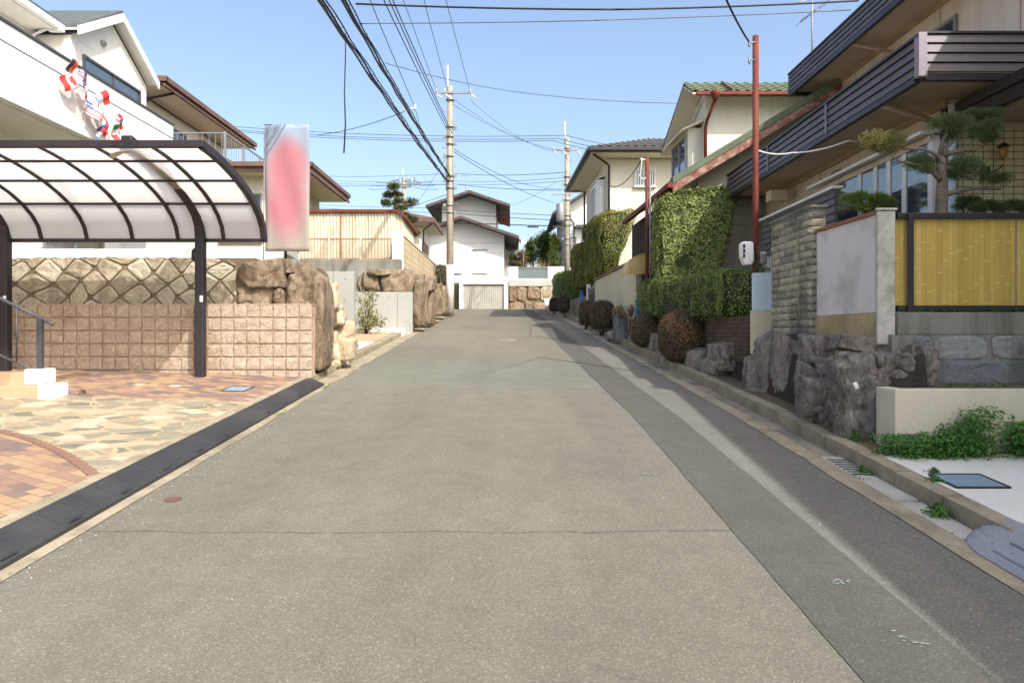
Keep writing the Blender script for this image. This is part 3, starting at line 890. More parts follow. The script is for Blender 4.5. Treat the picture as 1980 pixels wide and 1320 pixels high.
EDGE = mat('edge_brick', srgb(138, 108, 92), srgb(124, 98, 86), 9, .85, .3, 60)
r = MB()
x = -3.24
while x > -7.2:
    y = curve(x); s = (curve(x - .05) - y) / -.05
    a = math.atan(s)
    z = zr(y) + drive(x, y)
    r.obox((x, y, z + .001), (math.cos(a), math.sin(a), 0), .10, .09, .012)
    x -= .112 * math.cos(a)
struct('paving_border', r, EDGE)
# second drive further up
r = MB(); strip(r, -7, -3.21, 13.55, 16.4, .10, .6, 2); struct('concrete_drive', r, CONC_WHITE)
r = MB(); strip(r, -7, -3.21, 16.4, 19.5, .102, .6, 2); struct('tan_drive', r, mat('tan_concrete', srgb(180, 158, 126), srgb(164, 142, 112), 2, .9, .3, 50))
r = MB(); strip(r, -5, -3.19, 10.9, 13.5, .09, .6, 1); strip(r, -5, -3.19, 19.5, 35, .09, .6, 1); struct('verge_left', r, DIRT)

# raised garden plots behind the retaining walls
def terrace(pts, z, m=LAWN, name='garden_terrace', base=-1.5):
    mb = MB(); mb.prism([(x, y, base) for x, y in pts], (0, 0, z - base)); return struct(name, mb, m)
terrace([(-34, 11.25), (-4.0, 11.25), (-4.0, 13.2), (-5.6, 13.5), (-5.6, 19.7), (-34, 19.7)], 2.62)
terrace([(-34, 20.9), (-3.75, 20.9), (-3.75, 35.5), (-34, 35.5)], 3.72)
terrace([(3.85, 7.0), (30, 7.0), (30, 16.0), (3.45, 16.0)], 1.80)
terrace([(3.55, 16.0), (30, 16.0), (30, 36.0), (2.75, 36.0)], 2.72)
terrace([(-.15, 44.6), (40, 44.6), (40, 90), (-.15, 90)], 4.55)
terrace([(-40, 45.2), (-.15, 45.2), (-.15, 90), (-40, 90)], 4.9)

# ---- small things lying in the road
def disc(name, label, cat, u, v, r, m, group=None, h=.006):
    Y = F * EYE / (v - 536.0); x = (u - 990) / F * Y
    mb = MB(); b = Vector((x, Y, zr(Y)))
    n = 24
    for rr, z0, z1 in ((r, -.01, h), (r * .9, h - .001, h + .003)):
        vs = []
        for zz in (z0, z1):
            for i in range(n):
                t = 2 * math.pi * i / n; px, py = x + rr * math.cos(t), Y + rr * math.sin(t); vs.append((px, py, zr(py) + zz))
        mb.add(vs, [tuple(range(n, 2 * n))] + [(i, (i + 1) % n, n + (i + 1) % n, n + i) for i in range(n)])
    return tag(mb.build(name, m, None, b), label, cat, group)
disc('valve_cover', 'small rusty round iron cover set in the asphalt near the left edge', 'manhole cover', 335, 966, .06, MANHOLE)
disc('manhole_cover', 'grey round manhole cover in the middle of the road further up', 'manhole cover', 978, 657, .30, CONC_OLD)

# grit, gravel and crumbs of leaf swept to the road edges
rnd = random.Random(19); mb = MB()
for i in range(1500):
    y = 1.9 + 16 * rnd.random() ** 1.6
    k = rnd.random()
    if k < .4: x = -2.70 + abs(rnd.gauss(0, .10))
    elif k < .8: x = RX(2.60, y) - abs(rnd.gauss(0, .12)) if rnd.random() < .5 else RX(2.92, y) - abs(rnd.gauss(0, .06))
    else: x = rnd.uniform(-2.6, 2.4)
    r_ = rnd.uniform(.0025, .007); h = r_ * .8; z = zr(y) + .004 + (0 if x > -2.7 and x < 2.6 else .0)
    a = rnd.uniform(0, 6.28)
    P = [(x + r_ * math.cos(a + q * 2.1) * rnd.uniform(.7, 1.2), y + r_ * math.sin(a + q * 2.1) * rnd.uniform(.7, 1.2), z - .002) for q in range(3)] + [(x, y, z + h)]
    mb.add(P, [(0, 1, 3), (1, 2, 3), (2, 0, 3)])
GRIT = NT('grit'); GRIT = GRIT.fin(GRIT.ramp(GRIT.island, [(0, srgb(190, 182, 160)), (.4, srgb(150, 140, 118)), (.7, srgb(110, 92, 70)), (1, srgb(210, 206, 190))]), .9)
tag(mb.build('road_grit', GRIT), kind='stuff')
# ================================================================ LEFT SIDE
# ---- rubber kerb ramps, one after another
mb = MB()
L = .594
pro = [(-3.075, .0), (-3.075, .098), (-3.05, .104), (-2.985, .104), (-2.86, .035), (-2.845, .008), (-2.845, 0)]
pro = [(-3.07, 0), (-3.07, .100), (-3.0, .104), (-2.83, .032), (-2.80, .026), (-2.80, 0)]
y0 = 0.0
def ramp_piece():
    mb = MB()
    mb.prism([(x, y0, z + .006) for x, z in pro], (0, L, L * S))
    for i in range(7):                              # moulded grip bars on the sloping face
        t = .08 + i * .073
        mb.hexa([(-2.985, t, .098 + .0045 + t * S), (-2.85, t, .0415 + .0055 + t * S), (-2.85, t + .028, .0415 + .0055 + t * S), (-2.985, t + .028, .098 + .0045 + t * S),
                 (-2.985, t, .098 + .0065 + t * S), (-2.85, t, .0415 + .0075 + t * S), (-2.85, t + .028, .0415 + .0075 + t * S), (-2.985, t + .028, .098 + .0065 + t * S)])
    mb.box(-2.82, -2.803, .02, .15, .026 + .05, .026 + .054)
    return mb
N_R = 13
for i in range(N_R):
    yy = 10.42 - (i + 1) * .6
    if i == 0:
        pm = ramp_piece(); base = Vector((-2.93, 0, 0))
        proto = pm.build('kerb_ramp', RUBBER, None, base); o = proto
    else:
        o = proto.copy(); COL.objects.link(o)
    o.location = (-2.93, yy, zr(yy))
    lab = 'black rubber kerb ramp piece in the row along the brick drive'
    if i == 0: lab = 'farthest black rubber kerb ramp piece, ending by the block wall'
    elif i == N_R - 1: lab = 'nearest black rubber kerb ramp piece, at the bottom left of the view'
    else: lab = 'black rubber kerb ramp piece, ' + ['', 'second', 'third', 'fourth', 'fifth', 'sixth', 'seventh', 'eighth', 'ninth', 'tenth', 'eleventh', 'twelfth'][i] + ' from the block wall end'
    tag(o, lab, 'kerb ramp', 'rubber kerb ramps along the brick drive')

# ---- split-face block wall behind the drive
t = thing('block_wall', 'low wall of pinkish split-face blocks behind the brick drive', 'wall', (-6, 10.67, .9))
mb = MB(); mb.box(-10.5, -3.072, 10.70, 10.90, .2, 2.045); mb.build('joint_backing', SPLIT_J, t)
mb = MB(); rnd = random.Random(4)
for r in range(7):
    z1 = 2.055 - r * .2
    for c in range(37):
        x1 = -3.06 - c * .2; d = rnd.uniform(.012, .03)
        a = (x1 - .194, x1 - .006); zz = (z1 - .193, z1 - .006)
        nx = 5; vs = []; T_ = (0, .04, .3, .7, .96, 1)
        for i in range(nx + 1):
            for j in range(nx + 1):
                e = min(i, j, nx - i, nx - j); dd = 0 if e == 0 else d * (.8 if e == 1 else 1)
                if e > 0: dd += mnoise.noise(Vector((x1 * 9 + i * 1.3, j * 1.1, r * 3.7))) * .014
                vs.append((a[0] + (a[1] - a[0]) * T_[i], 10.693 - dd, zz[0] + (zz[1] - zz[0]) * T_[j]))
        w = nx + 1
        mb.add(vs, [(i * w + j, (i + 1) * w + j, (i + 1) * w + j + 1, i * w + j + 1) for i in range(nx) for j in range(nx)])
mb.build('block_face', SPLIT, t)
mb = MB(); mb.box(-10.5, -3.062, 10.68, 10.915, 2.045, 2.066); mb.build('coping', SPLIT, t, bev=.004)

# ---- fitted stone retaining wall above it, ending in big boulders
t = thing('stone_retaining_wall', 'tan retaining wall of fitted diamond stones ending in big brown boulders', 'wall', (-6, 11.1, .9))
mb = MB(); mb.box(-10.5, -4.05, 10.99, 11.25, .8, 2.80); mb.build('mortar', MORTAR_DARK, t)
mb = MB(); stones(mb, (-10.5, 10.985, 1.95), (1, 0, 0), (0, 0, 1), (0, -1, 0), 6.17, .87, .46, .44, 'diamond', 5, .024, .024)
mb.build('stone_face', ASHLAR, t)
RB = [(456, 499, 552, 556, 10.85, .8, 3), (447, 550, 527, 600, 10.9, .7, 8), (549, 519, 603, 600, 10.8, .8, 12), (526, 550, 556, 600, 10.92, .4, 15),
      (551, 508, 598, 527, 11.0, .6, 17), (586, 530, 626, 726, 10.86, .75, 22), (594, 514, 620, 552, 11.5, .6, 24), (500, 520, 560, 575, 11.1, .5, 27),
      (560, 570, 600, 625, 11.02, .4, 29), (606, 560, 640, 640, 11.6, .7, 31)]
for (a, b, c, d, Y, dp, sd) in RB:
    mb = MB(); rock_px(mb, a, b, c, d, Y, dp, sd, 5 if (c - a) > 40 or d - b > 60 else 4, .06); mb.build('boulder', ROCK, t)
mb = MB(); mb.hexa([(-4.2, 11.35, .6), (-3.35, 11.35, .6), (-3.3, 13.3, .8), (-4.2, 13.3, .8), (-4.2, 11.35, 2.5), (-3.5, 11.3, 2.45), (-3.75, 13.3, 1.9), (-4.2, 13.3, 2.3)]); mb.build('rubble_fill', MORTAR_DARK, t)

t = thing('mortared_boulders', 'sunlit cream boulders set in pale mortar beside the tall concrete slab', 'boulders', (-3.5, 12.3, 1.0))
mb = MB(); rnd = random.Random(8)
rock(mb, (-3.62, 12.55, 1.75), (.95, 1.5, 1.55), 71, 4, .1); rock(mb, (-3.25, 12.5, 1.2), (.55, 1.3, .7), 72, 4, .1)
mb.build('mortar', MORTAR_PALE, t)
for (a, b, c, d, Y, dp, sd) in [(608, 545, 648, 606, 11.85, .5, 41), (620, 584, 660, 628, 12.0, .5, 42), (622, 620, 682, 660, 12.2, .6, 43), (644, 650, 683, 697, 12.1, .5, 44), (620, 636, 648, 700, 11.9, .5, 45), (612, 596, 636, 640, 11.7, .4, 46)]:
    mb = MB(); rock_px(mb, a, b, c, d, Y, dp, sd, 4, .08); mb.build('boulder', ROCK_PALE, t)

# ---- concrete slab walls of the second drive
mb = MB(); mb.box(-5.6, -3.03, 13.36, 13.52, .6, 2.80)
t = tag(mb.build('concrete_wall', CONC_NEW, None, (-4, 13.4, 1.0), bev=.008), 'tall bare concrete slab wall standing behind the cream boulders', 'wall')
def tieholes(parent, xs, zs, y):
    m = MB()
    for x in xs:
        for z in zs: m.tube([(x, y - .004, z), (x, y + .01, z)], .014, 8)
    m.build('tie_holes', CONC_OLD, parent)
tieholes(t, [-3.2, -3.65, -4.1], [1.35, 1.8, 2.25, 2.65], 13.36)
mb = MB()
for x in (-3.42, -4.32): mb.box(x - .004, x + .004, 13.356, 13.37, .8, 2.80)
mb.build('form_joint', CONC_OLD, t)
t = thing('concrete_wall', 'lower bare concrete wall with a spindly shrub in front of it', 'wall', (-4, 19.6, 1.6))
mb = MB(); mb.box(-5.8, -2.80, 19.6, 19.76, 1.0, 2.78); mb.build('wall', CONC_NEW, t, bev=.01)
tieholes(t, [-3.0, -3.45, -3.9, -4.3], [1.95, 2.35, 2.65], 19.6)
mb = MB()
for x in (-3.22, -4.12): mb.box(x - .006, x + .006, 19.594, 19.61, 1.5, 2.78)
mb.build('form_joint', CONC_OLD, t)
mb = MB(); mb.box(-5.8, -2.98, 19.2, 19.6, 1.2, 1.76)
tag(mb.build('curb_step', CONC_WHITE, None, (-4, 19.4, 1.6), bev=.01), 'low white concrete step at the foot of the lower concrete wall', 'step')

# ---- spindly shrub against the lower wall
t = thing('shrub', 'spindly shrub with narrow yellow-green leaves against the low concrete wall', 'shrub', (-4.2, 18.7, 1.7))
mb = MB(); rnd = random.Random(2)
base = at(706, 640, 18.7); st = MB(); lf = MB()
for k in range(13):
    u, v = rnd.uniform(694, 722), rnd.uniform(568, 625)
    tip = at(u, v, 18.7 + rnd.uniform(-.25, .25)); b = Vector((base.x + rnd.uniform(-.1, .1), 18.7, base.z - .1)); m = b.lerp(tip, .5) + Vector((rnd.uniform(-.08, .08), 0, 0))
    st.tube([b, m, tip], [.012, .009, .005], 5)
    for q in range(38):
        p = tip + Vector((rnd.gauss(0, .09), rnd.gauss(0, .09), rnd.gauss(0, .08)))
        if q > 22: p = b.lerp(tip, rnd.uniform(.3, 1)) + Vector((rnd.gauss(0, .07), rnd.gauss(0, .07), rnd.gauss(0, .07)))
        leaf(lf, p, (0, -.6, .6), .11, .035, rnd, .9)
for k in range(160):
    p = at(rnd.gauss(728, 9), rnd.gauss(622, 9), 18.6); leaf(lf, p, (0, -.6, .6), .10, .035, rnd, .9)
st.build('stems', BARK_D, t); lf.build('leaves', L_YEL if False else m_leaf('shrub_leaf', [srgb(96, 96, 50), srgb(150, 144, 84), srgb(120, 116, 62), srgb(72, 76, 44)], .6), t)

# ---- carport
def cp_profile():
    return [(8.30, 3.85), (8.55, 3.835), (8.85, 3.80), (9.15, 3.745), (9.45, 3.675), (9.75, 3.58), (10.0, 3.47), (10.2, 3.34), (10.33, 3.2), (10.40, 3.02)]
PR = cp_profile()
XR = -3.69
t = thing('carport', 'dark framed carport with a curved milky roof over the brick drive', 'carport', (-6, 10.4, .98))
mb = MB(); n = len(PR)
x0 = -11.2
vs = [(x, y, z) for x in (x0, XR + .01) for y, z in PR] + [(x, y, z - .006) for x in (x0, XR + .01) for y, z in PR]
mb.add(vs, [(i, i + 1, n + i + 1, n + i) for i in range(n - 1)] + [(2 * n + i, 3 * n + i, 3 * n + i + 1, 2 * n + i + 1) for i in range(n - 1)], 0, True)
mb.build('roof_panel', POLY, t)
def sweep(mb, pts, w, h, x):
    """a bar of section w (along x) by h following the arched profile"""
    vs = []; k = len(pts)
    for i, (y, z) in enumerate(pts):
        a = pts[max(0, i - 1)]; b = pts[min(k - 1, i + 1)]; ty, tz = b[0] - a[0], b[1] - a[1]; L = math.hypot(ty, tz); ny, nz = -tz / L, ty / L
        if nz < 0 and abs(nz) > .3: ny, nz = -ny, -nz
        for sx, sn in ((-1, -1), (1, -1), (1, 1), (-1, 1)): vs.append((x + sx * w / 2, y + ny * h / 2 * sn, z + nz * h / 2 * sn))
    fs = [(i * 4 + j, i * 4 + (j + 1) % 4, (i + 1) * 4 + (j + 1) % 4, (i + 1) * 4 + j) for i in range(k - 1) for j in range(4)] + [(3, 2, 1, 0), tuple((k - 1) * 4 + j for j in range(4))]
    mb.add(vs, fs)
xs_ = [XR - .0] + [-4.29 - .678 * i for i in range(10)]
for i, x in enumerate(xs_):
    mb = MB(); sweep(mb, PR, .05 if i else .075, .05 if i else .09, x); mb.build('rafter', BLACKM, t)
for (y, z, w, nm) in ((8.30, 3.86, .075, 'front_beam'), (8.83, 3.80, .045, 'purlin'), (9.42, 3.68, .045, 'purlin'), (9.99, 3.475, .045, 'purlin'), (10.42, 3.0, .05, 'rear_beam')):
    mb = MB(); mb.box(x0, XR + .035, y - w / 2, y + w / 2, z - w * .55, z + w * .55); mb.build(nm, BLACKM, t, bev=.006)
for i, (px, sx) in enumerate(((-4.62, 1), (-7.52, 1), (-10.4, 1))):
    gz = zr(10.4) + drive(px, 10.4) - .02
    pts = [Vector((px, 10.36, gz)), Vector((px, 10.36, 2.0)), Vector((px, 10.36, 3.05)), Vector((px, 10.33, 3.22)), Vector((px, 10.22, 3.37)), Vector((px, 10.02, 3.50)), Vector((px, 9.6, 3.68)), Vector((px, 9.0, 3.84)), Vector((px, 8.36, 3.95))]
    mb = MB(); k = len(pts); vs = []
    for a, p in enumerate(pts):
        q0 = pts[max(0, a - 1)]; q1 = pts[min(k - 1, a + 1)]; d = (q1 - q0).normalized(); nn = Vector((0, -d.z, d.y)); w = .135
        hh = .12 if a < 4 else .12 - (a - 3) * .008
        for sx_, sn in ((-1, -1), (1, -1), (1, 1), (-1, 1)): vs.append(p + Vector((sx_ * w / 2, 0, 0)) + nn * (sn * hh / 2))
    mb.add(vs, [(a * 4 + j, a * 4 + (j + 1) % 4, (a + 1) * 4 + (j + 1) % 4, (a + 1) * 4 + j) for a in range(k - 1) for j in range(4)] + [(3, 2, 1, 0), tuple((k - 1) * 4 + j for j in range(4))])
    po = mb.build('post', BLACKM, t, bev=.015)
    m2 = MB(); m2.box(px + .02, px + .06, 10.285, 10.30, 2.08, 2.17); m2.build('label_plate', WHITEM, po)
    if i == 0:
        m3 = MB(); m3.lathe((px - .08, 10.36, 2.72), [(.02, .16), (.05, .12), (.055, 0), (.03, -.04)], 10); m3.build('lamp_sensor', BLACKM, po)
m = MB(); m.tube([(-4.62, 8.42, 3.80), (-4.72, 8.42, 3.79)], .012, 6); m.tube([(-4.72, 8.42, 3.79), (-4.84, 8.45, 3.76)], [.022, .034], 10)
m.build('spotlight', mat('pale_lamp', srgb(200, 190, 160), None, 3, .4), t)

# ---- steps with handrail
t = thing('entrance_steps', 'two tiled steps with white cheek blocks at the left edge', 'steps', (-6.1, 8.3, .9))
def stepz(x, y): return zr(y) + drive(x, y)
gz = stepz(-5.7, 8.3)
mb = MB(); mb.box(-8.4, -5.63, 8.30, 8.50, gz - .15, gz + .145); mb.box(-8.4, -5.93, 8.501, 8.78, gz - .1, gz + .30); mb.build('tread', TILEP, t, bev=.006)
mb = MB()
for x in (-5.92, -6.22, -6.52, -6.82, -7.12, -7.42, -7.72, -8.02):
    mb.box(x - .003, x + .003, 8.296, 8.305, gz - .1, gz + .14); mb.box(x - .203, x - .197, 8.497, 8.5005, gz + .15, gz + .29)
mb.build('tile_joint', SPLIT_J, t)
mb = MB(); mb.box(-5.629, -5.47, 8.27, 8.62, gz - .15, gz + .17); mb.box(-5.929, -5.74, 8.47, 8.80, gz + .146, gz + .34); parts_of(mb, 'cheek_block', WHITEW, t, .02)
t = thing('handrail', 'dark sloping handrail with a twisted baluster by the tiled steps', 'handrail', (-5.7, 8.6, 1.0))
A = at(78, 750, 8.62); top = at(73, 616, 8.62)
mb = MB(); mb.bar((A.x, 8.62, A.z - .05), (A.x, 8.62, top.z), .062, .062); mb.build('rail_post', CHAR, t, bev=.006)
mb = MB(); p0 = at(102, 627, 8.62); p1 = at(-70, 542, 8.9); mb.tube([p0, p1], .02, 8); mb.build('top_rail', CHAR, t)
mb = MB(); q0 = at(70, 718, 8.62); q1 = at(-70, 655, 8.9); mb.tube([q0, q1], .014, 8); mb.build('lower_rail', CHAR, t)
mb = MB()
for ub, va, vb in ((32, 594, 701), (-20, 568, 678)):
    a = at(ub, va, 8.7); b = at(ub, vb, 8.7); mb.tube([a, b], .009, 6)
    c = (a + b) / 2
    for k in range(4):
        ph = k * math.pi / 2
        mb.tube([c + Vector((math.cos(ph + s * 2.5) * .028 * math.sin(math.pi * s), math.sin(ph + s * 2.5) * .028 * math.sin(math.pi * s), (s - .5) * .13)) for s in [i / 8 for i in range(9)]], .004, 5)
mb.build('baluster', CHAR, t)

# ---- lids in the paving
def lid(name, label, u, v, w, d, m, rnd_=False, cat='access cover', z_of=None):
    # find ground under pixel on the drive
    Y = 1.612 / ((v - 645.0) / F + S - .03 * (u - 990) / F)
    x = (u - 990) / F * Y; mb = MB(); z = lambda px, py: zr(py) + drive(px, py)
    if rnd_:
        n = 20; vs = [(x + w / 2 * math.cos(6.283 * i / n), Y + w / 2 * math.sin(6.283 * i / n)) for i in range(n)]
    else: vs = [(x - w / 2, Y - d / 2), (x + w / 2, Y - d / 2), (x + w / 2, Y + d / 2), (x - w / 2, Y + d / 2)]
    n = len(vs); V = [(a, b, z(a, b) - .01) for a, b in vs] + [(a, b, z(a, b) + .006) for a, b in vs]
    mb.add(V, [tuple(range(n, 2 * n))] + [(i, (i + 1) % n, n + (i + 1) % n, n + i) for i in range(n)])
    o = mb.build(name, m, None, (x, Y, z(x, Y))); tag(o, label, cat)
    if not rnd_:
        f = MB()
        for (a, b) in ((0, 1), (1, 2), (2, 3), (3, 0)):
            p = Vector((*vs[a], z(*vs[a]) + .004)); q = Vector((*vs[b], z(*vs[b]) + .004)); f.bar(p, q, .018, .012)
        f.build('rim', BLACKM, o)
    return o
lid('water_meter_lid', 'square blue-grey meter lid in the brick paving near the block wall', 460, 752, .30, .36, LIDBLUE)
lid('drain_cap', 'round beige drain cap in the paving, nearer the carport post', 339, 746, .17, 0, LIDGREY, True)
lid('drain_cap', 'round beige drain cap in the paving, left of its twin', 270, 743, .15, 0, LIDGREY, True)

mb = MB(); rn = random.Random(3)
b = Vector((-5.36, 8.7, stepz(-5.36, 8.7)))
leaf(mb, b + Vector((0, 0, .02)), (0, 0, 1), .14, .08, rn, .3)
leaf(mb, b + Vector((.02, 0, .03)), (.3, 0, 1), .11, .06, rn, .3)
tag(mb.build('fallen_leaf', mat('dead_leaf', srgb(92, 62, 46), None, 20, .9), None, b), 'curled dead brown leaf lying on the brick paving', 'leaf')

# ---- low white garden wall on the terrace
mb = MB(); mb.box(-11, -4.65, 11.35, 11.5, 2.6, 2.99); mb.hexa([(-4.65, 11.35, 2.6), (-4.05, 11.35, 2.6), (-4.05, 11.5, 2.6), (-4.65, 11.5, 2.6), (-4.65, 11.35, 2.99), (-4.05, 11.35, 2.72), (-4.05, 11.5, 2.72), (-4.65, 11.5, 2.99)])
mb.box(-11, -4.3, 11.28, 11.34, 2.79, 2.835)
tag(mb.build('garden_wall', mat('pale_grey_wall', srgb(214, 216, 212), srgb(200, 202, 200), .7, .85, .1, 60), None, (-7, 11.4, 2.8), bev=.01), 'low pale grey garden wall with a sloped end on top of the stone wall', 'wall')

# ---- banner
t = thing('banner', 'tall pale banner with a blurred rose-red print, standing on the stone wall', 'banner', (-3.7, 11.5, 2.8))
mb = MB(); nx, nz = 10, 30; vs = []
for i in range(nx + 1):
    for j in range(nz + 1):
        x = -4.065 + .73 * i / nx; z = 2.965 + 2.09 * j / nz
        vs.append((x, 11.5 + .012 * math.sin(i * .9 + j * .25), z))
w = nz + 1; mb.add(vs, [(i * w + j, (i + 1) * w + j, (i + 1) * w + j + 1, i * w + j + 1) for i in range(nx) for j in range(nz)], 0, True)
o = mb.build('banner_cloth', BANNER, t); md = o.modifiers.new('solid', 'SOLIDIFY'); md.thickness = .003
mb = MB()
mb.tube([(-4.10, 11.52, 2.6), (-4.085, 11.52, 5.0)], .009, 8); mb.tube([(-3.53, 11.53, 2.6), (-3.53, 11.53, 3.0)], .012, 8)
mb.tube([(-4.085, 11.515, 5.05), (-3.33, 11.515, 5.05)], .01, 6)
mb.build('banner_pole', GREYM, t)

# ---- white house with the long balcony wall
t = thing('white_house', 'bright white house with a long solid balcony parapet and grey gable roof', 'house', (-10, 14, 2.62))
mb = MB(); mb.box(-18, -9.15, 4, 16.3, 2.5, 5.25); mb.box(-18, -10.2, 3, 14.95, 5.25, 8.15)
mb.box(-18, -9.45, 14.95, 18.05, 2.5, 8.0)
mb.prism([(-9.45, 14.95, 8.0), (-9.45, 18.05, 8.0), (-9.45, 16.5, 8.93)], (-8.5, 0, 0))
mb.build('wall', WHITEW, t, bev=.01)
mb = MB(); mb.box(-8.12, -8.0, 3, 16.5, 5.29, 6.52); mb.box(-9.45, -8.12, 16.38, 16.5, 5.29, 6.52); mb.box(-9.45, -8.121, 3, 16.379, 5.25, 5.42); mb.build('balcony_parapet', WHITEW, t, bev=.012)
mb = MB(); mb.box(-8.15, -7.975, 3, 16.53, 6.521, 6.56); mb.box(-8.006, -7.994, 3, 16.51, 6.20, 6.215); mb.build('parapet_cap', CHAR, t)
mb = MB(); mb.prism([(-9.0, 3, 8.12), (-9.6, 3, 8.17), (-12, 3, 9.6), (-12, 3, 9.7), (-9.6, 3, 8.28), (-9.55, 3, 8.25)], (0, 11.7, 0)) if False else None
mb.hexa([(-9.6, 3, 8.12), (-9.6, 14.8, 8.12), (-18, 14.8, 12.2), (-18, 3, 12.2), (-9.6, 3, 8.26), (-9.6, 14.8, 8.26), (-18, 14.8, 12.34), (-18, 3, 12.34)])
R1 = mb.build('roof', GREYROOF, t)
mb = MB(); e = .62
for (ya, yb) in ((14.85, 16.5), (18.15, 16.5)):
    mb.hexa([(-9.2, ya, 8.12), (-18, ya, 8.12), (-18, yb, 9.14), (-9.2, yb, 9.14), (-9.2, ya, 8.2), (-18, ya, 8.2), (-18, yb, 9.24), (-9.2, yb, 9.24)])
g2 = mb.build('roof', GREYROOF, t)
mb = MB()
for (ya, yb) in ((14.82, 16.5), (18.18, 16.5)):
    mb.hexa([(-9.17, ya, 7.96), (-9.22, ya, 7.96), (-9.22, yb, 8.98), (-9.17, yb, 8.98), (-9.17, ya, 8.15), (-9.22, ya, 8.15), (-9.22, yb, 9.17), (-9.17, yb, 9.17)])
    mb.hexa([(-9.222, ya, 8.06), (-9.5, ya, 8.06), (-9.5, yb, 9.08), (-9.222, yb, 9.08), (-9.222, ya, 8.10), (-9.5, ya, 8.10), (-9.5, yb, 9.12), (-9.222, yb, 9.12)])
mb.box(-9.8, -9.5, 14.72, 14.84, 8.0, 8.14); mb.build('bargeboard', WHITEM, g2)
mb = MB(); mb.box(-9.66, -9.54, 3, 14.8, 8.05, 8.17); mb.build('gutter', WHITEM, R1)
mb = MB(); mb.box(-10.2, -9.66, 3, 14.75, 8.03, 8.08); mb.build('soffit', WHITEW, R1)
mb = MB(); mb.tube([(-9.75, 14.7, 8.05), (-10.1, 14.72, 7.9), (-10.12, 14.72, 5.45)], .04, 8); mb.tube([(-9.7, 10.9, 8.0), (-10.12, 10.9, 7.8), (-10.12, 10.9, 5.45)], .04, 8); parts_of(mb, 'downpipe', WHITEM, t)
window(t, 'x', -9.45, 15.35, 17.7, 6.35, 7.75, 1, CHAR, GLASS, 1)
window(t, 'x', -10.2, 10.9, 13.2, 5.9, 7.4, 1, CHAR, GLASS, 1)
window(t, 'x', -9.15, 10.2, 12.4, 3.3, 4.95, 1, GREYM, GLASS, 1)
window(t, 'x', -9.15, 13.6, 15.6, 3.3, 4.8, 1, GREYM, GLASS, 1)

for (y_, z_) in ((14.0, 7.6), (12.2, 7.7), (16.1, 8.3)):
    mb = MB(); xw = -10.2 if y_ < 14.9 else -9.45; mb.lathe((xw + .02, y_, z_ - .07), [(.02, 0), (.07, .02), (.08, .07), (.06, .12), (.01, .14)], 10); mb.build('vent_cap', GREYM, t)
mb = MB(); mb.box(-8.001, -7.99, 3, 16.5, 5.29, 5.31); mb.build('drip_edge', GREYM, t)
# ---- bunting of little national flags hung on the parapet
t = thing('flag_bunting', 'string of little national flags hanging on the white balcony parapet', 'bunting', (-7.9, 13.5, 6.0))
def flag(fn, c, size, tilt, droop, seed):
    """fn(s,t)->colour key; c = centre, hung on the string and curled by the wind"""
    nx, ny = 27, 18; keys = list(FLAGM); vs = []; mb = MB()
    W, H = size, size * .66
    for i in range(nx + 1):
        for j in range(ny + 1):
            s, q = i / nx - .5, j / ny - .5
            a = s * W; b = q * H; y = a * math.cos(tilt) - b * math.sin(tilt); z = a * math.sin(tilt) + b * math.cos(tilt)
            vs.append((c[0] + droop * math.sin(s * 5 + seed) * .5 + .02 * math.cos(q * 6 + seed), c[1] + y, c[2] + z))
    w = ny + 1
    for i in range(nx):
        for j in range(ny):
            k = fn((i + .5) / nx, (j + .5) / ny)
            mb.add([vs[i * w + j], vs[(i + 1) * w + j], vs[(i + 1) * w + j + 1], vs[i * w + j + 1]], [(0, 1, 2, 3)], keys.index(k), True)
    return mb.build('flag', [FLAGM[k] for k in keys], t)
ger = lambda s, q: 'gold' if q < .34 else ('red' if q < .67 else 'black')
can = lambda s, q: 'red' if s < .26 or s > .74 or (abs(s - .5) < .17 - abs(q - .55) * .28 and .25 < q < .82) or (abs(s - .5) < .02 and q < .3 and q > .16) else 'white'
jpn = lambda s, q: 'red' if math.hypot((s - .5) * 1.5, q - .5) < .29 else 'white'
fra = lambda s, q: 'blue' if s < .34 else ('white' if s < .67 else 'red')
usa = lambda s, q: ('blue' if (int(s * 40) % 2 or int(q * 30) % 2) else 'white') if s < .4 and q > .46 else ('red' if int(q * 13) % 2 == 0 else 'white')
def gbr(s, q):
    x, y = (s - .5) * 1.5, q - .5
    if abs(x) < .09 or abs(y) < .09: return 'red'
    if abs(x) < .15 or abs(y) < .15: return 'white'
    d = min(abs(x * .66 - y), abs(x * .66 + y)); return 'red' if d < .04 else ('white' if d < .1 else 'blue')
def nor(s, q):
    if abs(s - .36) < .05 or abs(q - .5) < .08: return 'blue'
    return 'white' if abs(s - .36) < .11 or abs(q - .5) < .16 else 'red'
cze = lambda s, q: 'blue' if s * 1 < .5 - abs(q - .5) else ('white' if q > .5 else 'red')
ita = lambda s, q: 'green' if s < .34 else ('white' if s < .67 else 'red')
def bp(u, v):                                     # a point on the plane just off the parapet
    X = -7.88; Y = X * F / (u - 990); return Vector((X, Y, EYE + (645 - v) / F * Y))
FL = [(ger, 139, 130, .26, 1.4), (can, 132, 158, .40, .55), (gbr, 152, 156, .34, -.5), (jpn, 167, 190, .34, -.2), (fra, 192, 195, .40, .75), (usa, 175, 216, .42, -.25),
      (cze, 197, 240, .34, 1.4), (nor, 226, 240, .34, -.7), (ita, 215, 256, .30, -1.2), (fra, 195, 264, .28, 1.2)]
for i, (fn, u, v, sz, ti) in enumerate(FL): flag(fn, bp(u, v) + Vector((.02 + .03 * (i % 3), 0, 0)), sz, ti, .10, i * 1.3)
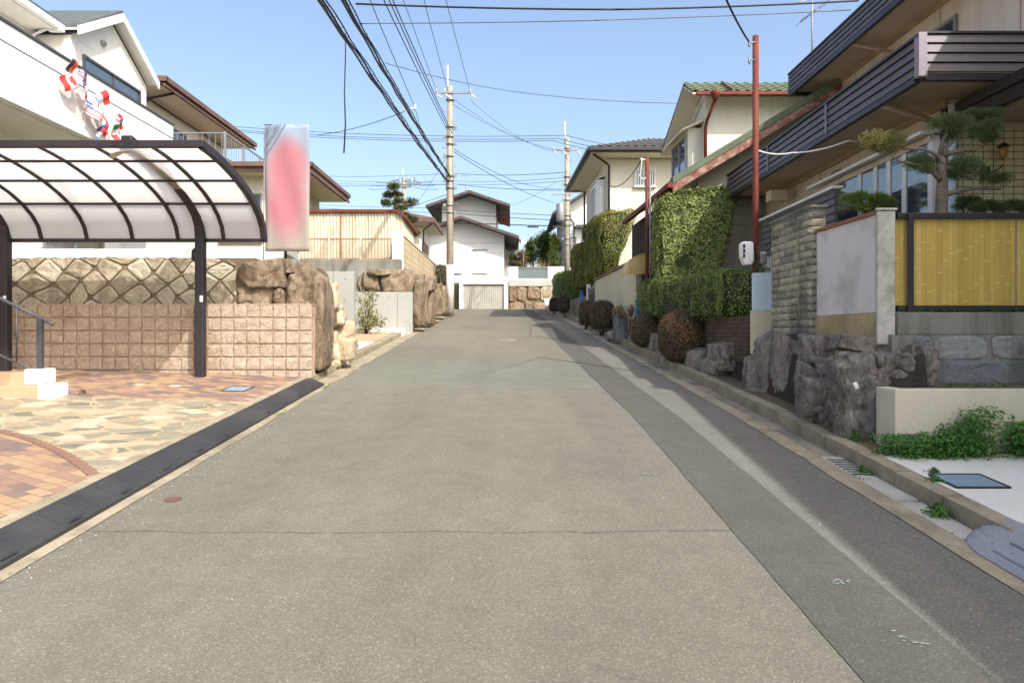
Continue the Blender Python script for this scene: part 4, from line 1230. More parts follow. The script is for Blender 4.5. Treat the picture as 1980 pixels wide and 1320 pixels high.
mb = MB(); mb.tube([bp(u, v) - Vector((.03, 0, 0)) for u, v in ((140, 114), (141, 135), (148, 160), (170, 185), (183, 205), (197, 228), (210, 250), (214, 275))], .006, 5); mb.build('cord', WIREG, t)

# ---- brown-eaved two-storey house
t = thing('brown_eaved_house', 'cream two-storey house with flat brown fascias and a railed balcony', 'house', (-11, 25, 3.72))
mb = MB(); mb.box(-20, -7.45, 22.9, 27.0, 3.5, 6.75); mb.box(-20, -11.7, 22.2, 28.3, 7.05, 9.3); mb.build('wall', CREAMW, t)
mb = MB(); mb.box(-22, -10.7, 21.5, 29.0, 9.28, 9.5); a = mb.build('roof', BROWNF, t)
mb = MB(); mb.hexa([(-22, 21.6, 9.5), (-10.8, 21.6, 9.5), (-10.8, 28.9, 9.5), (-22, 28.9, 9.5), (-20, 24.5, 10.3), (-13.5, 24.5, 10.3), (-13.5, 26, 10.3), (-20, 26, 10.3)]); mb.build('roof_top', BROWNF, a)
mb = MB(); mb.box(-21.9, -10.8, 21.6, 28.9, 9.255, 9.279); mb.build('soffit', SOFFIT_P, a)
mb = MB(); mb.box(-10.72, -10.60, 21.45, 29.05, 9.36, 9.52); mb.box(-22, -10.6, 21.40, 21.499, 9.36, 9.52); mb.box(-10.715, -10.66, 21.45, 29.05, 9.22, 9.30); mb.build('fascia_lip', BROWNF, a)
mb = MB(); mb.box(-20, -6.4, 22.2, 27.4, 6.78, 7.02); b_ = mb.build('lower_roof', BROWNF, t)
mb = MB(); mb.box(-19.9, -6.5, 22.3, 27.3, 6.745, 6.779); mb.build('soffit', SOFFIT_P, b_)
mb = MB(); mb.box(-6.42, -6.34, 22.14, 27.45, 6.92, 7.06); mb.box(-20, -6.34, 22.10, 22.199, 6.92, 7.06); mb.box(-6.41, -6.37, 22.15, 27.4, 6.72, 6.80); mb.build('fascia_lip', BROWNF, b_)
mb = MB()
for zz in (7.9, 7.12): mb.bar((-9, 21.9, zz), (-9, 26.5, zz), .04, .04); mb.bar((-14, 21.9, zz), (-9, 21.9, zz), .04, .04)
for i in range(24): mb.bar((-9, 22 + i * .2, 7.1), (-9, 22 + i * .2, 7.9), .014, .014)
for i in range(24): mb.bar((-9.1 - i * .2, 21.9, 7.1), (-9.1 - i * .2, 21.9, 7.9), .014, .014)
for y in (21.9, 23.4, 24.9, 26.5): mb.bar((-9, y, 7.03), (-9, y, 7.94), .06, .06)
mb.bar((-10.7, 21.9, 7.03), (-10.7, 21.9, 7.94), .06, .06)
mb.build('balcony_railing', GREYM, t)
mb = MB(); mb.tube([(-10.75, 22.2, 9.24), (-11.5, 22.1, 9.05), (-11.62, 22.1, 8.9), (-11.62, 22.1, 7.05)], .04, 6); mb.tube([(-11.6, 22.15, 9.1), (-11.6, 28.3, 9.1)], .03, 6)
mb.tube([(-6.6, 22.5, 6.72), (-7.35, 22.8, 6.4), (-7.40, 22.8, 3.8)], .04, 6); parts_of(mb, 'downpipe', BLACKM, t)
window(t, 'x', -11.7, 23.2, 25.0, 7.5, 8.7, 1, GREYM, GLASS, 1); window(t, 'x', -11.7, 25.8, 27.4, 7.5, 8.7, 1, GREYM, GLASS, 1)
mb = MB(); mb.box(-11.69, -11.62, 25.25, 25.45, 8.2, 8.42); mb.build('vent', BLACKM, t)
window(t, 'x', -7.45, 23.3, 25.1, 5.4, 6.4, 1, GREYM, GLASS, 1)
window(t, 'y', 22.9, -9.6, -8.2, 4.6, 6.2, -1, GREYM, GLASS, 1)

# ---- corrugated shed
t = thing('corrugated_shed', 'cream corrugated shed with a rusty red roof edge above the boulders', 'shed', (-5, 21.9, 3.72))
mb = MB(); nn = 420; x0_, x1_ = -6.6, -3.42
vs = [(x0_ + (x1_ - x0_) * i / nn, 21.9 - .018 * (1 if math.sin(i / nn * (x1_ - x0_) / .10 * 6.283) > 0 else -1) * min(1, abs(math.sin(i / nn * (x1_ - x0_) / .10 * 6.283)) * 2), z) for z in (3.72, 5.40) for i in range(nn + 1)]
mb.add(vs, [(i, i + 1, nn + 2 + i, nn + 1 + i) for i in range(nn)])
vs = [(-3.42 + .015 * math.sin(i * .9), 21.9 + i * .02, z) for z in (3.72, 5.30) for i in range(120)]
mb.add(vs, [(i, i + 1, 120 + i + 1, 120 + i) for i in range(119)])
mb.build('sheet_wall', CORR, t)
mb = MB(); mb.hexa([(-6.7, 21.8, 5.40), (-3.52, 21.8, 5.40), (-3.35, 24.4, 5.20), (-6.7, 24.4, 5.2), (-6.7, 21.8, 5.49), (-3.52, 21.8, 5.49), (-3.35, 24.4, 5.28), (-6.7, 24.4, 5.28)])
mb.build('roof', RUST, t)
mb = MB(); mb.hexa([(-3.6, 21.78, 5.38), (-3.30, 21.78, 5.20), (-3.30, 24.4, 5.08), (-3.6, 24.4, 5.2), (-3.6, 21.78, 5.50), (-3.30, 21.78, 5.30), (-3.30, 24.4, 5.18), (-3.6, 24.4, 5.32)]); mb.build('verge_trim', RUST, t)
mb = MB(); mb.tube([(-5.35, 21.86, 3.75), (-5.35, 21.86, 5.4)], .018, 6); mb.build('downpipe', RUSTRAIL, t)

# ---- rusty mesh fence in front of it
t = thing('mesh_fence', 'rusty wire mesh fence in front of the corrugated shed', 'fence', (-4.6, 21.2, 3.72))
mb = MB()
xf0, xf1, yf, zf0, zf1 = -6.45, -3.62, 21.2, 3.88, 4.48
for z in (zf0, zf1): mb.bar((xf0, yf, z), (xf1, yf, z), .035, .035)
mb.build('fence_rail', RUSTRAIL, t)
for x in (xf0, -5.55, -4.59, -3.64):
    m = MB(); m.bar((x, yf, 3.7), (x, yf, zf1 + .02), .045, .045); m.build('fence_post', CORR, t)
mb = MB(); x = xf0
while x < xf1 - .05:
    mb.bar((x, yf, zf0), (min(xf1, x + .6), yf, zf0 + .6 * min(1, (xf1 - x) / .6)), .006, .006); mb.bar((x, yf, zf1), (min(x + .6, xf1), yf, zf1 - .6 * min(1, (xf1 - x) / .6)), .006, .006); x += .075
mb.build('wire_mesh', RUSTRAIL, t)

# ---- garden block wall running up the street, with its white end pier, on a concrete and boulder base
t = thing('garden_block_wall', 'weathered tan block wall running up the street behind the boulders', 'wall', (-3.4, 25, 3.6))
mb = MB(); mb.box(-3.45, -3.30, 20.95, 30.0, 3.55, 4.56); mb.build('wall', CMUJ, t, bev=.01)
mb = MB(); mb.box(-3.47, -3.28, 20.95, 30.02, 4.561, 4.61); mb.build('coping', CMU, t, bev=.01)
mb = MB(); mb.box(-3.55, -3.25, 20.70, 20.94, 3.5, 4.60); mb.build('end_pier', WHITEW, t, bev=.01)
t = thing('boulder_retaining_wall', 'brown boulder retaining wall leading up the street to the utility pole', 'wall', (-3.3, 22, 1.7))
mb = MB(); mb.box(-7, -3.26, 20.5, 20.95, 1.5, 3.80); mb.box(-3.72, -3.27, 20.95, 33, 1.5, 3.62); mb.build('concrete_band', STAIN_CONC, t, bev=.02)
RB = [(700, 526, 732, 566, 20.3, .7, 51), (728, 520, 798, 568, 20.3, .8, 52), (708, 519, 752, 533, 20.2, .5, 53), (690, 530, 706, 566, 20.4, .5, 59),
      (795, 528, 818, 550, 20.6, .7, 54), (797, 538, 824, 634, 20.4, .8, 55), (814, 552, 838, 626, 22.2, .9, 56), (830, 556, 852, 612, 24.2, .9, 57), (838, 552, 862, 606, 26.2, 1., 58), (846, 560, 866, 606, 28.6, 1., 60), (805, 532, 838, 562, 21.8, .9, 61), (826, 548, 852, 570, 24.5, .9, 62)]
for (a, b, c, d, Y, dp, sd) in RB:
    mb = MB(); rock_px(mb, a, b, c, d, Y, dp, sd, 4, .06, 0, 1.2); mb.build('boulder', ROCK, t)
for i, Y in enumerate((30.5, 32, 33.4)):
    mb = MB(); rock(mb, (-3.2 - .1 * (i % 2), Y, zr(Y) + .5), (.8, 1.4, 1.5), 90 + i, 3, .08); mb.build('boulder', ROCK, t)
# fence along the lower garden behind the banner
t = thing('garden_fence', 'low white and grey mesh garden fence behind the banner', 'fence', (-5.5, 16, 2.7))
mb = MB()
for i in range(14): mb.bar((-9.2 + i * .28, 15.6, 2.62), (-9.2 + i * .28, 15.6, 3.2), .02, .02)
mb.bar((-9.3, 15.6, 3.2), (-5.4, 15.6, 3.2), .035, .035); mb.bar((-9.3, 15.6, 2.75), (-5.4, 15.6, 2.75), .035, .035)
mb.build('railing', WHITEM, t)
mb = MB(); mb.box(-9.3, -5.2, 15.7, 15.85, 2.5, 2.85); mb.build('base_wall', CONC, t)

# ---- cloud-pruned pine
t = thing('cloud_pruned_pine', 'round-topped cloud-pruned pine rising behind the corrugated shed', 'tree', (-4.6, 25, 3.72))
Yp = 25.0
mb = MB(); mb.tube([at(770, 560, Yp), at(768, 470, Yp), at(764, 410, Yp), at(763, 365, Yp)], [.10, .08, .06, .03], 8)
for (u0, v0, u1, v1) in ((768, 440, 798, 430), (766, 400, 795, 395), (765, 395, 748, 395), (764, 378, 750, 378), (768, 470, 800, 455), (770, 480, 792, 480)): mb.tube([at(u0, v0, Yp), at(u1, v1, Yp)], [.035, .02], 6)
mb.build('trunk', BARK_D, t)
pads = [(761, 361, 22, 16), (752, 377, 24, 14), (770, 376, 20, 13), (749, 393, 24, 17), (770, 390, 22, 14), (792, 394, 30, 20), (775, 403, 30, 12), (796, 425, 26, 18), (780, 418, 22, 12), (790, 446, 26, 16), (800, 452, 22, 16), (785, 462, 24, 14)]
for i, (u, v, w_, h_) in enumerate(pads):
    m = MB(); c = at(u, v, Yp + (i % 3 - 1) * .15); pine_pad(m, c, (w_ / F * Yp * 1.1, w_ / F * Yp * .9, h_ / F * Yp * 1.15), 420, .085, 100 + i); m.build('foliage_pad', m_leaf('pine_mix_%d' % i, [srgb(50, 64, 38), srgb(84, 96, 48), srgb(66, 78, 42), srgb(124, 126, 66)], .6, .15) if i == 0 else bpy.data.materials['pine_mix_0'], t)

# ---- small brown-roofed house behind the pine
t = thing('small_brown_roofed_house', 'small low house with brown roof between the pine and the utility pole', 'house', (-6, 34, 3.72))
mb = MB(); mb.box(-9, -4.35, 33.8, 37, 3.2, 6.9); mb.build('wall', CREAMW, t)
mb = MB(); mb.hexa([(-9, 33, 6.88), (-3.67, 33, 6.88), (-3.67, 37.4, 6.88), (-9, 37.4, 6.88), (-9, 33, 7.1), (-3.67, 33, 7.1), (-3.67, 37.4, 7.1), (-9, 37.4, 7.1)])
mb.hexa([(-9, 33.02, 7.1), (-3.69, 33.02, 7.1), (-3.69, 37.38, 7.1), (-9, 37.38, 7.1), (-9, 34.6, 7.7), (-5.6, 34.6, 7.7), (-5.6, 35.8, 7.7), (-9, 35.8, 7.7)])
r_ = mb.build('roof', BROWNF, t); mb = MB(); mb.box(-8.9, -3.75, 33.1, 37.3, 6.85, 6.879); mb.build('soffit', SOFFIT_P, r_)
mb = MB(); mb.tube([(-3.8, 33.2, 6.85), (-4.25, 33.6, 6.6), (-4.27, 33.7, 4)], .04, 6); mb.build('downpipe', BLACKM, t)
mb = MB(); mb.box(-4.35, -4.30, 34.2, 36.0, 4.0, 6.1); mb.build('door', BROWNF, t)
window(t, 'y', 33.8, -5.6, -4.8, 4.8, 6.0, -1, GREYM, GLASS, 0)
t = thing('mesh_gate', 'dark brown louvred garden gate beyond the tan block wall', 'gate', (-3.9, 31.5, 3.7))
mb = MB(); mb.box(-3.98, -3.94, 30.2, 32.2, 3.7, 5.6); mb.build('gate_panel', BROWNF, t)
mb = MB()
for i in range(12): mb.box(-3.938, -3.925, 30.25, 32.15, 3.8 + i * .15, 3.86 + i * .15)
mb.build('louvres', BLACKM, t)
mb = MB(); mb.bar((-3.95, 30.12, 3.6), (-3.95, 30.12, 5.7), .1, .1); mb.build('gate_post', WHITEM, t)
t = thing('hedge', 'brownish green hedge between the tan block wall and the utility pole', 'hedge', (-3.4, 33, 2.8))
A_, C_, B_ = ball_cloud((-3.45, 33, 4.1), (1.3, 3.0, 1.5), 1800, .09, 61)
A_.build('foliage', L_AZA if False else m_leaf('mixed_leaf', [srgb(74, 76, 42), srgb(110, 106, 58), srgb(90, 84, 50)], .6), t); C_.build('twigs', CORE_B, t)
# ================================================================ END OF THE STREET
BARGE = mat('grey_brown_board', srgb(88, 78, 76), srgb(76, 68, 66), 2, .6)
t = thing('garage', 'boxy white concrete garage with a beige shutter at the end of the street', 'garage', (-1.8, 44, 2.986))
mb = MB(); mb.box(-3.34, -3.08, 44, 49, 2.6, 4.72); mb.box(-.52, -.24, 44, 49, 2.6, 4.72); mb.box(-3.34, -.24, 44, 49, 4.72, 5.18); mb.box(-3.08, -.52, 48.8, 49, 2.6, 4.72)
mb.build('frame', mat('white_render_stained', (.68, .67, .62), (.62, .60, .55), .8, .85, .1, 40, dirt=srgb(150, 140, 118), damt=.6, streak=True), t, bev=.02)
mb = MB(); n = 44; vs = []
for z in (2.7, 4.71):
    for i in range(n * 4 + 1):
        x = -3.08 + 2.56 * i / (n * 4); vs.append((x, 44.14 - .02 * (1 if (i // 4) % 2 else 0), z))
w = n * 4 + 1
mb.add(vs, [(i, i + 1, w + i + 1, w + i) for i in range(w - 1)]); mb.box(-1.74, -1.70, 44.09, 44.12, 3.6, 3.75); mb.build('shutter', SHUTTER, t)

t = thing('white_gabled_house', 'white two-tier gabled house with brown eaves behind the garage', 'house', (-3, 46.5, 4.9))
mb = MB()
def gable(mb, xa, xb, xr, y0, y1, z0, ze, zrg):
    mb.prism([(xa, y0, z0), (xb, y0, z0), (xb, y0, ze(xb)), (xr, y0, zrg), (xa, y0, ze(xa))], (0, y1 - y0, 0))
sl = .345
zl = lambda x: 9.05 - sl * abs(x + 3.3) 
gable(mb, -5.75, -.52, -3.3, 46, 53, 2.9, zl, zl(-3.3))
zu = lambda x: 11.42 - .34 * abs(x + 2.98)
gable(mb, -5.0, -1.16, -2.98, 49.8, 57, 6.5, zu, zu(-2.98))
mb.box(-9, -5.751, 46.3, 52, 2.9, 7.6)
mb.build('wall', mat('white_siding', (.62, .63, .62), (.58, .59, .58), .5, .8, .1, 40), t)
def rslab(mb, x0, x1, z0, z1, y0, y1, th):
    mb.hexa([(x0, y0, z0), (x1, y0, z1), (x1, y1, z1), (x0, y1, z0), (x0, y0, z0 + th), (x1, y0, z1 + th), (x1, y1, z1 + th), (x0, y1, z0 + th)])
mb = MB(); rslab(mb, -7.1, -3.3, zl(-7.1) + .02, zl(-3.3) + .02, 45, 54, .14); rslab(mb, -3.3, .40, zl(-3.3) + .02, zl(.40) + .02, 45, 54, .14); lr = mb.build('lower_roof', DARKROOF, t)
mb = MB(); rslab(mb, -7.12, -3.3, zl(-7.1) - .02, zl(-3.3) - .02, 44.94, 45.0, .18); rslab(mb, -3.3, .42, zl(-3.3) - .02, zl(.42) - .02, 44.94, 45.0, .18)
mb.box(.38, .46, 45, 54, zl(.40) - .06, zl(.40) + .1); mb.build('bargeboard', BARGE, lr)
mb = MB(); rslab(mb, -7.0, -3.3, zl(-7.1) - .01, zl(-3.3) - .01, 45.01, 53.9, .025); rslab(mb, -3.3, .36, zl(-3.3) - .01, zl(.40) - .01, 45.01, 53.9, .025); mb.build('soffit', BARGE, lr)
mb = MB(); rslab(mb, -6.0, -2.98, zu(-6.0) + .02, zu(-2.98) + .02, 48.6, 58, .15); rslab(mb, -2.98, -.15, zu(-2.98) + .02, zu(-.15) + .02, 48.6, 58, .15); ur = mb.build('upper_roof', DARKROOF, t)
mb = MB(); rslab(mb, -6.02, -2.98, zu(-6.02) - .02, zu(-2.98) - .02, 48.52, 48.6, .19); rslab(mb, -2.98, -.13, zu(-2.98) - .02, zu(-.13) - .02, 48.52, 48.6, .19); mb.build('bargeboard', BARGE, ur)
mb = MB(); rslab(mb, -5.95, -2.98, zu(-6.0) - .01, zu(-2.98) - .01, 48.61, 57.9, .025); rslab(mb, -2.98, -.2, zu(-2.98) - .01, zu(-.15) - .01, 48.61, 57.9, .025); mb.build('soffit', BARGE, ur)
mb = MB()
for (xa, xb, z) in ((-2.6, -1.6, 7.12), (-2.6, -1.6, 5.55), (-5.1, -3.3, 5.55)): mb.box(xa, xb, 45.9, 46, z, z + .05)
for z in (7.55, 6.9): mb.box(-5.7, -.56, 45.985, 46, z, z + .015)
mb.build('ledge', GREYM, t)
window(t, 'y', 46.3, -6.75, -6.3, 6.2, 6.85, -1, BLACKM, GLASS, 0, bars=4)
mb = MB(); mb.box(-3.0, -.6, 45.6, 46, 5.18, 5.45); mb.build('balcony_slab', CONC, t)
# antenna
t2 = thing('tv_antenna', 'thin TV antenna standing on the white gabled house', 'antenna', (-3.35, 50.5, 11.4))
mb = MB(); mb.tube([(-3.35, 50.5, 11.3), (-3.35, 50.5, 13.1)], .02, 6); mb.tube([(-3.7, 50.5, 13.0), (-3.0, 50.5, 13.05)], .012, 5)
for i in range(6): mb.tube([(-3.65 + i * .12, 50.3, 13.02), (-3.65 + i * .12, 50.7, 13.02)], .008, 4)
mb.build('mast', GREYM, t2)

# orange-tiled house behind
t = thing('orange_tiled_house', 'low house with an orange tiled roof to the right of the white gable', 'house', (.3, 56, 4.9))
mb = MB(); mb.box(-3, .2, 56, 62, 4.0, 8.3); mb.build('wall', GREYW, t)
mb = MB(); tile_roof(mb, at(955, 446, 54.5), at(1017, 473, 54.5), Vector((1.0, 60, 9.4)), Vector((-1.6, 60, 10.6)), .3, .04, 8); mb.build('roof', ORANGEROOF, t)
mb = MB(); a_, b_ = at(955, 443, 54.3), at(1017, 470, 54.3); mb.bar(a_, b_, .12, .16); mb.build('bargeboard', BROWNF, t)
mb = MB(); a_, b_ = at(930, 500, 52.5), at(1012, 465, 52.5); mb.hexa([(-.7, 50, 5.0), (.4, 50, 5.0), (.4, 52, 5.0), (-.7, 52, 5.0), (-.7, 50, 7.0), (.4, 50, 7.8), (.4, 52, 7.8), (-.7, 52, 7.0)]); mb.build('porch', mat('corr_grey', srgb(190, 190, 186), srgb(160, 160, 156), 6, .7, .4, 10), t)

# walls and fence right of the garage
t = thing('far_stone_wall', 'big fitted tan stones holding the plot right of the garage', 'wall', (1.5, 44, 2.986))
mb = MB(); mb.box(-.2, 9.0, 44.12, 44.6, 2.4, 4.72); mb.build('mortar', MORTAR_DARK, t)
mb = MB(); stones(mb, (-.2, 44.1, 2.75), (1, 0, 0), (0, 0, 1), (0, -1, 0), 9.2, 1.85, .85, .75, 'grid', 9, .06, .10); mb.build('stone_face', RUBBLE_W, t)
mb = MB(); mb.box(-.2, 9.0, 44.0, 44.6, 4.6, 5.0); mb.build('coping', CONC, t, bev=.02)
t = thing('far_white_wall', 'white rendered wall with a pale blue-green railing panel above big stones', 'wall', (1, 44.2, 5.0))
mb = MB(); mb.box(-.2, .38, 44.15, 44.35, 5.0, 5.85); mb.box(2.26, 3.6, 44.15, 44.35, 5.0, 5.85); mb.box(.38, 2.26, 44.17, 44.33, 5.0, 5.08); mb.build('wall', WHITEW, t)
mb = MB(); mb.box(.38, 2.26, 44.27, 44.29, 5.08, 5.8); mb.build('panel', mat('sea_panel', srgb(150, 172, 168), srgb(132, 156, 152), 3, .6), t)
mb = MB()
for i in range(20): mb.box(.4 + i * .096, .43 + i * .096, 44.2, 44.225, 5.08, 5.8)
for z in (5.1, 5.78): mb.box(.38, 2.26, 44.19, 44.235, z, z + .04)
mb.build('railing', GREYM, t)
t = thing('white_bin', 'small white box standing by the far stone wall', 'box', (2.55, 42.6, 2.99))
mb = MB(); mb.hexa([(2.0, 42.3, 3.3), (2.65, 42.3, 3.3), (2.65, 42.8, 3.3), (2.0, 42.8, 3.3), (1.95, 42.3, 3.72), (2.65, 42.3, 3.72), (2.65, 42.9, 3.78), (1.95, 42.9, 3.78)]); mb.build('box', WHITEM, t, bev=.03)
mb = MB()
for x in (2.06, 2.56): mb.bar((x, 42.4, 2.95), (x, 42.4, 3.3), .05, .05)
mb.build('box_legs', BLACKM, t)

# satellite dish on a pole
t = thing('satellite_dish', 'round white dish on a thin pole above the far shrubs', 'dish', (.75, 46.2, 4.9))
mb = MB(); c = at(1012.5, 468, 46); mb.tube([(c.x, 46.2, 4.5), (c.x, 46.2, c.z)], .035, 6); mb.build('mast', GREYM, t)
mb = MB(); pf = [(0, .0), (.1, -.005), (.2, -.02), (.27, -.05)]; vs = []
for r_, dz in pf:
    for j in range(20): vs.append((c.x + .62 * max(r_, .001) * math.cos(j * .31416), 46 + dz - .05, c.z + .62 * max(r_, .001) * 1.2 * math.sin(j * .31416)))
mb.add(vs, [(i * 20 + j, i * 20 + (j + 1) % 20, (i + 1) * 20 + (j + 1) % 20, (i + 1) * 20 + j) for i in range(3) for j in range(20)], 0, True); o = mb.build('dish', WHITEM, t); md = o.modifiers.new('s', 'SOLIDIFY'); md.thickness = .02

# trees and shrubs there
def tree(name, label, cat, u, v, w_, h_, Y, n, size, seed, leafm, trunk=True, nb=6, group=None, base_z=None, tf=None):
    rnd = random.Random(seed); c = at(u, v, Y); W = w_ / F * Y; H = h_ / F * Y
    bz = base_z if base_z is not None else c.z - H * .6
    t = thing(name, label, cat, (c.x, Y, bz), group)
    blobs = []
    for i in range(nb):
        f = i / max(1, nb - 1)
        blobs.append(((c.x + rnd.uniform(-.3, .3) * W * (1 - .5 * f), Y + rnd.uniform(-.2, .2) * W, c.z - H * .3 + f * H * .62), (W * rnd.uniform(.5, .75) * (1.1 - .5 * f), W * .7, H * rnd.uniform(.35, .5))))
    tree_cloud(blobs, n, size, seed).build('crown', leafm, t)
    if trunk:
        mb = MB(); mb.tube([(c.x, Y, bz - .3), (c.x + .05, Y, c.z), (c.x, Y, c.z + H * .4)], [W * .05 + .03, W * .03 + .02, .015], 7)
        for i in range(nb): mb.tube([(c.x + .03, Y, bz + (c.z - bz) * .5 + i * H * .06), blobs[i][0]], [.04, .012], 5)
        mb.build('trunk', BARK_D, t)
    return t
tree('conifer', 'dark green bushy conifer at the end of the street', 'tree', 1050, 480, 46, 64, 50, 6000, .16, 5, L_TREE, base_z=4.5)
tree('conifer', 'tall dark pointed conifer top rising behind the end shrubs', 'tree', 1056, 470, 20, 50, 54, 2500, .15, 6, L_TREE, base_z=4.5, nb=7)
tree('bamboo_clump', 'yellow-green feathery bamboo clump by the far pole', 'tree', 1073, 486, 26, 72, 48, 4000, .15, 7, L_YEL, base_z=4.5, nb=8)
tree('tree', 'mid green tree behind the satellite dish', 'tree', 1030, 486, 36, 44, 56, 4000, .17, 8, L_TREE, base_z=4.5)
tree('shrub', 'brown leafed shrub above the far white wall', 'shrub', 1010, 502, 34, 30, 46.5, 2600, .12, 9, L_BROWN, base_z=4.9, nb=5)
tree('shrub', 'green and brown shrub behind the pale railing panel', 'shrub', 992, 506, 28, 26, 47, 1800, .12, 10, L_TREE, base_z=4.9, nb=5)
tree('tree', 'small green tree leaning over the far white wall on the right', 'tree', 1078, 505, 26, 40, 46, 2500, .13, 14, L_TREE, base_z=4.5, nb=5)
t = thing('pampas_grass', 'tuft of dry upright straw-coloured stems above the railing panel', 'grass', (1.9, 46, 5.0))
mb = MB(); rnd = random.Random(4)
for i in range(240):
    x = rnd.gauss(1.8, .42); needle(mb, (x, 46 + rnd.gauss(0, .2), 5.2), (rnd.gauss(0, .22), rnd.gauss(0, .2), 1), rnd.uniform(.6, 1.5), .03, rnd)
mb.build('stems', L_STEM, t)
# ================================================================ RIGHT SIDE
def I(u, v, Y):
    p = at(u, v, Y); return Vector((p.x + 0.035 * max(0.0, Y - 8.0), p.y, p.z))

# ---- low cream wall, weeds, lid, ramp plate, grate
mb = MB(); mb.box(3.31, 9, 6.03, 6.16, .3, 1.13); mb.box(3.31, 3.44, 6.161, 6.35, .3, 1.13)
tag(mb.build('low_wall', mat('low_cream_wall', srgb(216, 208, 186), srgb(206, 198, 178), .5, .85, .15, 90, dirt=srgb(160, 148, 122), damt=.25), None, (5, 6.1, .6), bev=.008), 'smooth low cream wall at the back of the white forecourt', 'wall')
t = thing('weed_patch', 'thick green weeds growing along the foot of the low cream wall', 'weeds', (4, 5.85, .59))
mb = MB(); rnd = random.Random(12); cm = MB()
for k in range(120):
    x = rnd.uniform(3.15, 5.6); hgt = .14 + .26 * math.exp(-((x - 3.98) / .22) ** 2) + .10 * max(0, math.sin(x * 3.1)) + .03
    y = 5.86 + rnd.gauss(0, .07); gz = zr(y) + .11
    for i in range(85):
        f = rnd.random(); px = x + rnd.gauss(0, .05); py = y + rnd.gauss(0, .05)
        leaf(mb, (px, py, gz + f * hgt), (0, -.3, .9), .034, .019, rnd, .7)
mb.build('leaves', L_WEED, t)
for k in range(90):
    x = rnd.uniform(3.2, 5.5); y = 5.86 + rnd.gauss(0, .05); cm.tube([(x, y, zr(y) + .1), (x + rnd.gauss(0, .02), y - .02, zr(y) + .1 + rnd.uniform(.08, .2))], .002, 4)
pass
def tuft(label, x, y, r, h, n, seed, m=None, gz=None, name='weed_tuft'):
    rnd = random.Random(seed); mb = MB(); z = (zr(y) + .0) if gz is None else gz
    for i in range(n):
        a = rnd.uniform(0, 6.283); q = abs(rnd.gauss(0, .5)) * r
        leaf(mb, (x + q * math.cos(a), y + q * math.sin(a), z + h * rnd.random() * max(.15, 1 - q / r * .7)), (math.cos(a) * .5, math.sin(a) * .5, .7), .028, .014, rnd, .7)
    return tag(mb.build(name, m or L_WEED, None, (x, y, z)), label, 'weeds')
tuft('bushy green weed tuft growing in the gutter beside the forecourt kerb', 2.88, 4.72, .09, .10, 420, 3)
tuft('small weed tuft in the gutter beside the slotted grate', 2.89, 5.75, .06, .07, 160, 4)
tuft('small weed rooted at the foot of the tallest dark boulder', 3.16, 6.45, .08, .10, 200, 5, gz=zr(6.4) + .1)
tuft('thin weeds along the kerb edge by the white forecourt', 3.12, 5.15, .07, .04, 120, 6, gz=zr(5.15) + .11)
tuft('low weed beside the blue meter lid', 3.24, 5.36, .05, .04, 100, 7, gz=zr(5.42) + .11)
rnd = random.Random(21); mb = MB()
for i in range(1500):
    y = rnd.uniform(2.6, 20); y = rnd.choice([y, rnd.uniform(8, 14)]); side = rnd.random() < .5
    if mnoise.noise(Vector((y * 1.3, side * 5, 0))) < .05: continue
    x = (-2.72 if side else RX(2.76, y)) + rnd.gauss(0, .012)
    leaf(mb, (x, y, zr(y) + .008 + rnd.random() * .012), (0, 0, 1), .022, .010, rnd, .6)
tag(mb.build('crack_grass', L_WEED), kind='stuff')
mb = MB()
x0_, x1_, y0_, y1_ = 3.16, 3.54, 4.96, 5.29
vs = [(x0_, y0_), (x1_, y0_), (x1_, y1_), (x0_, y1_)]
mb.add([(a, b, zr(b) + .10) for a, b in vs] + [(a, b, zr(b) + .12) for a, b in vs], [(4, 5, 6, 7), (0, 1, 5, 4), (1, 2, 6, 5), (2, 3, 7, 6), (3, 0, 4, 7)])
o = tag(mb.build('water_meter_lid', LIDBLUE, None, (3.35, 5.13, zr(5.13) + .11)), 'blue rectangular meter lid set in the white forecourt on the right', 'access cover')
m = MB()
for a, b in ((0, 1), (1, 2), (2, 3), (3, 0)): m.bar((vs[a][0], vs[a][1], zr(vs[a][1]) + .118), (vs[b][0], vs[b][1], zr(vs[b][1]) + .118), .016, .014)
m.build('rim', BLACKM, o)
mb = MB()
for i in range(2):
    y = 5.05 + i * .62
    strip(mb, 2.762, 2.945, y, y + .6, .004, .6, 1, .03)
o = tag(mb.build('gutter_lid', CONC, None, (2.85, 5.3, .43), bev=.006), 'pale concrete gutter lid pair with drainage slots beside the kerb', 'drain cover')
m = MB()
for i in range(7): m.bar((2.775, 5.70 + i * .075, zr(5.70 + i * .075) + .006), (2.935, 5.68 + i * .075, zr(5.68 + i * .075) + .006), .018, .006)
m.build('slots', DARKGAP, o)
mb = MB(); strip(mb, 2.762, 2.94, 4.30, 5.0, .002, .6, 1, .03); tag(mb.build('gutter_lid', CONC, None, (2.85, 4.6, .37), bev=.006), 'plain pale concrete gutter lid nearest the grey plastic ramp', 'drain cover')
t = thing('plastic_kerb_ramp', 'ribbed grey plastic kerb ramp with a rounded end at the right edge', 'kerb ramp', (2.95, 3.6, .3))
mb = MB()
rows = 26; vs = []; cols = 10
for i in range(rows + 1):
    y = 4.42 - 1.9 * i / rows
    for j in range(cols + 1):
        s = j / cols; e = max(0, (y - 4.0)) / .42; w = math.sqrt(max(0.0, 1 - e * e))
        x = 3.06 - s * .36 * (.12 + .88 * w)
        h = (.135 * (1 - s) ** .8 + .012) * (.45 + .55 * w) + (.005 if j in (3, 6, 8) else 0)
        vs.append((x, y, zr(y) + h))
w = cols + 1
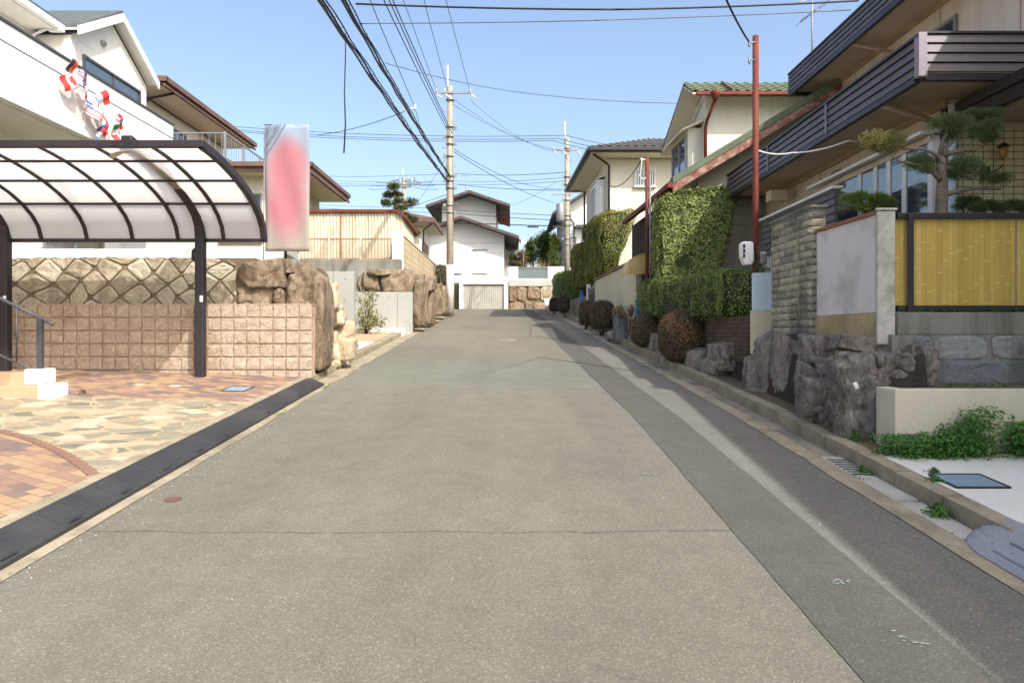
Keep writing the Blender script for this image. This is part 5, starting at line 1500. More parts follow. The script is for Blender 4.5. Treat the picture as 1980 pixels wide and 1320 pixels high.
mb.add(vs, [(i * w + j, i * w + j + 1, (i + 1) * w + j + 1, (i + 1) * w + j) for i in range(rows) for j in range(cols)])
o = mb.build('ramp_body', PLASTIC_G, t); md = o.modifiers.new('s', 'SOLIDIFY'); md.thickness = .012; md.offset = -1
mb = MB()
for i in range(9):
    y = 4.1 - i * .16
    mb.bar((3.04, y, zr(y) + .146), (2.80, y - .03, zr(y) + .062), .012, .012)
for off, hh in ((.30, .032), (.20, .078)):
    mb.tube([(3.06 - off, yy, zr(yy) + hh + .01) for yy in (4.0, 3.4, 2.8, 2.6)], .009, 6)
mb.build('ribs', PLASTIC_G, t)

# ---- stone base under the bamboo fence
t = thing('grey_stone_wall', 'grey rubble wall with a concrete band below the bamboo fence', 'wall', (5, 6.7, 1.1))
mb = MB(); mb.box(3.70, 10, 6.80, 7.0, .6, 1.60); mb.build('mortar', STAIN_CONC, t)
mb = MB(); stones(mb, (3.9, 6.795, 1.12), (1, 0, 0), (0, 0, 1), (0, -1, 0), 5.5, .47, .46, .24, 'grid', 27, .010, .012); mb.build('stone_face', RUBBLE, t)
mb = MB(); mb.box(3.78, 10, 6.835, 7.0, 1.60, 1.82); mb.build('concrete_band', STAIN_CONC, t, bev=.01)
mb = MB(); mb.box(3.55, 10, 6.36, 6.79, .4, 1.105); mb.build('soil', DIRT, t)
mb = MB(); rnd = random.Random(6)
for i in range(700):
    x = rnd.uniform(3.9, 5.6)
    if mnoise.noise(Vector((x * 4, 0, 0))) < -.05: continue
    leaf(mb, (x, rnd.uniform(6.25, 6.6), 1.12 + rnd.random() * .03), (0, 0, 1), .03, .016, rnd, .7)
for i in range(500):
    x = rnd.uniform(3.95, 5.6)
    if mnoise.noise(Vector((x * 4, 7, 0))) < -.05: continue
    leaf(mb, (x, rnd.uniform(6.85, 6.91), 1.825 + rnd.random() * .035), (0, 0, 1), .03, .016, rnd, .7)
mb.build('moss', L_WEED, t)
t = thing('bamboo_fence', 'yellow bamboo panel fence with dark posts and rails on the grey wall', 'fence', (5, 6.9, 1.84))
mb = MB(); mb.box(3.80, 10, 6.92, 6.95, 1.89, 2.745); mb.build('bamboo_panel', BAMBOO, t)
mb = MB(); mb.box(3.80, 10, 6.87, 6.99, 2.745, 2.80); mb.build('top_rail', BLACKM, t, bev=.006)
mb = MB(); mb.box(3.80, 10, 6.875, 6.97, 1.83, 1.888); mb.build('bottom_rail', BLACKM, t, bev=.006)
for x in (3.915, 5.85, 7.8):
    mb = MB(); mb.box(x - .028, x + .028, 6.845, 6.869, 1.82, 2.79); mb.build('fence_post', BLACKM, t, bev=.005)
mb = MB(); mb.box(4.99, 5.0, 6.905, 6.919, 1.89, 2.744); mb.build('panel_joint', WOODTRIM, t)

# ---- plastered corner with whitewashed side
t = thing('plaster_garden_wall', 'whitewashed plaster wall with an orange-stained cap and a peeling corner pillar', 'wall', (3.65, 7.5, 1.7))
mb = MB(); mb.hexa([(3.60, 6.92, 1.82), (3.74, 6.92, 1.82), (3.74, 8.25, 1.82), (3.60, 8.25, 1.82), (3.60, 6.92, 2.785), (3.74, 6.92, 2.785), (3.74, 8.25, 2.80), (3.60, 8.25, 2.80)]); mb.build('wall', WASH, t)
mb = MB(); mb.box(3.592, 3.76, 6.915, 8.27, 1.35, 1.816); mb.build('base_course', OCHRE, t)
mb = MB(); mb.box(3.597, 3.775, 6.865, 6.915, 1.50, 2.82); mb.build('corner_pillar', MOSSY, t, bev=.015)
mb = MB(); mb.hexa([(3.575, 6.9, 2.787), (3.76, 6.9, 2.787), (3.76, 8.25, 2.802), (3.575, 8.25, 2.802), (3.575, 6.9, 2.825), (3.76, 6.9, 2.825), (3.76, 8.25, 2.84), (3.575, 8.25, 2.84)]); mb.build('cap', REDTRIM, t, bev=.006)
mb = MB(); mb.box(3.585, 3.787, 6.85, 6.899, 2.821, 2.845); mb.build('pillar_cap', MOSSY, t, bev=.01)

# ---- veneered stone gate pillar
t = thing('stone_gate_wall', 'mossy split-stone gate pillar beside the whitewashed wall', 'wall', (3.6, 8.9, 1.6))
mb = MB(); mb.box(3.56, 3.71, 8.29, 9.55, 1.5, 3.07); mb.build('backing', MORTAR_DARK, t)
mb = MB(); rnd = random.Random(31); h = .098
for r in range(16):
    z = 1.60 + r * h * .94
    y = 8.27 - (.2 if r % 2 else 0)
    while y < 9.55:
        L = rnd.choice((.28, .36, .42)); a, b = max(8.272, y), min(9.565, y + L)
        if b - a > .04:
            d = rnd.uniform(.008, .03); n = 5; vs = []
            for i in range(n + 1):
                for j in range(4):
                    e = min(i, n - i, j, 3 - j); dd = 0 if e == 0 else d + .018 * mnoise.noise(Vector((y * 7 + i, j * 2.0, r * 5)))
                    vs.append((3.556 - dd, a + .004 + (b - a - .008) * i / n, z + .004 + (h * .94 - .010) * j / 3))
            mb.add(vs, [(i * 4 + j, i * 4 + j + 1, (i + 1) * 4 + j + 1, (i + 1) * 4 + j) for i in range(n) for j in range(3)])
        y += L
    vs = []
    for i in range(4):
        for j in range(4):
            e = min(i, 3 - i, j, 3 - j); dd = 0 if e == 0 else .02 + .02 * mnoise.noise(Vector((i * 2.0, j, r * 5))); vs.append((3.55 + .17 * i / 3, 8.284 - dd, z + .004 + (h * .94 - .010) * j / 3))
    mb.add(vs, [(i * 4 + j, (i + 1) * 4 + j, (i + 1) * 4 + j + 1, i * 4 + j + 1) for i in range(3) for j in range(3)])
mb.build('stone_veneer', VENEER, t)
mb = MB(); mb.box(3.53, 3.73, 8.25, 9.58, 3.105, 3.135); mb.box(3.55, 3.72, 8.28, 9.56, 3.071, 3.104); mb.build('cap', VENEER, t)

# ---- dark boulders
CREVICE = mat('crevice_soil', srgb(70, 62, 54), srgb(50, 44, 40), 5, .95, .8, 20, .03)
t = thing('dark_boulder_wall', 'tall dark weathered boulders along the right kerb under the gate pillar', 'boulders', (3.4, 8, .7))
mb = MB(); mb.hexa([(3.32, 6.45, .5), (3.9, 6.45, .5), (3.9, 11.5, .8), (3.28, 11.5, .8), (3.44, 6.6, 1.28), (3.9, 6.6, 1.42), (3.9, 11.5, 1.6), (3.4, 11.5, 1.45)]); mb.build('rubble_fill', CREVICE, t)
RB = [(1390, 652, 1480, 728, 10.4, .8, 101, 0), (1480, 646, 1532, 790, 8.95, .6, 102, .04), (1518, 648, 1574, 800, 8.5, .6, 103, -.05), (1572, 645, 1640, 728, 7.75, .6, 104, .1),
      (1636, 648, 1738, 684, 6.75, .55, 105, -.12), (1632, 672, 1716, 872, 6.42, .45, 106, .03), (1570, 728, 1642, 836, 7.1, .6, 107, .1), (1700, 676, 1785, 765, 6.40, .5, 108, 0),
      (1562, 668, 1602, 732, 7.9, .4, 109, .1), (1560, 700, 1596, 806, 7.7, .5, 110, 0), (1762, 664, 1822, 756, 6.5, .35, 111, 0), (1605, 700, 1650, 760, 7.2, .4, 112, .2), (1450, 690, 1490, 770, 9.4, .5, 113, 0), (1600, 690, 1640, 720, 7.4, .3, 114, 0)]
for (a, b, c, d, Y, dp, sd, ti) in RB:
    mb = MB(); rock_px(mb, a, b, c, d, Y + (.12 if sd % 3 == 0 else 0), dp, sd, 5, .085, ti, 1.08); mb.build('boulder', ROCK_DARK, t)
mb = MB(); p = at(1655, 745, 6.25); rock(mb, p, (.05, .03, .08), 5, 2, .1, 0, .5)
tag(mb.build('white_shard', WHITEM, None, p), 'small white scrap wedged between the dark boulders', 'scrap')
mb = MB(); strip(mb, 3.12, 3.42, 9.1, 9.35, .13, .6, 1, .04)
tag(mb.build('stepping_slab', CONC_OLD, None, (3.3, 9.2, .9), bev=.01), 'small grey stone slab lying at the foot of the dark boulders', 'slab')

# ---- white panel and brick base behind the hedge
t = thing('panel_wall', 'narrow white panel on a cream base between hedge and stone gate pillar', 'wall', (3.55, 9.9, 1.5))
mb = MB(); mb.box(3.42, 3.72, 9.86, 9.96, 1.94, 2.47); mb.build('panel', PALEBLUE, t, bev=.004)
mb = MB(); mb.box(3.40, 3.72, 9.85, 9.97, 1.2, 1.936); mb.build('base', CREAM_P, t)
t = thing('brick_garden_wall', 'low brown brick wall under the long clipped hedge', 'wall', (3.4, 13, 1.4))
mb = MB(shear); mb.box(3.42, 3.55, 10.0, 17.0, 1.2, 1.86); mb.build('wall', BROWNBRICK, t, bev=.006)
for i in range(9):
    mb = MB(shear); Y = 11.0 + i * .75; rock(mb, (3.28 - .04 * (i % 2), Y, zr(Y) + .2), (.4, .7, .42 + .1 * (i % 3)), 130 + i, 3, .08); mb.build('stone', ROCK_DARK, t)

# ---- faint survey paint on the asphalt
PAINT = mat('survey_paint', srgb(150, 168, 158), srgb(128, 142, 134), 30, .8)
for k, (u, v, L_, an, lab) in enumerate(((1626, 1126, .09, .3, 'faint pale green survey scribble on the dark trench patch'), (1760, 1240, .13, 2.3, 'faint pale green survey line at the bottom edge of the trench patch'), (1250, 918, .10, .1, 'faint blue survey dash at the left edge of the trench patch'), (1170, 690, .3, .5, 'faint pale survey mark on the trench patch beside the shadow tip'))):
    Y = F * EYE / (v - 536.0); x = (u - 990) / F * Y; mb = MB(); rnd = random.Random(k)
    for q in range(14):
        s_ = q / 13 - .5; px = x + math.cos(an) * L_ * s_ + rnd.gauss(0, .012); py = Y + math.sin(an) * L_ * s_ + rnd.gauss(0, .012); r_ = rnd.uniform(.006, .014)
        mb.add([(px - r_, py - r_ * .5, zr(py) + .0085), (px + r_, py - r_ * .3, zr(py) + .0085), (px + r_ * .7, py + r_ * .6, zr(py) + .0085), (px - r_ * .4, py + r_ * .5, zr(py) + .0085)], [(0, 1, 2, 3)])
    tag(mb.build('paint_mark', PAINT, None, (x, Y, zr(Y))), lab, 'paint mark')
# ---- hedges
def hedge(name, label, hx, n, size, seed, m, tf=None, k=9, core=.93, group=None, base=None, bump=.04, rag=.05, cm_=None):
    c = sum([Vector(q) for q in hx[:4]], Vector()) / 4
    if tf: c = Vector(tf(c))
    t = thing(name, label, 'hedge', c, group)
    a, b = hedge_cloud(hx, n, size, seed, k, tf=tf, core=core, bump=bump, rag=rag)
    a.build('foliage', m, t); b.build('inner_twigs', cm_ or CORE, t)
    return t
hedge('clipped_hedge', 'long low clipped green hedge rising along the brick wall', [(3.26, 10.1, 1.82), (4.1, 10.05, 1.84), (4.1, 16.4, 2.15), (3.10, 16.4, 2.0), (3.26, 10.1, 2.56), (4.1, 10.05, 2.56), (4.1, 16.4, 2.86), (3.10, 16.4, 2.84)], 34000, .038, 1, L_LOW, shear, rag=.06, k=6, bump=.09)
hedge('clipped_hedge', 'tall square-cut glossy green hedge beside the rusty red pole', [(3.34, 14.55, 2.4), (4.45, 14.5, 2.4), (4.45, 15.3, 2.5), (3.34, 15.3, 2.5), (3.28, 14.55, 4.54), (5.05, 14.5, 4.74), (5.05, 15.3, 4.72), (3.28, 15.3, 4.54)], 30000, .062, 2, L_HEDGE, shear, k=8, bump=.07, rag=.06)
CONIFER = hedge('clipped_hedge', 'tall olive conifer hedge block above the beige garden wall', [(3.62, 23.3, 3.55), (4.0, 23.3, 3.6), (3.9, 27.6, 3.5), (3.55, 27.6, 3.5), (3.50, 23.3, 5.80), (4.95, 23.3, 5.95), (3.98, 27.8, 5.95), (3.45, 27.8, 5.85)], 44000, .055, 3, L_CONI, shear, k=7, bump=.12, rag=.05)
hedge('clipped_hedge', 'smaller olive conifer block behind the tall conifer hedge', [(3.4, 28.1, 3.4), (3.95, 28.1, 3.4), (3.95, 31.0, 3.4), (3.4, 31, 3.4), (3.35, 28.1, 5.35), (3.97, 28.1, 5.35), (3.97, 31, 5.35), (3.35, 31, 5.35)], 16000, .06, 4, L_CONI, shear, k=6, bump=.12)
hedge('clipped_hedge', 'dark green hedge at the top of the street by the crest', [(3.2, 31.3, 3.0), (4.6, 31.3, 3.0), (4.6, 36.4, 3.1), (3.0, 36.4, 3.1), (3.25, 31.3, 4.35), (4.6, 31.3, 4.5), (4.6, 36.4, 4.9), (3.0, 36.4, 4.8)], 22000, .07, 5, L_LOW, shear, k=5, bump=.14)
t = CONIFER
mb = MB(shear); rnd = random.Random(5)
for i in range(10):
    y = 23.5 + i * .42; x = 3.9 + rnd.uniform(-.1, .4); mb.tube([(x, y, 2.9), (x + rnd.uniform(-.15, .15), y, 3.4), (x + rnd.uniform(-.35, .35), y + .1, 3.9)], [.045, .035, .02], 6)
parts_of(mb, 'stem', BARK_D, t)

def azalea(label, x, y, z, dims, n, seed, russet=None, group='round clipped azaleas along the right kerb'):
    t = thing('azalea_bush', label, 'bush', (x, y, z - dims[2] / 2), group)
    a, c, b = ball_cloud((x, y, z), dims, n, .035, seed, pred=russet)
    a.build('foliage', L_AZA, t); c.build('inner_twigs', CORE_B, t)
    if russet: b.build('russet_patch', L_AZR, t)
    mb = MB(); rnd = random.Random(seed)
    for i in range(5): mb.tube([(x + rnd.uniform(-.05, .05), y + rnd.uniform(-.05, .05), z - dims[2] / 2 - .12), (x + rnd.uniform(-.15, .15), y + rnd.uniform(-.15, .15), z - dims[2] * .3)], .012, 5)
    mb.build('stems', BARK_D, t)
def ax(u0, v0, u1, v1, Y, lab, n, seed, rus=None):
    a = at(u0, v0, Y); b = at(u1, v1, Y); w = b.x - a.x
    azalea(lab, (a.x + b.x) / 2, Y, (a.z + b.z) / 2, (w, w * 1.05, a.z - b.z), n, seed, rus)
cx_, cz_ = at(1308, 628, 11.9).x, at(1308, 628, 11.9).z
ax(1274, 598, 1372, 702, 12.3, 'large dark azalea ball with a russet patch on its face', 14000, 11, lambda p, v, r: v.y < .3 and (abs(p.x - cx_ - .05 - (cz_ - p.z) * .15) < .24 and abs((p.z - cz_) + .5 * (p.x - cx_) + .12 * mnoise.noise(p * 6)) < .15 + .08 * mnoise.noise(p * 5 + Vector((5, 0, 0)))) and r.random() < .75)
ax(1222, 604, 1276, 672, 14.9, 'dark azalea ball just left of the russet one', 7000, 12)
ax(1139, 580, 1190, 640, 19.4, 'larger dark azalea ball of the pair by the beige garden wall', 6000, 13)
ax(1119, 580, 1148, 632, 21.4, 'smaller dark azalea ball of the pair, behind its twin by the beige wall', 3500, 14)
ax(1078, 570, 1102, 607, 28.0, 'small dark azalea ball near the crest of the street', 2500, 15)
ax(1061, 574, 1082, 604, 30.5, 'farthest little azalea ball at the crest of the street', 2000, 16)

# gnarled rock with wood
t = thing('gnarled_rocks', 'upright grey rock with driftwood and an orange log between azaleas', 'rocks', (2.75, 16.8, 1.3))
for (a, b, c, d, Y, dp, sd) in [(1190, 606, 1220, 672, 16.9, .6, 151), (1210, 616, 1226, 668, 17.2, .5, 152), (1176, 640, 1196, 660, 17.2, .4, 153)]:
    mb = MB(); rock_px(mb, a, b, c, d, Y, dp, sd, 3, .1); mb.build('rock', ROCK_GREY if sd == 151 else ROCK_DARK, t)
mb = MB(); rnd = random.Random(9)
for k in range(6):
    u = 1186 + k * 7; a = at(u, 596 + rnd.uniform(-6, 6), 16.8); b = at(u + rnd.uniform(-6, 8), 612, 16.9); mb.tube([a, a.lerp(b, .5) + Vector((.03, 0, .02)), b], [.03, .045, .03], 7)
mb.build('driftwood', LOGW, t)
mb = MB(); mb.tube([at(1217, 645, 16.5), at(1216, 604, 16.5)], .03, 8); mb.build('log', LOGW, t)

# beige garden wall, gate, awning, blue cloths
t = thing('beige_garden_wall', 'beige plastered garden wall below the tall conifer hedge', 'wall', (3.3, 20, 2.4))
mb = MB(shear); mb.box(3.40, 3.55, 17.3, 23.9, 1.5, 3.42); mb.build('wall', CREAM_P, t, bev=.01)
mb = MB(shear); mb.box(3.35, 3.60, 17.28, 23.95, 3.421, 3.48); mb.build('coping', BROWNF, t, bev=.006)
mb = MB(shear); mb.box(3.36, 3.399, 17.3, 23.9, 1.4, 2.35); mb.build('plinth', CONC, t)
t = thing('garden_gate', 'dark slatted side gate in the beige wall with a cloth on it', 'gate', (3.0, 25, 2.7))
mb = MB(shear)
for i in range(14): mb.box(3.46, 3.50, 24.15 + i * .13, 24.22 + i * .13, 2.35, 3.25)
mb.box(3.45, 3.51, 24.1, 26.0, 3.2, 3.28); mb.box(3.45, 3.51, 24.1, 26.0, 2.35, 2.42); mb.build('gate_panel', BLACKM, t)
for y in (24.02, 26.08):
    mb = MB(shear); mb.box(3.42, 3.56, y - .06, y + .06, 2.1, 3.45); mb.build('gate_post', WHITEM if y > 25 else GREYM, t)
mb = MB(shear); mb.box(3.2, 3.5, 26.2, 31.0, 1.9, 3.0); tag(mb.build('retaining_wall', CONC_OLD, None, (2.8, 28, 2.2), bev=.02), 'low old concrete retaining wall below the far hedges', 'wall')
def cloth(label, u, v, w, h, Y, seed):
    mb = MB(); c = at(u, v, Y); n, m_ = 8, 14; vs = []
    for i in range(n + 1):
        for j in range(m_ + 1):
            s, q = i / n - .5, j / m_ - .5
            wd = w * (1 + .5 * math.sin(q * 4 + seed) * .5)
            vs.append((c.x + s * wd + .02 * math.sin(q * 9), Y + .05 * math.sin(s * 12 + q * 5 + seed), c.z + q * h))
    k = m_ + 1; mb.add(vs, [(i * k + j, (i + 1) * k + j, (i + 1) * k + j + 1, i * k + j + 1) for i in range(n) for j in range(m_)], 0, True)
    o = mb.build('blue_cloth', BLUE, None, c); md = o.modifiers.new('s', 'SOLIDIFY'); md.thickness = .01
    tag(o, label, 'cloth')
cloth('crumpled blue cloth hanging beside the end of the clipped hedge', 1234, 594, .12, .36, 16.2, 1)
cloth('blue cloth hanging on the dark slatted side gate', 1124, 573, .10, .40, 25.2, 2)
t = thing('awning', 'small arched yellow ribbed awning over the side entrance', 'awning', (3.0, 16.7, 2.2))
mb = MB(); n = 14; P_ = []
for i in range(n + 1):
    a = math.pi / 2 * i / n; P_.append((2.70 + .42 * (1 - math.cos(a)), 3.02 + .46 * math.sin(a)))
P_.append((3.4, 3.50)); nn = 64; vs = []
for i, (x, z) in enumerate(P_):
    for j in range(nn + 1): vs.append((x - .003, 16.5 + .75 * j / nn, z + .010 * math.sin(j / nn * .75 / .06 * 6.283)))
w = nn + 1; mb.add(vs, [(i * w + j, i * w + j + 1, (i + 1) * w + j + 1, (i + 1) * w + j) for i in range(len(P_) - 1) for j in range(nn)])
YEL = mat('yellow_ribbed_plastic', srgb(206, 176, 104), srgb(184, 152, 84), 4, .5, dirt=srgb(226, 220, 200), damt=.5)
o = mb.build('ribbed_sheet', YEL, t); md = o.modifiers.new('s', 'SOLIDIFY'); md.thickness = .01
mb = MB(); prof = [(x, 16.48, z - .01) for x, z in P_] + [(3.4, 16.48, 3.02)]
mb.prism(prof, (0, .012, 0))
for i in range(10):
    x = 2.73 + i * .066; mb.box(x, x + .03, 16.468, 16.48, 3.03, 3.02 + .45 * math.sqrt(max(0.0, 1 - max(0, 1 - (x + .015 - 2.70) / .42) ** 2)))
mb.build('end_panel', YEL, t)
mb = MB()
for x in (3.02, 3.20): mb.bar((x, 16.6, 1.9), (x, 16.6, 3.02), .05, .05)
parts_of(mb, 'post', GREYM, t)

# ---- rusty red service poles
def redpole(label, u, vtop, Y, dia, zb):
    c = at(u, vtop, Y); t = thing('service_pole', label, 'pole', (c.x, Y, zb))
    mb = MB(); mb.tube([(c.x, Y, zb - .2), (c.x, Y, c.z)], dia / 2, 12); mb.build('pole', RUST, t); return t, c
t, c = redpole('tall rusty red steel service pole in front of the balcony house', 1461, 70, 10.1, .088, 1.8); PT = c
mb = MB(); mb.tube([(c.x - .02, 10.06, c.z - .10), (c.x - .11, 10.02, c.z - .14)], .012, 6); mb.lathe((c.x - .12, 10.02, c.z - .19), [(.012, 0), (.02, .02), (.012, .04), (.02, .06), (.008, .08)], 10)
mb.tube([(c.x - .02, 10.06, c.z - .37), (c.x - .11, 10.02, c.z - .37)], .01, 6); mb.lathe((c.x - .12, 10.02, c.z - .44), [(.01, 0), (.015, .05), (.01, .10)], 8); mb.build('insulator', GREYM, t)
t, c = redpole('shorter red pole with a pale conduit beside the tall conifer hedge', 1251, 305, 15.7, .085, 2.2); PT2 = c
mb = MB(); mb.tube([(c.x + .07, 15.66, 2.3), (c.x + .06, 15.66, c.z - .6)], .022, 8); mb.tube([(c.x + .07, 15.66, 3.9), (c.x + .50, 15.5, 4.35)], .02, 6); mb.build('conduit', GREYM, t)
mb = MB(); mb.lathe((c.x - .13, 15.66, c.z - .08), [(.02, 0), (.04, .03), (.02, .06)], 8); mb.tube([(c.x, 15.7, c.z - .05), (c.x - .14, 15.66, c.z - .05)], .015, 6); mb.build('insulator', PORC, t)
t = thing('meter_box', 'white rounded meter box with a vented side mounted at the red pole', 'meter', (3.3, 10.0, 2.55))
mb = MB(); a = at(1434, 466, 9.95); b = at(1459, 512, 9.95); mb.prism([(a.x, 9.95, a.z - .03), (a.x + .03, 9.95, a.z), (b.x - .01, 9.95, a.z - .01), (b.x, 9.95, b.z + .06), (b.x - .03, 9.95, b.z), (a.x + .05, 9.95, b.z), (a.x, 9.95, b.z + .12)], (0, .14, 0)); mb.build('casing', WHITEM, t, bev=.02)
mb = MB()
for k in range(3): mb.box(a.x + .015, a.x + .045, 9.925, 9.938, a.z - .10 - k * .07, a.z - .05 - k * .07)
mb.build('vent', BLACKM, t)
mb = MB(); a = at(1468, 486, 9.95); b = at(1483, 512, 9.95); mb.box(a.x, b.x, 9.92, 10.05, b.z, a.z)
tag(mb.build('meter_box', GREYM, None, (a.x, 9.95, b.z), bev=.03), 'small grey rounded meter box to the right of the red pole', 'meter')
tuft('leafy plant with orange tips climbing the foot of the red pole', at(1465, 500, 9.95).x, 9.95, .12, .40, 420, 33, L_AZA, gz=2.5, name='climbing_plant')

# ================================================================ house with slatted balcony
t = thing('balcony_house', 'two-storey peach house with dark slatted balcony and eave fascias', 'house', (8, 12, 1.8))
G = t
mb = MB()
mb.box(5.40, 14, 8.62, 14.8, 1.7, 4.52); mb.box(7.0, 14, 8.9, 14.9, 4.52, 7.0); mb.build('wall', PEACHW, t)
mb = MB()
for y in (9.6, 11.4, 13.1, 14.2): mb.box(6.992, 7.0, y, y + .012, 5.0, 7.0)
for y in (10.4, 12.2, 13.6): mb.box(5.392, 5.4, y, y + .012, 4.1, 4.5)
parts_of(mb, 'wall_joint', mat('joint_tan', srgb(170, 146, 118)), t)
# lower balcony
mb = MB(); mb.box(4.56, 7.0, 7.80, 14.7, 4.50, 4.58); bs = mb.build('balcony_floor', SOFFIT, t)
def slats(mb, axis, c, a0, a1, z0, z1, n, out):
    h = (z1 - z0) / n
    for i in range(n):
        za = z0 + i * h + .010; zb = z0 + (i + 1) * h - .006
        if axis == 'x': mb.hexa([(c + out * .03, a0, za), (c, a0, za), (c, a1, za), (c + out * .03, a1, za), (c + out * .012, a0, zb), (c, a0, zb), (c, a1, zb), (c + out * .012, a1, zb)])
        else: mb.hexa([(a0, c + out * .03, za), (a0, c, za), (a1, c, za), (a1, c + out * .03, za), (a0, c + out * .012, zb), (a0, c, zb), (a1, c, zb), (a1, c + out * .012, zb)])
mb = MB(); slats(mb, 'x', 4.56, 7.86, 14.7, 4.50, 4.92, 4, -1); sp = mb.build('slat_panel', DARKWOOD, t)
mb = MB(); slats(mb, 'y', 7.80, 4.62, 10, 4.52, 4.95, 4, -1); mb.build('slat_panel', DARKWOOD, t)
mb = MB(); mb.box(4.561, 4.585, 7.83, 14.7, 4.48, 4.93); mb.box(4.60, 10, 7.801, 7.825, 4.50, 4.95); mb.build('panel_backing', DARKGAP, sp)
mb = MB(); mb.box(4.515, 4.60, 7.76, 14.72, 4.921, 4.95); mb.box(4.601, 10, 7.765, 7.84, 4.951, 4.975); mb.box(4.53, 4.60, 7.86, 14.7, 4.43, 4.495); mb.box(4.61, 10, 7.79, 7.86, 4.44, 4.515); mb.build('balcony_trim', BLACKM, sp)
mb = MB(); mb.box(4.52, 4.615, 7.755, 7.85, 4.47, 4.96); mb.build('corner_board', mat('mauve_board', srgb(150, 140, 146), None, 2, .5), sp, bev=.004)
mb = MB()
for y in (10.05, 12.35): mb.box(4.515, 4.53, y, y + .03, 4.48, 4.92)
mb.build('panel_joint', GREYM, sp)
mb = MB(); mb.box(5.35, 5.397, 8.62, 14.8, 4.42, 4.495); mb.box(6.95, 6.997, 8.9, 14.9, 6.93, 7.0); parts_of(mb, 'wood_trim', WOODTRIM, t)
# upper roof
mb = MB(); mb.box(6.24, 15, 7.5, 15.66, 7.0, 7.08); mb.hexa([(6.3, 7.5, 7.081), (15, 7.5, 7.081), (15, 15.6, 7.081), (6.3, 15.6, 7.081), (6.6, 7.5, 7.4), (15, 7.5, 8.4), (15, 15.3, 8.4), (6.6, 15.3, 7.4)])
ur = mb.build('roof', SOFFIT, t)
mb = MB(); slats(mb, 'x', 6.24, 7.5, 15.7, 7.02, 7.42, 4, -1); slats(mb, 'y', 15.68, 6.21, 15, 7.02, 7.42, 4, 1); mb.build('slat_panel', DARKWOOD, ur)
mb = MB(); mb.box(6.241, 6.27, 7.5, 15.66, 6.98, 7.40); mb.box(6.20, 6.30, 7.5, 15.72, 7.421, 7.45); mb.box(6.205, 6.28, 7.5, 15.7, 6.93, 7.01); mb.box(6.2, 15, 15.60, 15.67, 6.94, 7.0); mb.build('fascia_trim', BLACKM, ur)
mb = MB()
mb.tube([(6.28, 12.9, 6.96), (6.95, 12.7, 6.72)], .035, 8)
mb.tube([(4.62, 8.7, 4.46), (5.38, 8.85, 4.28)], .04, 8); parts_of(mb, 'drain_pipe', mat('pale_pipe', srgb(190, 184, 170), srgb(160, 130, 104), 3, .5), t)
window(t, 'x', 7.0, 10.95, 12.0, 5.0, 6.62, -1, GREYM, GLASS, 0)
window(t, 'x', 7.0, 12.6, 13.6, 5.2, 6.3, -1, GREYM, GLASS, 0)
mb = MB(); mb.box(6.86, 6.99, 11.75, 12.25, 6.33, 6.5); mb.box(5.30, 5.39, 9.7, 9.95, 4.10, 4.32); mb.box(5.30, 5.39, 11.35, 11.6, 4.11, 4.28); parts_of(mb, 'vent_hood', GREYM, t)
# window bay along the side
mb = MB(); mb.box(5.16, 5.398, 8.62, 11.75, 1.75, 2.35); mb.box(5.16, 5.398, 8.62, 11.75, 3.98, 4.06); parts_of(mb, 'bay_wall', PEACHW, t)
mb = MB(); mb.hexa([(5.02, 8.6, 4.06), (5.398, 8.6, 4.10), (5.398, 11.9, 4.10), (5.02, 11.9, 4.06), (5.02, 8.6, 4.10), (5.398, 8.6, 4.17), (5.398, 11.9, 4.17), (5.02, 11.9, 4.10)]); mb.build('window_canopy', WHITEM, t)
mb = MB()
for y in (8.64, 9.22, 9.60, 9.95, 10.4, 11.2, 11.68): mb.box(5.17, 5.35, y - .05, y + .05, 2.351, 3.979)
mb.box(5.17, 5.35, 8.62, 11.75, 2.351, 2.41); wf = mb.build('window_frame', WHITEM, t, bev=.005)
mb = MB(); mb.box(5.183, 5.19, 8.66, 11.7, 2.36, 3.97); mb.build('pane', GLASS_CLEAR, wf)
mb = MB(); mb.box(5.33, 5.34, 8.66, 11.7, 2.36, 3.97); mb.build('curtain', GREYW, wf)
BLIND = mat('green_blind', srgb(120, 150, 120), srgb(104, 136, 106), 3, .5)
for a, b in ((8.70, 9.17), (9.65, 9.90)):
    mb = MB(); z = 2.42
    while z < 3.94:
        mb.hexa([(5.205, a, z), (5.225, a, z + .02), (5.225, b, z + .02), (5.205, b, z), (5.205, a, z + .004), (5.225, a, z + .024), (5.225, b, z + .024), (5.205, b, z + .004)]); z += .045
    mb.build('blind', BLIND, wf)
for a, b in ((9.27, 9.55), (10.0, 10.35)):
    mb = MB(); z = 2.42
    while z < 3.94: mb.box(5.2, 5.22, a, b, z, z + .03); z += .09
    mb.build('louvre', GREYM, wf)
mb = MB(); mb.tube([(5.36, 8.5, 1.8), (5.36, 8.5, 4.4)], .045, 10); mb.build('downpipe', PALEBLUE, t)
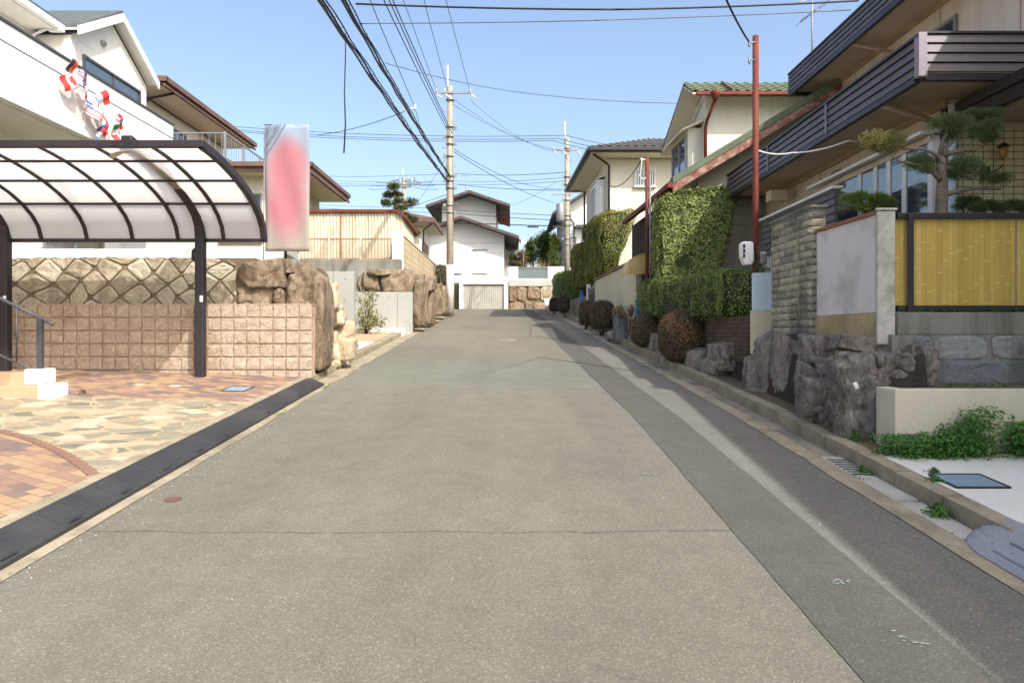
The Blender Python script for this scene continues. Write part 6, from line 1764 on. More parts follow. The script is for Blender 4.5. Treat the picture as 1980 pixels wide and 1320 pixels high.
# tiled porch wall and porch roof
mb = MB(); mb.box(5.45, 12, 8.52, 8.615, 1.75, 4.12); mb.build('tile_wall', WALLTILE, t)
mb = MB(); mb.box(5.50, 12, 6.6, 8.51, 4.18, 4.24); pr = mb.build('porch_roof', SOFFIT, t)
mb = MB(); mb.box(5.40, 5.50, 6.6, 8.6, 4.14, 4.36); mb.box(5.36, 5.40, 6.55, 8.65, 4.28, 4.40); mb.box(5.28, 5.52, 8.55, 8.61, 4.0, 4.36); mb.build('porch_gutter', BLACKM, pr)
lt = MB(); c = at(1940, 296, 8.35); lt.lathe((c.x, 8.35, c.z - .08), [(.025, 0), (.04, .03), (.044, .13), (.035, .15)], 8); lg = MB()
t2 = thing('porch_lantern', 'amber glass lantern on a black bracket on the tiled porch wall', 'lamp', (c.x, 8.5, c.z))
lt.build('lamp_glass', AMBER, t2)
mb = MB(); mb.lathe((c.x, 8.35, c.z + .07), [(.075, 0), (.065, .015), (.02, .05)], 8); mb.tube([(c.x, 8.35, c.z - .14), (c.x - .05, 8.38, c.z - .2), (c.x - .12, 8.5, c.z - .2)], .014, 6); mb.box(c.x - .17, c.x - .09, 8.44, 8.515, c.z - .29, c.z - .14); mb.build('bracket', BLACKM, t2, bev=.01)
mb = MB()
for i in range(9): mb.bar((5.45 + i * 0, 8.5, 0), (5.45, 8.5, 0.01), .001, .001) if False else None
# screen with white rail in front of the house
t = thing('slatted_screen', 'dark horizontal slat screen with a white sloping top rail behind the gate pillar', 'fence', (4.6, 11.5, 1.8))
mb = MB(); slats(mb, 'x', 4.62, 9.95, 12.8, 3.0, 3.66, 6, -1); mb.box(4.621, 4.64, 9.95, 12.8, 3.0, 3.66); mb.build('slat_panel', DARKWOOD, t)
mb = MB(); mb.box(4.54, 4.70, 9.9, 12.85, 3.67, 3.71); mb.build('top_rail', WHITEM, t, bev=.006)
mb = MB()
for i in range(24): mb.bar((4.61, 12.8 - i * .12, 1.8), (4.61, 12.8 - i * .12, 3.0), .02, .02)
mb.build('balusters', WHITEM, t)
# lean-to wall below the balcony's far end
t = thing('siding_wall', 'beige board siding wall under the far end of the balcony', 'wall', (6, 17.6, 1.8))
mb = MB(); mb.box(4.3, 7.5, 15.36, 15.42, 1.75, 4.6)
for i in range(14): mb.box(4.29, 7.5, 15.34, 15.359, 1.8 + i * .2, 1.985 + i * .2)
mb.build('boards', GREYW, t); 
mb = MB(); mb.box(4.9, 7.5, 14.85, 15.45, 4.601, 4.66); mb.build('roof', BROWNF, t)
mb = MB(); p = at(1492, 385, 13.2); mb.box(p.x - .02, p.x + .32, 13.2, 13.45, p.z - .02, p.z + .18); tag(mb.build('air_vent_box', CREAM_P, None, p, bev=.01), 'beige box unit hanging under the balcony near the house wall', 'box')

# TV antenna on that roof
t = thing('tv_antenna', 'tall TV antenna with two arms above the upper slatted eave', 'antenna', (7.0, 15.2, 7.4))
mb = MB(); Y = 15.2; x = (1571 - 990) / F * Y; mb.tube([(x, Y, 7.3), (x - .02, Y, 9.4)], .018, 6)
mb.tube([at(1548, 42, Y), at(1602, 2, Y)], .012, 5); mb.tube([at(1520, 10, Y), at(1575, -2, Y)], .012, 5)
for i in range(7):
    p = at(1548, 42, Y).lerp(at(1602, 2, Y), i / 6); mb.tube([p + Vector((0, -.25, 0)), p + Vector((0, .25, 0))], .007, 4)
mb.build('mast', GREYM, t)

# ---- house with green roof
GREENH = t = thing('green_roofed_house', 'grey and cream house with green tiled roof and peeling red eaves', 'house', (6.592, 17.43, 2.531))
mb = MB(shear)
mb.prism([(4.351, 15.355, 2.349), (10.742, 15.355, 2.349), (10.742, 15.355, 8.242), (9.663, 15.355, 8.242), (4.351, 15.355, 5.138)], (0, 0.15, 0))
w1 = mb.build('wall', GREYW, t)
mb = MB(shear)
mb.box(4.351, 10.742, 15.48, 19.588, 2.349, 4.922)
mb.box(5.381, 11.572, 18.094, 20.418, 4.922, 7.744)
mb.prism([(5.381, 18.094, 7.744), (5.381, 20.418, 6.914), (5.381, 18.343, 7.91)], (7, 0, 0))
mb.build('wall', CREAMW, t)
mb = MB(shear)
sl = 0.598
zz = lambda x: 4.806 + sl * (x - 3.654)
for xa, xb in ((3.654, 10.4),):
    mb.hexa([(xa, 14.857, zz(xa)), (xb, 14.857, zz(xb)), (xb, 19.754, zz(xb)), (xa, 19.754, zz(xa)), (xa, 14.857, zz(xa) + 0.1), (xb, 14.857, zz(xb) + 0.1), (xb, 19.754, zz(xb) + 0.1), (xa, 19.754, zz(xa) + 0.1)])
lr = mb.build('lower_roof', GREENROOF, t)
mb = MB(shear)
xa, xb = (3.654, 10.4)
mb.hexa([(xa, 14.807, zz(xa) - 0.2), (xb, 14.807, zz(xb) - 0.2), (xb, 14.853, zz(xb) - 0.2), (xa, 14.853, zz(xa) - 0.2), (xa, 14.807, zz(xa) - 0.02), (xb, 14.807, zz(xb) - 0.02), (xb, 14.853, zz(xb) - 0.02), (xa, 14.853, zz(xa) - 0.02)])
mb.build('peeling_bargeboard', PEEL, lr)
mb = MB(shear)
mb.hexa([(xa, 14.791, zz(xa) - 0.015), (xb, 14.791, zz(xb) - 0.015), (xb, 15.023, zz(xb) + 0.101), (xa, 15.023, zz(xa) + 0.101), (xa, 14.774, zz(xa) + 0.13), (xb, 14.774, zz(xb) + 0.13), (xb, 15.023, zz(xb) + 0.15), (xa, 15.023, zz(xa) + 0.15)])
mb.build('verge_tiles', GREENROOF, lr)
mb = MB(shear)
mb.box(3.538, 3.654, 14.774, 19.837, 4.706, 4.805)
mb.tube([(3.687, 15.189, 4.739), (4.285, 15.438, 4.424), (4.302, 15.438, 2.598)], 0.04, 8)
mb.build('gutter', RUST, lr)
mb = MB(shear)
mb.hexa([(3.687, 14.857, zz(3.687) - 0.03), (4.343, 14.857, zz(4.343) - 0.03), (4.343, 19.671, zz(4.343) - 0.03), (3.687, 19.671, zz(3.687) - 0.03), (3.687, 14.857, zz(3.687) - 0.005), (4.343, 14.857, zz(4.343) - 0.005), (4.343, 19.671, zz(4.343) - 0.005), (3.687, 19.671, zz(3.687) - 0.005)])
mb.build('soffit', SOFFIT, lr)
mb = MB(shear)
ra, rf = ((4.866, 17.513, 7.686), (11.157, 17.513, 7.686))
tile_roof(mb, ra, rf, (11.157, 18.343, 8.175), (4.866, 18.343, 8.175), 0.26, 0.022, 4)
mb.hexa([(4.866, 18.343, 8.092), (11.157, 18.343, 8.092), (11.157, 20.75, 6.914), (4.866, 20.75, 6.914), (4.866, 18.343, 8.175), (11.157, 18.343, 8.175), (11.157, 20.75, 7.013), (4.866, 20.75, 7.013)])
ur = mb.build('upper_roof', GREENROOF, t)
mb = MB(shear)
mb.hexa([(4.874, 17.53, 7.619), (11.157, 17.53, 7.619), (11.157, 18.343, 8.059), (4.874, 18.343, 8.059), (4.874, 17.53, 7.661), (11.157, 17.53, 7.661), (11.157, 18.343, 8.101), (4.874, 18.343, 8.101)])
mb.build('soffit', SOFFIT_P, ur)
mb = MB(shear)
mb.hexa([(4.874, 18.36, 8.059), (11.157, 18.36, 8.059), (11.157, 20.708, 6.88), (4.874, 20.708, 6.88), (4.874, 18.36, 8.084), (11.157, 18.36, 8.084), (11.157, 20.708, 6.905), (4.874, 20.708, 6.905)])
mb.build('soffit', SOFFIT_P, ur)
mb = MB(shear)
for ya, za, yb, zb in ((17.471, 7.661, 18.343, 8.175), (20.791, 6.955, 18.343, 8.175)):
    mb.hexa([(5.86, ya, za - 0.12), (5.915, ya, za - 0.12), (5.915, yb, zb - 0.12), (5.86, yb, zb - 0.12), (5.86, ya, za + 0.07), (5.915, ya, za + 0.07), (5.915, yb, zb + 0.07), (5.86, yb, zb + 0.07)])
mb.build('bargeboard', BROWNF, ur)
mb = MB(shear)
mb.box(4.932, 11.157, 17.413, 17.496, 7.578, 7.661)
mb.lathe(shear((5.414, 17.455, 7.462)) if False else (5.414, 17.455, 7.428), [(0.05, 0), (0.12, 0.16), (0.14, 0.24)], 8)
mb.tube([(5.414, 17.471, 7.453), (5.347, 17.886, 7.08), (5.347, 18.028, 6.914), (5.347, 18.028, 5.171)], 0.045, 8)
mb.build('gutter', RUST, ur)
mb = MB(shear)
mb.box(5.015, 5.381, 18.426, 20.086, 5.669, 7.038)
mb.build('bay', CREAMW, t)
mb = MB(shear)
mb.hexa([(4.808, 18.218, 6.914), (5.381, 18.218, 7.163), (5.381, 20.335, 7.163), (4.808, 20.335, 6.914), (4.808, 18.218, 6.963), (5.381, 18.218, 7.229), (5.381, 20.335, 7.229), (4.808, 20.335, 6.963)])
mb.build('bay_roof', SOFFIT_P, t)
window(t, 'x', 5.015, 18.55, 19.92, 5.835, 6.872, -1, GREYM, GLASS, 1, tf=shear)
window(t, 'x', 4.351, 15.936, 17.845, 3.096, 4.258, -1, BLACKM, GLASS, 1, tf=shear)
window(t, 'y', 15.355, 7.422, 7.92, 5.752, 6.167, -1, GREYM, GLASS, 0, tf=shear)
t = thing('railing_frame', 'thin dark sloping rail frame fixed to the grey gable wall', 'railing', (4.932, 15.106, 3.594))
mb = MB(shear)
for k in range(5):
    a = I(1407, 345 + k * 9, 15.023)
    b = I(1470, 303 + k * 10, 15.023)
    mb.bar(a, b, 0.02, 0.02)
a = I(1407, 345, 15.023)
b = I(1407, 384, 15.023)
mb.bar(a, b, 0.02, 0.02)
mb.build('rail', BLACKM, t)

FS = MB(shear)  # added dark slats; their colour stands in for the shaded recess under the eave
for k in range(22): FS.box(3.98, 4.02, 15.6 + k * .23, 15.77 + k * .23, 2.5, 4.78)
FS.box(4.021, 4.05, 15.6, 20.6, 2.5, 4.78)
FS.build('eave_shade_slats', mat('eave_shade_dark', srgb(70, 58, 50), srgb(54, 46, 42), 3, .8), GREENH)
# ---- beige hipped house
t = thing('hipped_roof_house', 'cream house with wide dark hipped roof behind the conifer hedge', 'house', (5.399, 26.521, 2.616))
mb = MB(shear)
mb.box(3.987, 10.859, 24.805, 30.11, 2.382, 7.804)
mb.build('wall', mat('beige_render', srgb(222, 218, 202), srgb(212, 208, 190), 0.5, 0.85, 0.1, 60, dirt=srgb(190, 178, 146), damt=0.3, streak=True), t)
mb = MB(shear)
mb.box(3.293, 11.639, 24.025, 30.812, 7.827, 7.89)
a = mb.build('soffit', SOFFIT_P, t)
mb = MB(shear)
mb.hexa([(3.245, 23.979, 7.998), (11.639, 23.979, 7.998), (11.639, 30.858, 7.998), (3.245, 30.858, 7.998), (5.867, 26.833, 9.012), (11.639, 26.833, 9.012), (11.639, 28.082, 9.012), (5.867, 28.082, 9.012)])
tile_roof(mb, (3.23, 23.947, 8.014), (11.639, 23.947, 8.014), (11.639, 26.911, 9.09), (5.867, 26.911, 9.09), 0.3, 0.03, 10)
rf = mb.build('roof', DARKROOF, t)
mb = MB(shear)
mb.box(3.215, 3.293, 23.932, 30.89, 7.842, 8.03)
mb.box(3.293, 11.639, 23.932, 24.01, 7.842, 8.03)
mb.box(3.137, 3.215, 23.869, 30.89, 7.89, 7.998)
mb.box(3.215, 11.639, 23.854, 23.931, 7.89, 7.998)
mb.build('fascia', BLACKM, rf)
mb = MB(shear)
mb.tube([(3.371, 24.103, 7.804), (3.917, 24.727, 7.648), (4.025, 24.743, 7.57), (4.025, 24.743, 3.474)], 0.04, 8)
mb.tube([(3.293, 30.422, 7.842), (3.917, 30.266, 7.764), (3.917, 30.266, 5.034)], 0.04, 8)
parts_of(mb, 'downpipe', BLACKM, t)
mb = MB(shear)
mb.box(3.722, 3.987, 25.429, 26.989, 5.502, 7.218)
mb.hexa([(3.683, 25.351, 7.218), (3.987, 25.351, 7.336), (3.987, 27.067, 7.336), (3.683, 27.067, 7.218), (3.683, 25.351, 7.25), (3.987, 25.351, 7.374), (3.987, 27.067, 7.374), (3.683, 27.067, 7.25)])
mb.build('bay', WHITEM, t)
window(t, 'x', 3.722, 25.546, 26.873, 5.97, 7.062, -1, WHITEM, GLASS, 3, tf=shear)
window(t, 'y', 25.429, 3.761, 3.956, 5.97, 7.062, -1, WHITEM, GLASS, 0, tf=shear, sill=False)
window(t, 'x', 3.987, 27.613, 29.018, 5.736, 7.218, -1, WHITEM, GLASS, 1, tf=shear)
p = I(1226, 361, 24.805)
q = I(1267, 329, 24.805)
window(t, 'y', 24.805, p.x, q.x, p.z, q.z, -1, WHITEM, GLASS, 1, tf=shear, bars=9, bm=WHITEM)

# ---- far white house behind pole
t = thing('white_sided_house', 'white sided house with a lean roof behind the far utility pole', 'house', (5, 46, 4.55))
mb = MB(); mb.prism([(3.45, 45.6, 4.3), (10, 45.6, 4.3), (10, 45.6, 11), (5.2, 45.6, 11.0), (3.45, 45.6, 9.9)], (0, 8, 0)); mb.build('wall', mat('white_lap_siding', (.74, .75, .74), (.68, .69, .68), .5, .7), t)
mb = MB()
for i in range(24): mb.box(3.43, 10, 45.57, 45.6, 4.6 + i * .22, 4.78 + i * .22)
mb.build('siding_boards', WHITEM, t)
mb = MB(); mb.hexa([(2.6, 44.7, 9.25), (5.6, 44.7, 11.2), (5.6, 54, 11.2), (2.6, 54, 9.25), (2.6, 44.7, 9.40), (5.6, 44.7, 11.36), (5.6, 54, 11.36), (2.6, 54, 9.40)]); mb.build('roof', DARKROOF, t)
mb = MB(); mb.box(4.1, 6.4, 44.9, 45.56, 8.45, 8.62); mb.build('window_hood', CHAR, t)
window(t, 'y', 45.57, 3.75, 4.2, 6.0, 7.9, -1, BLACKM, GLASS, 0)
mb = MB(); mb.tube([(3.5, 45.5, 9.6), (4.05, 45.5, 8.8), (4.05, 45.5, 5)], .04, 6); mb.tube([(4.6, 45.5, 8.4), (4.6, 45.5, 5)], .035, 6); parts_of(mb, 'downpipe', BLACKM, t)
t = thing('dark_porch_roof', 'small dark porch roof beside the base of the far pole', 'roof', (4, 42, 4.0))
mb = MB(); mb.hexa([at(1098, 492, 37.2), at(1112, 470, 37.2), at(1112, 470, 40), at(1098, 492, 40)] + [p + Vector((0, 0, .12)) for p in (at(1098, 492, 37.2), at(1112, 470, 37.2), at(1112, 470, 40), at(1098, 492, 40))]); mb.build('roof', BROWNF, t)
mb = MB(); a = at(1110, 476, 37.3); mb.bar((a.x, 37.3, 3.0), (a.x, 37.3, a.z), .1, .1); mb.build('post', BLACKM, t)

# ---- neighbouring house that shades the near right side (beyond the right edge of the view)
t = thing('neighbouring_house', 'cream two-storey house beyond the right edge, beside the forecourt', 'house', (9, -1, .4))
mb = MB(); mb.box(6.5, 14, -8, 5.2, -.5, 6.75); mb.build('wall', CREAMW, t)
mb = MB(); mb.box(6.15, 15, -9, 6.7, 6.76, 7.0); mb.hexa([(6.3, -8.9, 7.0), (15, -8.9, 7.0), (15, 6.6, 7.0), (6.3, 6.6, 7.0), (9, -5, 8.6), (12, -5, 8.6), (12, 2, 8.6), (9, 2, 8.6)]); mb.build('roof', DARKROOF, t)
window(t, 'x', 6.5, -3, -1, 1.6, 3.2, -1); window(t, 'x', 6.5, 1, 3, 4.2, 5.6, -1); window(t, 'x', 6.5, -3, -1, 4.2, 5.6, -1)

# ---- garden topiary of the balcony house
Yt = 7.75
t = thing('cloud_pruned_pine', 'cloud-pruned pine with a pale bare trunk above the bamboo fence', 'tree', at(1819, 602, Yt))
mb = MB()
mb.tube([at(1820, 610, Yt), at(1820, 410, Yt), at(1822, 350, Yt), at(1819, 305, Yt), at(1826, 285, Yt)], [.075, .062, .054, .047, .03], 12)
br = [[(1822, 305), (1830, 285), (1848, 268), (1878, 262)], [(1822, 318), (1812, 300), (1785, 288), (1745, 288)], [(1826, 300), (1850, 293), (1885, 290), (1915, 272)], [(1820, 350), (1805, 335), (1780, 320), (1740, 312), (1716, 298)],
      [(1826, 325), (1845, 325), (1862, 333), (1880, 335)], [(1824, 378), (1850, 370), (1885, 364), (1935, 366)], [(1818, 300), (1822, 275), (1832, 255)], [(1850, 334), (1880, 345), (1900, 330)]]
for b in br: mb.tube([at(u, v, Yt - .02) for u, v in b], [.030 - .006 * i for i in range(len(b))], 8)
mb.build('trunk', BARK, t)
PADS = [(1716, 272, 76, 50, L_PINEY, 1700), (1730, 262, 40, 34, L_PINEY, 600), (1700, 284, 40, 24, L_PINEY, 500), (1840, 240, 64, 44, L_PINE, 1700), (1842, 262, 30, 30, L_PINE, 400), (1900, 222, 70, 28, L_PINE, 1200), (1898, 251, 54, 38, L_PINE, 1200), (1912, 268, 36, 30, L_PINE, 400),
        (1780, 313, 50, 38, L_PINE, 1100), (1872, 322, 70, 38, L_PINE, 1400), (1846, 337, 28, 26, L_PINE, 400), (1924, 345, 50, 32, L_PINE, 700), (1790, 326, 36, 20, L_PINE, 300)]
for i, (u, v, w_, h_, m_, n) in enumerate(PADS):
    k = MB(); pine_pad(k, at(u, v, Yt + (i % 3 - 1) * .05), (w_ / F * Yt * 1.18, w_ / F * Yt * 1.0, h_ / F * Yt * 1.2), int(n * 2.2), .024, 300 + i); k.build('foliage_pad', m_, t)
t = thing('shrub', 'wide dark clipped shrub peeping over the whitewashed wall', 'shrub', at(1682, 420, 8.3))
for i, (u, v, w_, h_, n) in enumerate([(1655, 382, 52, 24, 900), (1690, 388, 60, 34, 1100), (1712, 392, 44, 30, 800), (1675, 402, 40, 24, 500)]):
    k = MB(); pine_pad(k, at(u, v, 8.3), (w_ / F * 8.3, w_ / F * 8.3 * .8, h_ / F * 8.3), n, .04, 330 + i); k.build('foliage', L_AZA if i == 9 else L_LOW, t)
k = MB(); 
for u in (1670, 1685, 1700): k.tube([at(u, 440, 8.3), at(u + 3, 395, 8.3)], .015, 6)
k.build('stem', BARK_D, t)
t = thing('shrub', 'loose twiggy shrub just right of the pine trunk', 'shrub', at(1866, 425, 8.0))
k = MB(); pine_pad(k, at(1874, 388, 8.0), (.24, .2, .13), 700, .04, 340); pine_pad(k, at(1858, 398, 8.0), (.16, .15, .1), 300, .04, 341); k.build('foliage', L_PINE, t)
k = MB(); k.tube([at(1866, 440, 8.0), at(1864, 405, 8.0), at(1856, 396, 8.0)], .008, 5); k.tube([at(1866, 420, 8.0), at(1876, 400, 8.0)], .007, 5); k.build('stem', BARK_D, t)
t = thing('shrub', 'low dark spreading shrub at the right edge above the bamboo fence', 'shrub', at(1935, 425, 7.9))
k = MB()
for i, u in enumerate((1895, 1915, 1937, 1958, 1980, 2002)): pine_pad(k, at(u, 402 - (i % 2) * 6, 7.9), (.22, .2, .12), 500, .038, 350 + i)
k.build('foliage', L_PINE, t)
k = MB()
for u in (1905, 1940, 1975): k.tube([at(u, 440, 7.9), at(u, 405, 7.9)], .01, 5)
k.build('stem', BARK_D, t)
mb = MB(); b = at(1700, 402, 7.0); mb.lathe((b.x, 7.9, b.z), [(.02, 0), (.035, .01), (.04, .05), (.03, .06)], 10)
# ================================================================ utility poles and wires
def upole(label, X, Y, zb, ztop, r0, r1, armz, arm, wrap=None, extra=True):
    t = thing('utility_pole', label, 'utility pole', (X, Y, zb))
    mb = MB(); mb.tube([(X, Y, zb - .4), (X, Y, ztop)], [r0, r1], 16); mb.build('pole', POLECONC, t)
    if wrap:
        m = MB(); m.tube([(X, Y, zb + .15), (X, Y, wrap)], [r0 + .008, r0 - (r0 - r1) * (wrap - zb) / (ztop - zb) + .008], 16); m.build('wrap', POLEBASE, t)
    m = MB(); m.tube([(X - .1, Y, ztop - .35), (X - .1, Y, ztop + .85)], [.045, .03], 8); m.build('lightning_rod', WHITEM, t)
    m = MB(); m.bar((X + arm[0], Y - .1, armz), (X + arm[1], Y - .1, armz), .075, .075)
    m.bar((X + arm[0] * .5, Y - .1, armz), (X, Y - .1, armz - .4), .03, .03); m.build('crossarm', GREYM, t)
    for s in (arm[0] + .05, arm[0] * .35, arm[1] - .05):
        m = MB(); m.lathe((X + s, Y - .1, armz + .05), [(.02, 0), (.04, .03), (.02, .05), (.04, .07), (.015, .12)], 8)
        m.tube([(X + s + .04, Y - .12, armz - .04), (X + s + .22, Y - .12, armz - .24)], [.02, .032], 7); m.build('insulator', PORC, t)
    if extra:
        m = MB()
        for z, q in ((ztop - .6, 1), (armz - 1.4, 1), (armz - 1.8, -1), (armz - 2.1, 1), (armz - 2.6, -1), (armz - 3.4, 1), (armz - 3.6, -1), (armz - 3.9, 1), (armz - 4.6, -1), (armz - 4.9, 1)):
            m.lathe((X, Y, z), [(r0 + .012, 0), (r0 + .012, .06)], 14); m.box(X + q * r0, X + q * (r0 + .12), Y - .12, Y - .03, z - .04, z + .08)
        m.tube([(X + r0 * .9, Y - .06, armz - 5.2), (X + r0 * .75, Y - .06, armz - 1.2)], .02, 6); m.tube([(X - r0 * .9, Y - .08, armz - 4), (X - r0 * .8, Y - .08, armz - 1.5)], .018, 6)
        m.build('bands_and_clamps', GREYM, t)
        m = MB()
        for k in range(9): z = zb + 2.4 + k * .75; m.tube([(X + (r0 if k % 2 else -r0) * .8, Y, z), (X + (r0 + .16 if k % 2 else -r0 - .16), Y, z)], .012, 5)
        m.build('step_bolts', GREYM, t)
    return t
XA, YA = -2.54, 28.6
upole('nearest concrete utility pole, with a white wrapped base, on the left roadside', XA, YA, 2.31, 11.74, .16, .105, 11.44, (-.60, .88), 4.43)
t = upole('distant utility pole behind the far right hedge with a grey transformer can', 2.85, 36.2, 2.9, 11.75, .16, .11, 11.1, (-.75, .55))
m = MB(); m.lathe((2.50, 36.0, 7.4), [(.20, 0), (.22, .05), (.22, .85), (.18, .92)], 16); m.build('transformer', GREYM, t)
m = MB(); m.bar((2.1, 36.1, 8.8), (3.1, 36.1, 8.8), .06, .06); m.build('crossarm', GREYM, t)
t = upole('small far utility pole with many insulators behind the cloud-pruned pine', -9.3, 60, 5, 14.9, .2, .15, 14.5, (-1.5, 1.5), None, False)
for i in range(12):
    m = MB(); x = -9.3 + (i - 5.5) * .17; m.lathe((x, 59.8, 14.35 + .25 * (i % 3)), [(.03, 0), (.08, .06), (.04, .12), (.07, .18), (.02, .24)], 7); m.build('insulator', GREYM if i % 2 else PORC, t)
m = MB()
for i in range(3):
    for sx in (-1, 1): m.wire((-9.3 + sx * .3, 59.8, 14.9 - i * .25), (-9.3 + sx * (2.4 + i * .3), 59.8, 14.6 - i * .3), .2, .018); 
parts_of(m, 'jumper_wire', WIREM, t)
m = MB(); m.bar((-10.4, 59.9, 14.75), (-8.2, 59.9, 14.75), .08, .08); m.bar((-9.9, 59.9, 14.3), (-8.7, 59.9, 14.3), .25, .3); m.build('crossarm', GREYM, t)

def cable(label, pts, r, sag=0.0, m=None, group=None, name='overhead_wire'):
    mb = MB()
    for a, b in zip(pts[:-1], pts[1:]): mb.wire(a, b, sag, r, 5, 20)
    a = Vector(pts[0])
    return tag(mb.build(name, m or WIREM, None, a), label, 'wire', group)
YB = -6.0
def zB(z): return z - .04 * (YA - YB)
g = 'wires running along the street to the nearest pole'
for i, (xa, xb, lab) in enumerate(((-3.08, -2.90, 'thin high wire to the left end of the near pole crossarm'), (-2.62, -2.0, 'thin high wire to the middle of the near pole crossarm'), (-1.72, -2.2, 'thin high wire to the right end of the near pole crossarm'))):
    cable(lab, [(xb, YB, zB(11.5)), (xa, YA - .1, 11.52)], .011, .3, WIREG, g)
for i, (xa, xb, lab, dz) in enumerate(((-2.66, -3.35, 'left one of three black wires meeting the near pole below its crossarm', 0), (-2.54, -3.2, 'middle one of three black wires meeting the near pole below its crossarm', .05), (-2.46, -3.1, 'right one of three black wires meeting the near pole below its crossarm', .12))):
    cable(lab, [(xb, YB, zB(10.0) + dz), (xa, YA - .1, 9.95 - i * .12 + dz)], .014, .3, WIREM, g)
rnd = random.Random(77)
def bundle(label, x0, z0, x1, z1, n, spread, sag):
    t = thing('cable_bundle', label, 'cable bundle', (x0, YB, z0), 'thick cable bundles along the street')
    for k in range(n):
        ox, oz = spread * math.cos(k * 2.1), spread * math.sin(k * 2.1) - .03 * k
        mb = MB(); a = Vector((x0 + ox, YB, z0 + oz)); b = Vector((x1 + ox * .4, YA - .15, z1 + oz * .5)); pts = []
        for i in range(61):
            s = i / 60; p = a.lerp(b, s); p.z -= (sag + k * .03) * 4 * s * (1 - s); p.x += .012 * math.sin(i * 1.7 + k); p.z += .012 * math.sin(i * 1.1 + k * 2); pts.append(p)
        mb.tube(pts, .013 + .006 * (k % 2), 5); mb.build('cable', WIREM, t)
    mb = MB(); pts = []                              # lashing wire wound round the strands
    for i in range(420):
        s = i / 419; p = Vector((x0, YB, z0)).lerp(Vector((x1, YA - .15, z1)), s); p.z -= (sag + .03) * 4 * s * (1 - s)
        pts.append(p + Vector((math.cos(i * 1.25), 0, math.sin(i * 1.25))) * .05)
    mb.tube(pts, .004, 3); mb.build('lashing', WIREM, t)
    return t
bundle('left one of two thick black cable bundles descending to the near pole', -3.20, zB(7.85), -2.60, 7.80, 4, .035, .35)
bundle('right one of two thick black cable bundles descending to the near pole', -2.84, zB(8.05), -2.50, 8.0, 4, .03, .35)
p = at(802, 208, 20)
cable('thin wire ending at a small white insulator beside the cable bundles', [(-2.1, YB, 7.04), p], .010, .12, WIREG)
mb = MB(); mb.lathe(p - Vector((0, 0, .08)), [(.03, 0), (.06, .04), (.03, .08), (.05, .12), (.02, .16)], 8); mb.tube([p, at(780, 214, 20)], .02, 6)
tag(mb.build('insulator', PORC, None, p), 'small white insulator bracket carried beside the cable bundles', 'insulator')
cable('slack thin wire from the small white insulator to the near pole', [p, (XA - .1, YA - .1, 9.25 - 1.0)], .008, .6, WIREG)
d0 = at(668, 64, 12.5)
mb = MB(); mb.tube([d0, at(668, 110, 12.5), at(666, 180, 12.5), at(668, 240, 12.5), at(665, 296, 12.5)], [.010, .010, .012, .014, .014], 6)
tag(mb.build('hanging_cable', WIREM, None, d0), 'loose cable end hanging straight down from the cable bundle', 'cable')
cable('thick dark wire crossing the top of the view to the balcony house', [at(688, 8, 11.4), at(1190, 19, 11), at(1660, 2, 12.3)], .016, .02, WIREM)
cable('twisted thin wire crossing just below the thick one to the balcony house', [at(694, 46, 12.2), at(1150, 40, 11.2), at(1645, 20, 12.4)], .009, .01, WIREG)
cable('long thin wire crossing to the green roofed house', [at(745, 122, 14), at(1000, 178, 18), at(1310, 200, 17.6)], .010, .06, WIREG)
cable('black service wire coming down to the top of the rusty red pole', [at(1385, -45, 7.6), Vector((PT.x - .12, 10.02, PT.z - .12))], .013, .05, WIREM)
cable('pale loop of cable from the red pole to the balcony underside', [Vector((PT.x, 10.1, 4.27)), at(1530, 296, 9.9), at(1640, 272, 9.6), at(1725, 262, 10.1)], .012, .04, PORC)
cable('wire from the brown eaved house to the cable bundles', [at(610, 262, 22.3), at(782, 216, 19.5)], .010, .10, WIREM)
cable('thin wire from the green roofed house side to the shorter red pole', [at(1172, 352, 24.5), Vector((PT2.x - .13, 15.66, PT2.z - .05))], .012, .35, WIREM)
cable('coiled wire tail hanging at the shorter red pole', [Vector((PT2.x - .13, 15.62, PT2.z - .08)), Vector((PT2.x - .18, 15.62, PT2.z - .42)), Vector((PT2.x - .04, 15.62, PT2.z - .46))], .010, .06, PORC)
g = 'wires between the near pole and the distant pole'
for a, b, lab in (((908, 192), (1070, 293), 'upper of three thin wires from the near pole crossarm to the far pole'), ((880, 194), (1082, 293), 'middle of three thin wires from the near pole crossarm to the far pole'), ((872, 200), (1104, 294), 'lower of three thin wires from the near pole crossarm to the far pole')):
    cable(lab, [at(*a, YA), at(*b, 36.1)], .010, .35, WIREG, g)
cable('service wire sloping right from the near pole', [at(872, 290, YA), at(1072, 392, 44)], .014, .25, WIREM)
cable('second service wire sloping right from the near pole, just above', [at(874, 286, YA), at(1000, 352, 36), at(1090, 366, 44)], .012, .1, WIREM)
g = 'far wires crossing behind the near pole'
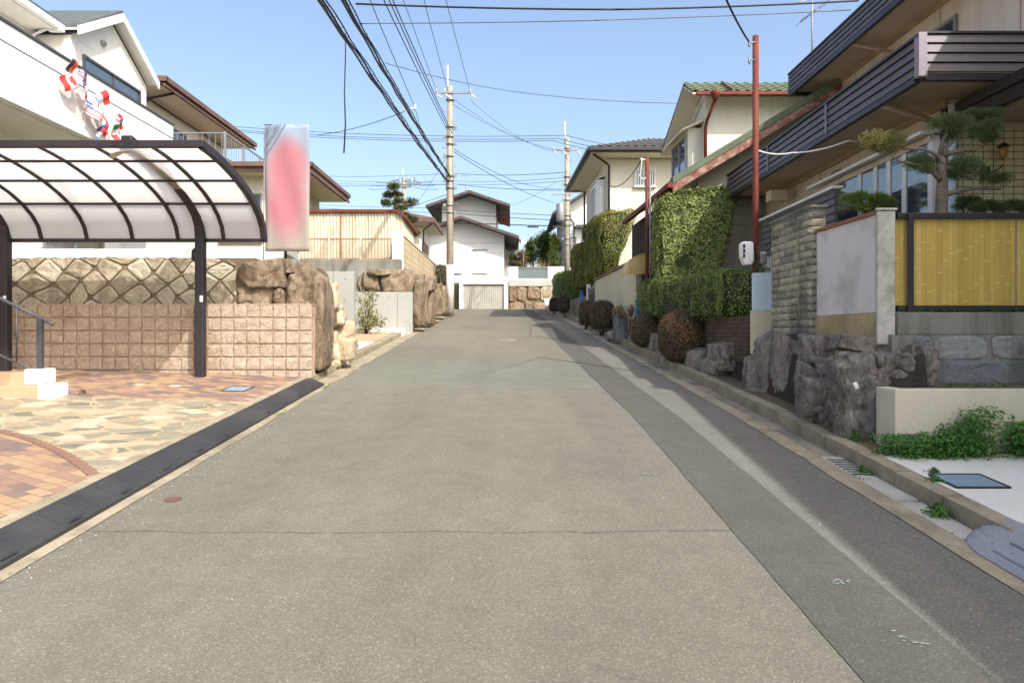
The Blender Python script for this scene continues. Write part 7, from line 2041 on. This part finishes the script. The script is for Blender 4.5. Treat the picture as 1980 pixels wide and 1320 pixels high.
for (a, Y0, b, Y1, c_, Y2, r, sg, lab) in (
        ((430, 243), 40, (1095, 262), 36, (1345, 292), 34, .014, .25, 'topmost far wire crossing behind the near pole, just above two others'),
        ((430, 249), 40, (1080, 268), 36, (1330, 300), 34, .014, .25, 'second far wire from the top crossing behind the near pole'),
        ((440, 253), 40, (1070, 272), 36, (1310, 306), 34, .014, .25, 'third far wire from the top crossing behind the near pole'),
        ((600, 340), 70, (880, 335), 50, (1095, 333), 36, .016, .15, 'far wire above the tallest gable, topmost of its group'),
        ((600, 348), 70, (880, 350), 50, (1095, 343), 36, .012, .12, 'far wire above the tallest gable, second of its group'),
        ((600, 353), 70, (880, 356), 50, (1095, 350), 36, .012, .1, 'far wire above the tallest gable, third of its group'),
        ((600, 358), 70, (880, 356), 50, (1085, 368), 36, .016, .1, 'far wire above the tallest gable, lowest and darkest of its group'),
        ((610, 396), 70, (820, 402), 52, (1093, 417), 36, .014, .05, 'low far wire crossing the upper white gable, the upper one'),
        ((610, 402), 70, (880, 412), 45, (1093, 426), 36, .018, .06, 'low far wire crossing the upper white gable, the middle one'),
        ((820, 428), 44, (960, 433), 42, (1093, 436), 36, .026, .04, 'thick low far cable carrying two splice boxes'),
        ((868, 375), 30, (760, 405), 60, (640, 418), 80, .014, .1, 'wire sloping down left from the near pole towards the brown roof')):
    cable(lab, [at(*a, Y0), at(*b, Y1), at(*c_, Y2)], r, sg, WIREM, g)
for u, lab in ((1031, 'flat grey splice box hanging on the low far cable, left of the far pole'), (1078, 'flat grey splice box right next to the far pole')):
    mb = MB(); c = at(u, 438, 37.5); w_ = .32 if u < 1050 else .25; mb.hexa([(c.x - w_, 37.4, c.z - .05), (c.x + w_ * .85, 37.4, c.z - .05), (c.x + w_ * .85, 37.6, c.z - .05), (c.x - w_, 37.6, c.z - .05), (c.x - w_ * .9, 37.4, c.z + .05), (c.x + w_, 37.4, c.z + .07), (c.x + w_, 37.6, c.z + .07), (c.x - w_ * .9, 37.6, c.z + .05)])
    mb.tube([(c.x, 37.5, c.z + .05), (c.x, 37.5, c.z + .14)], .015, 5)
    tag(mb.build('splice_box', CHAR, None, c), lab, 'splice box')
cable('thin diagonal wire from below the near pole down to the left', [at(866, 300, YA), at(800, 400, 45)], .010, .1, WIREG)
cable('thin wire rising right from the white gable towards the far pole', [at(985, 398, 49), at(1075, 352, 36)], .010, .15, WIREG)

# tidy: the source wants every colour-only wrapper to stay out of the way
bpy.context.view_layer.update()
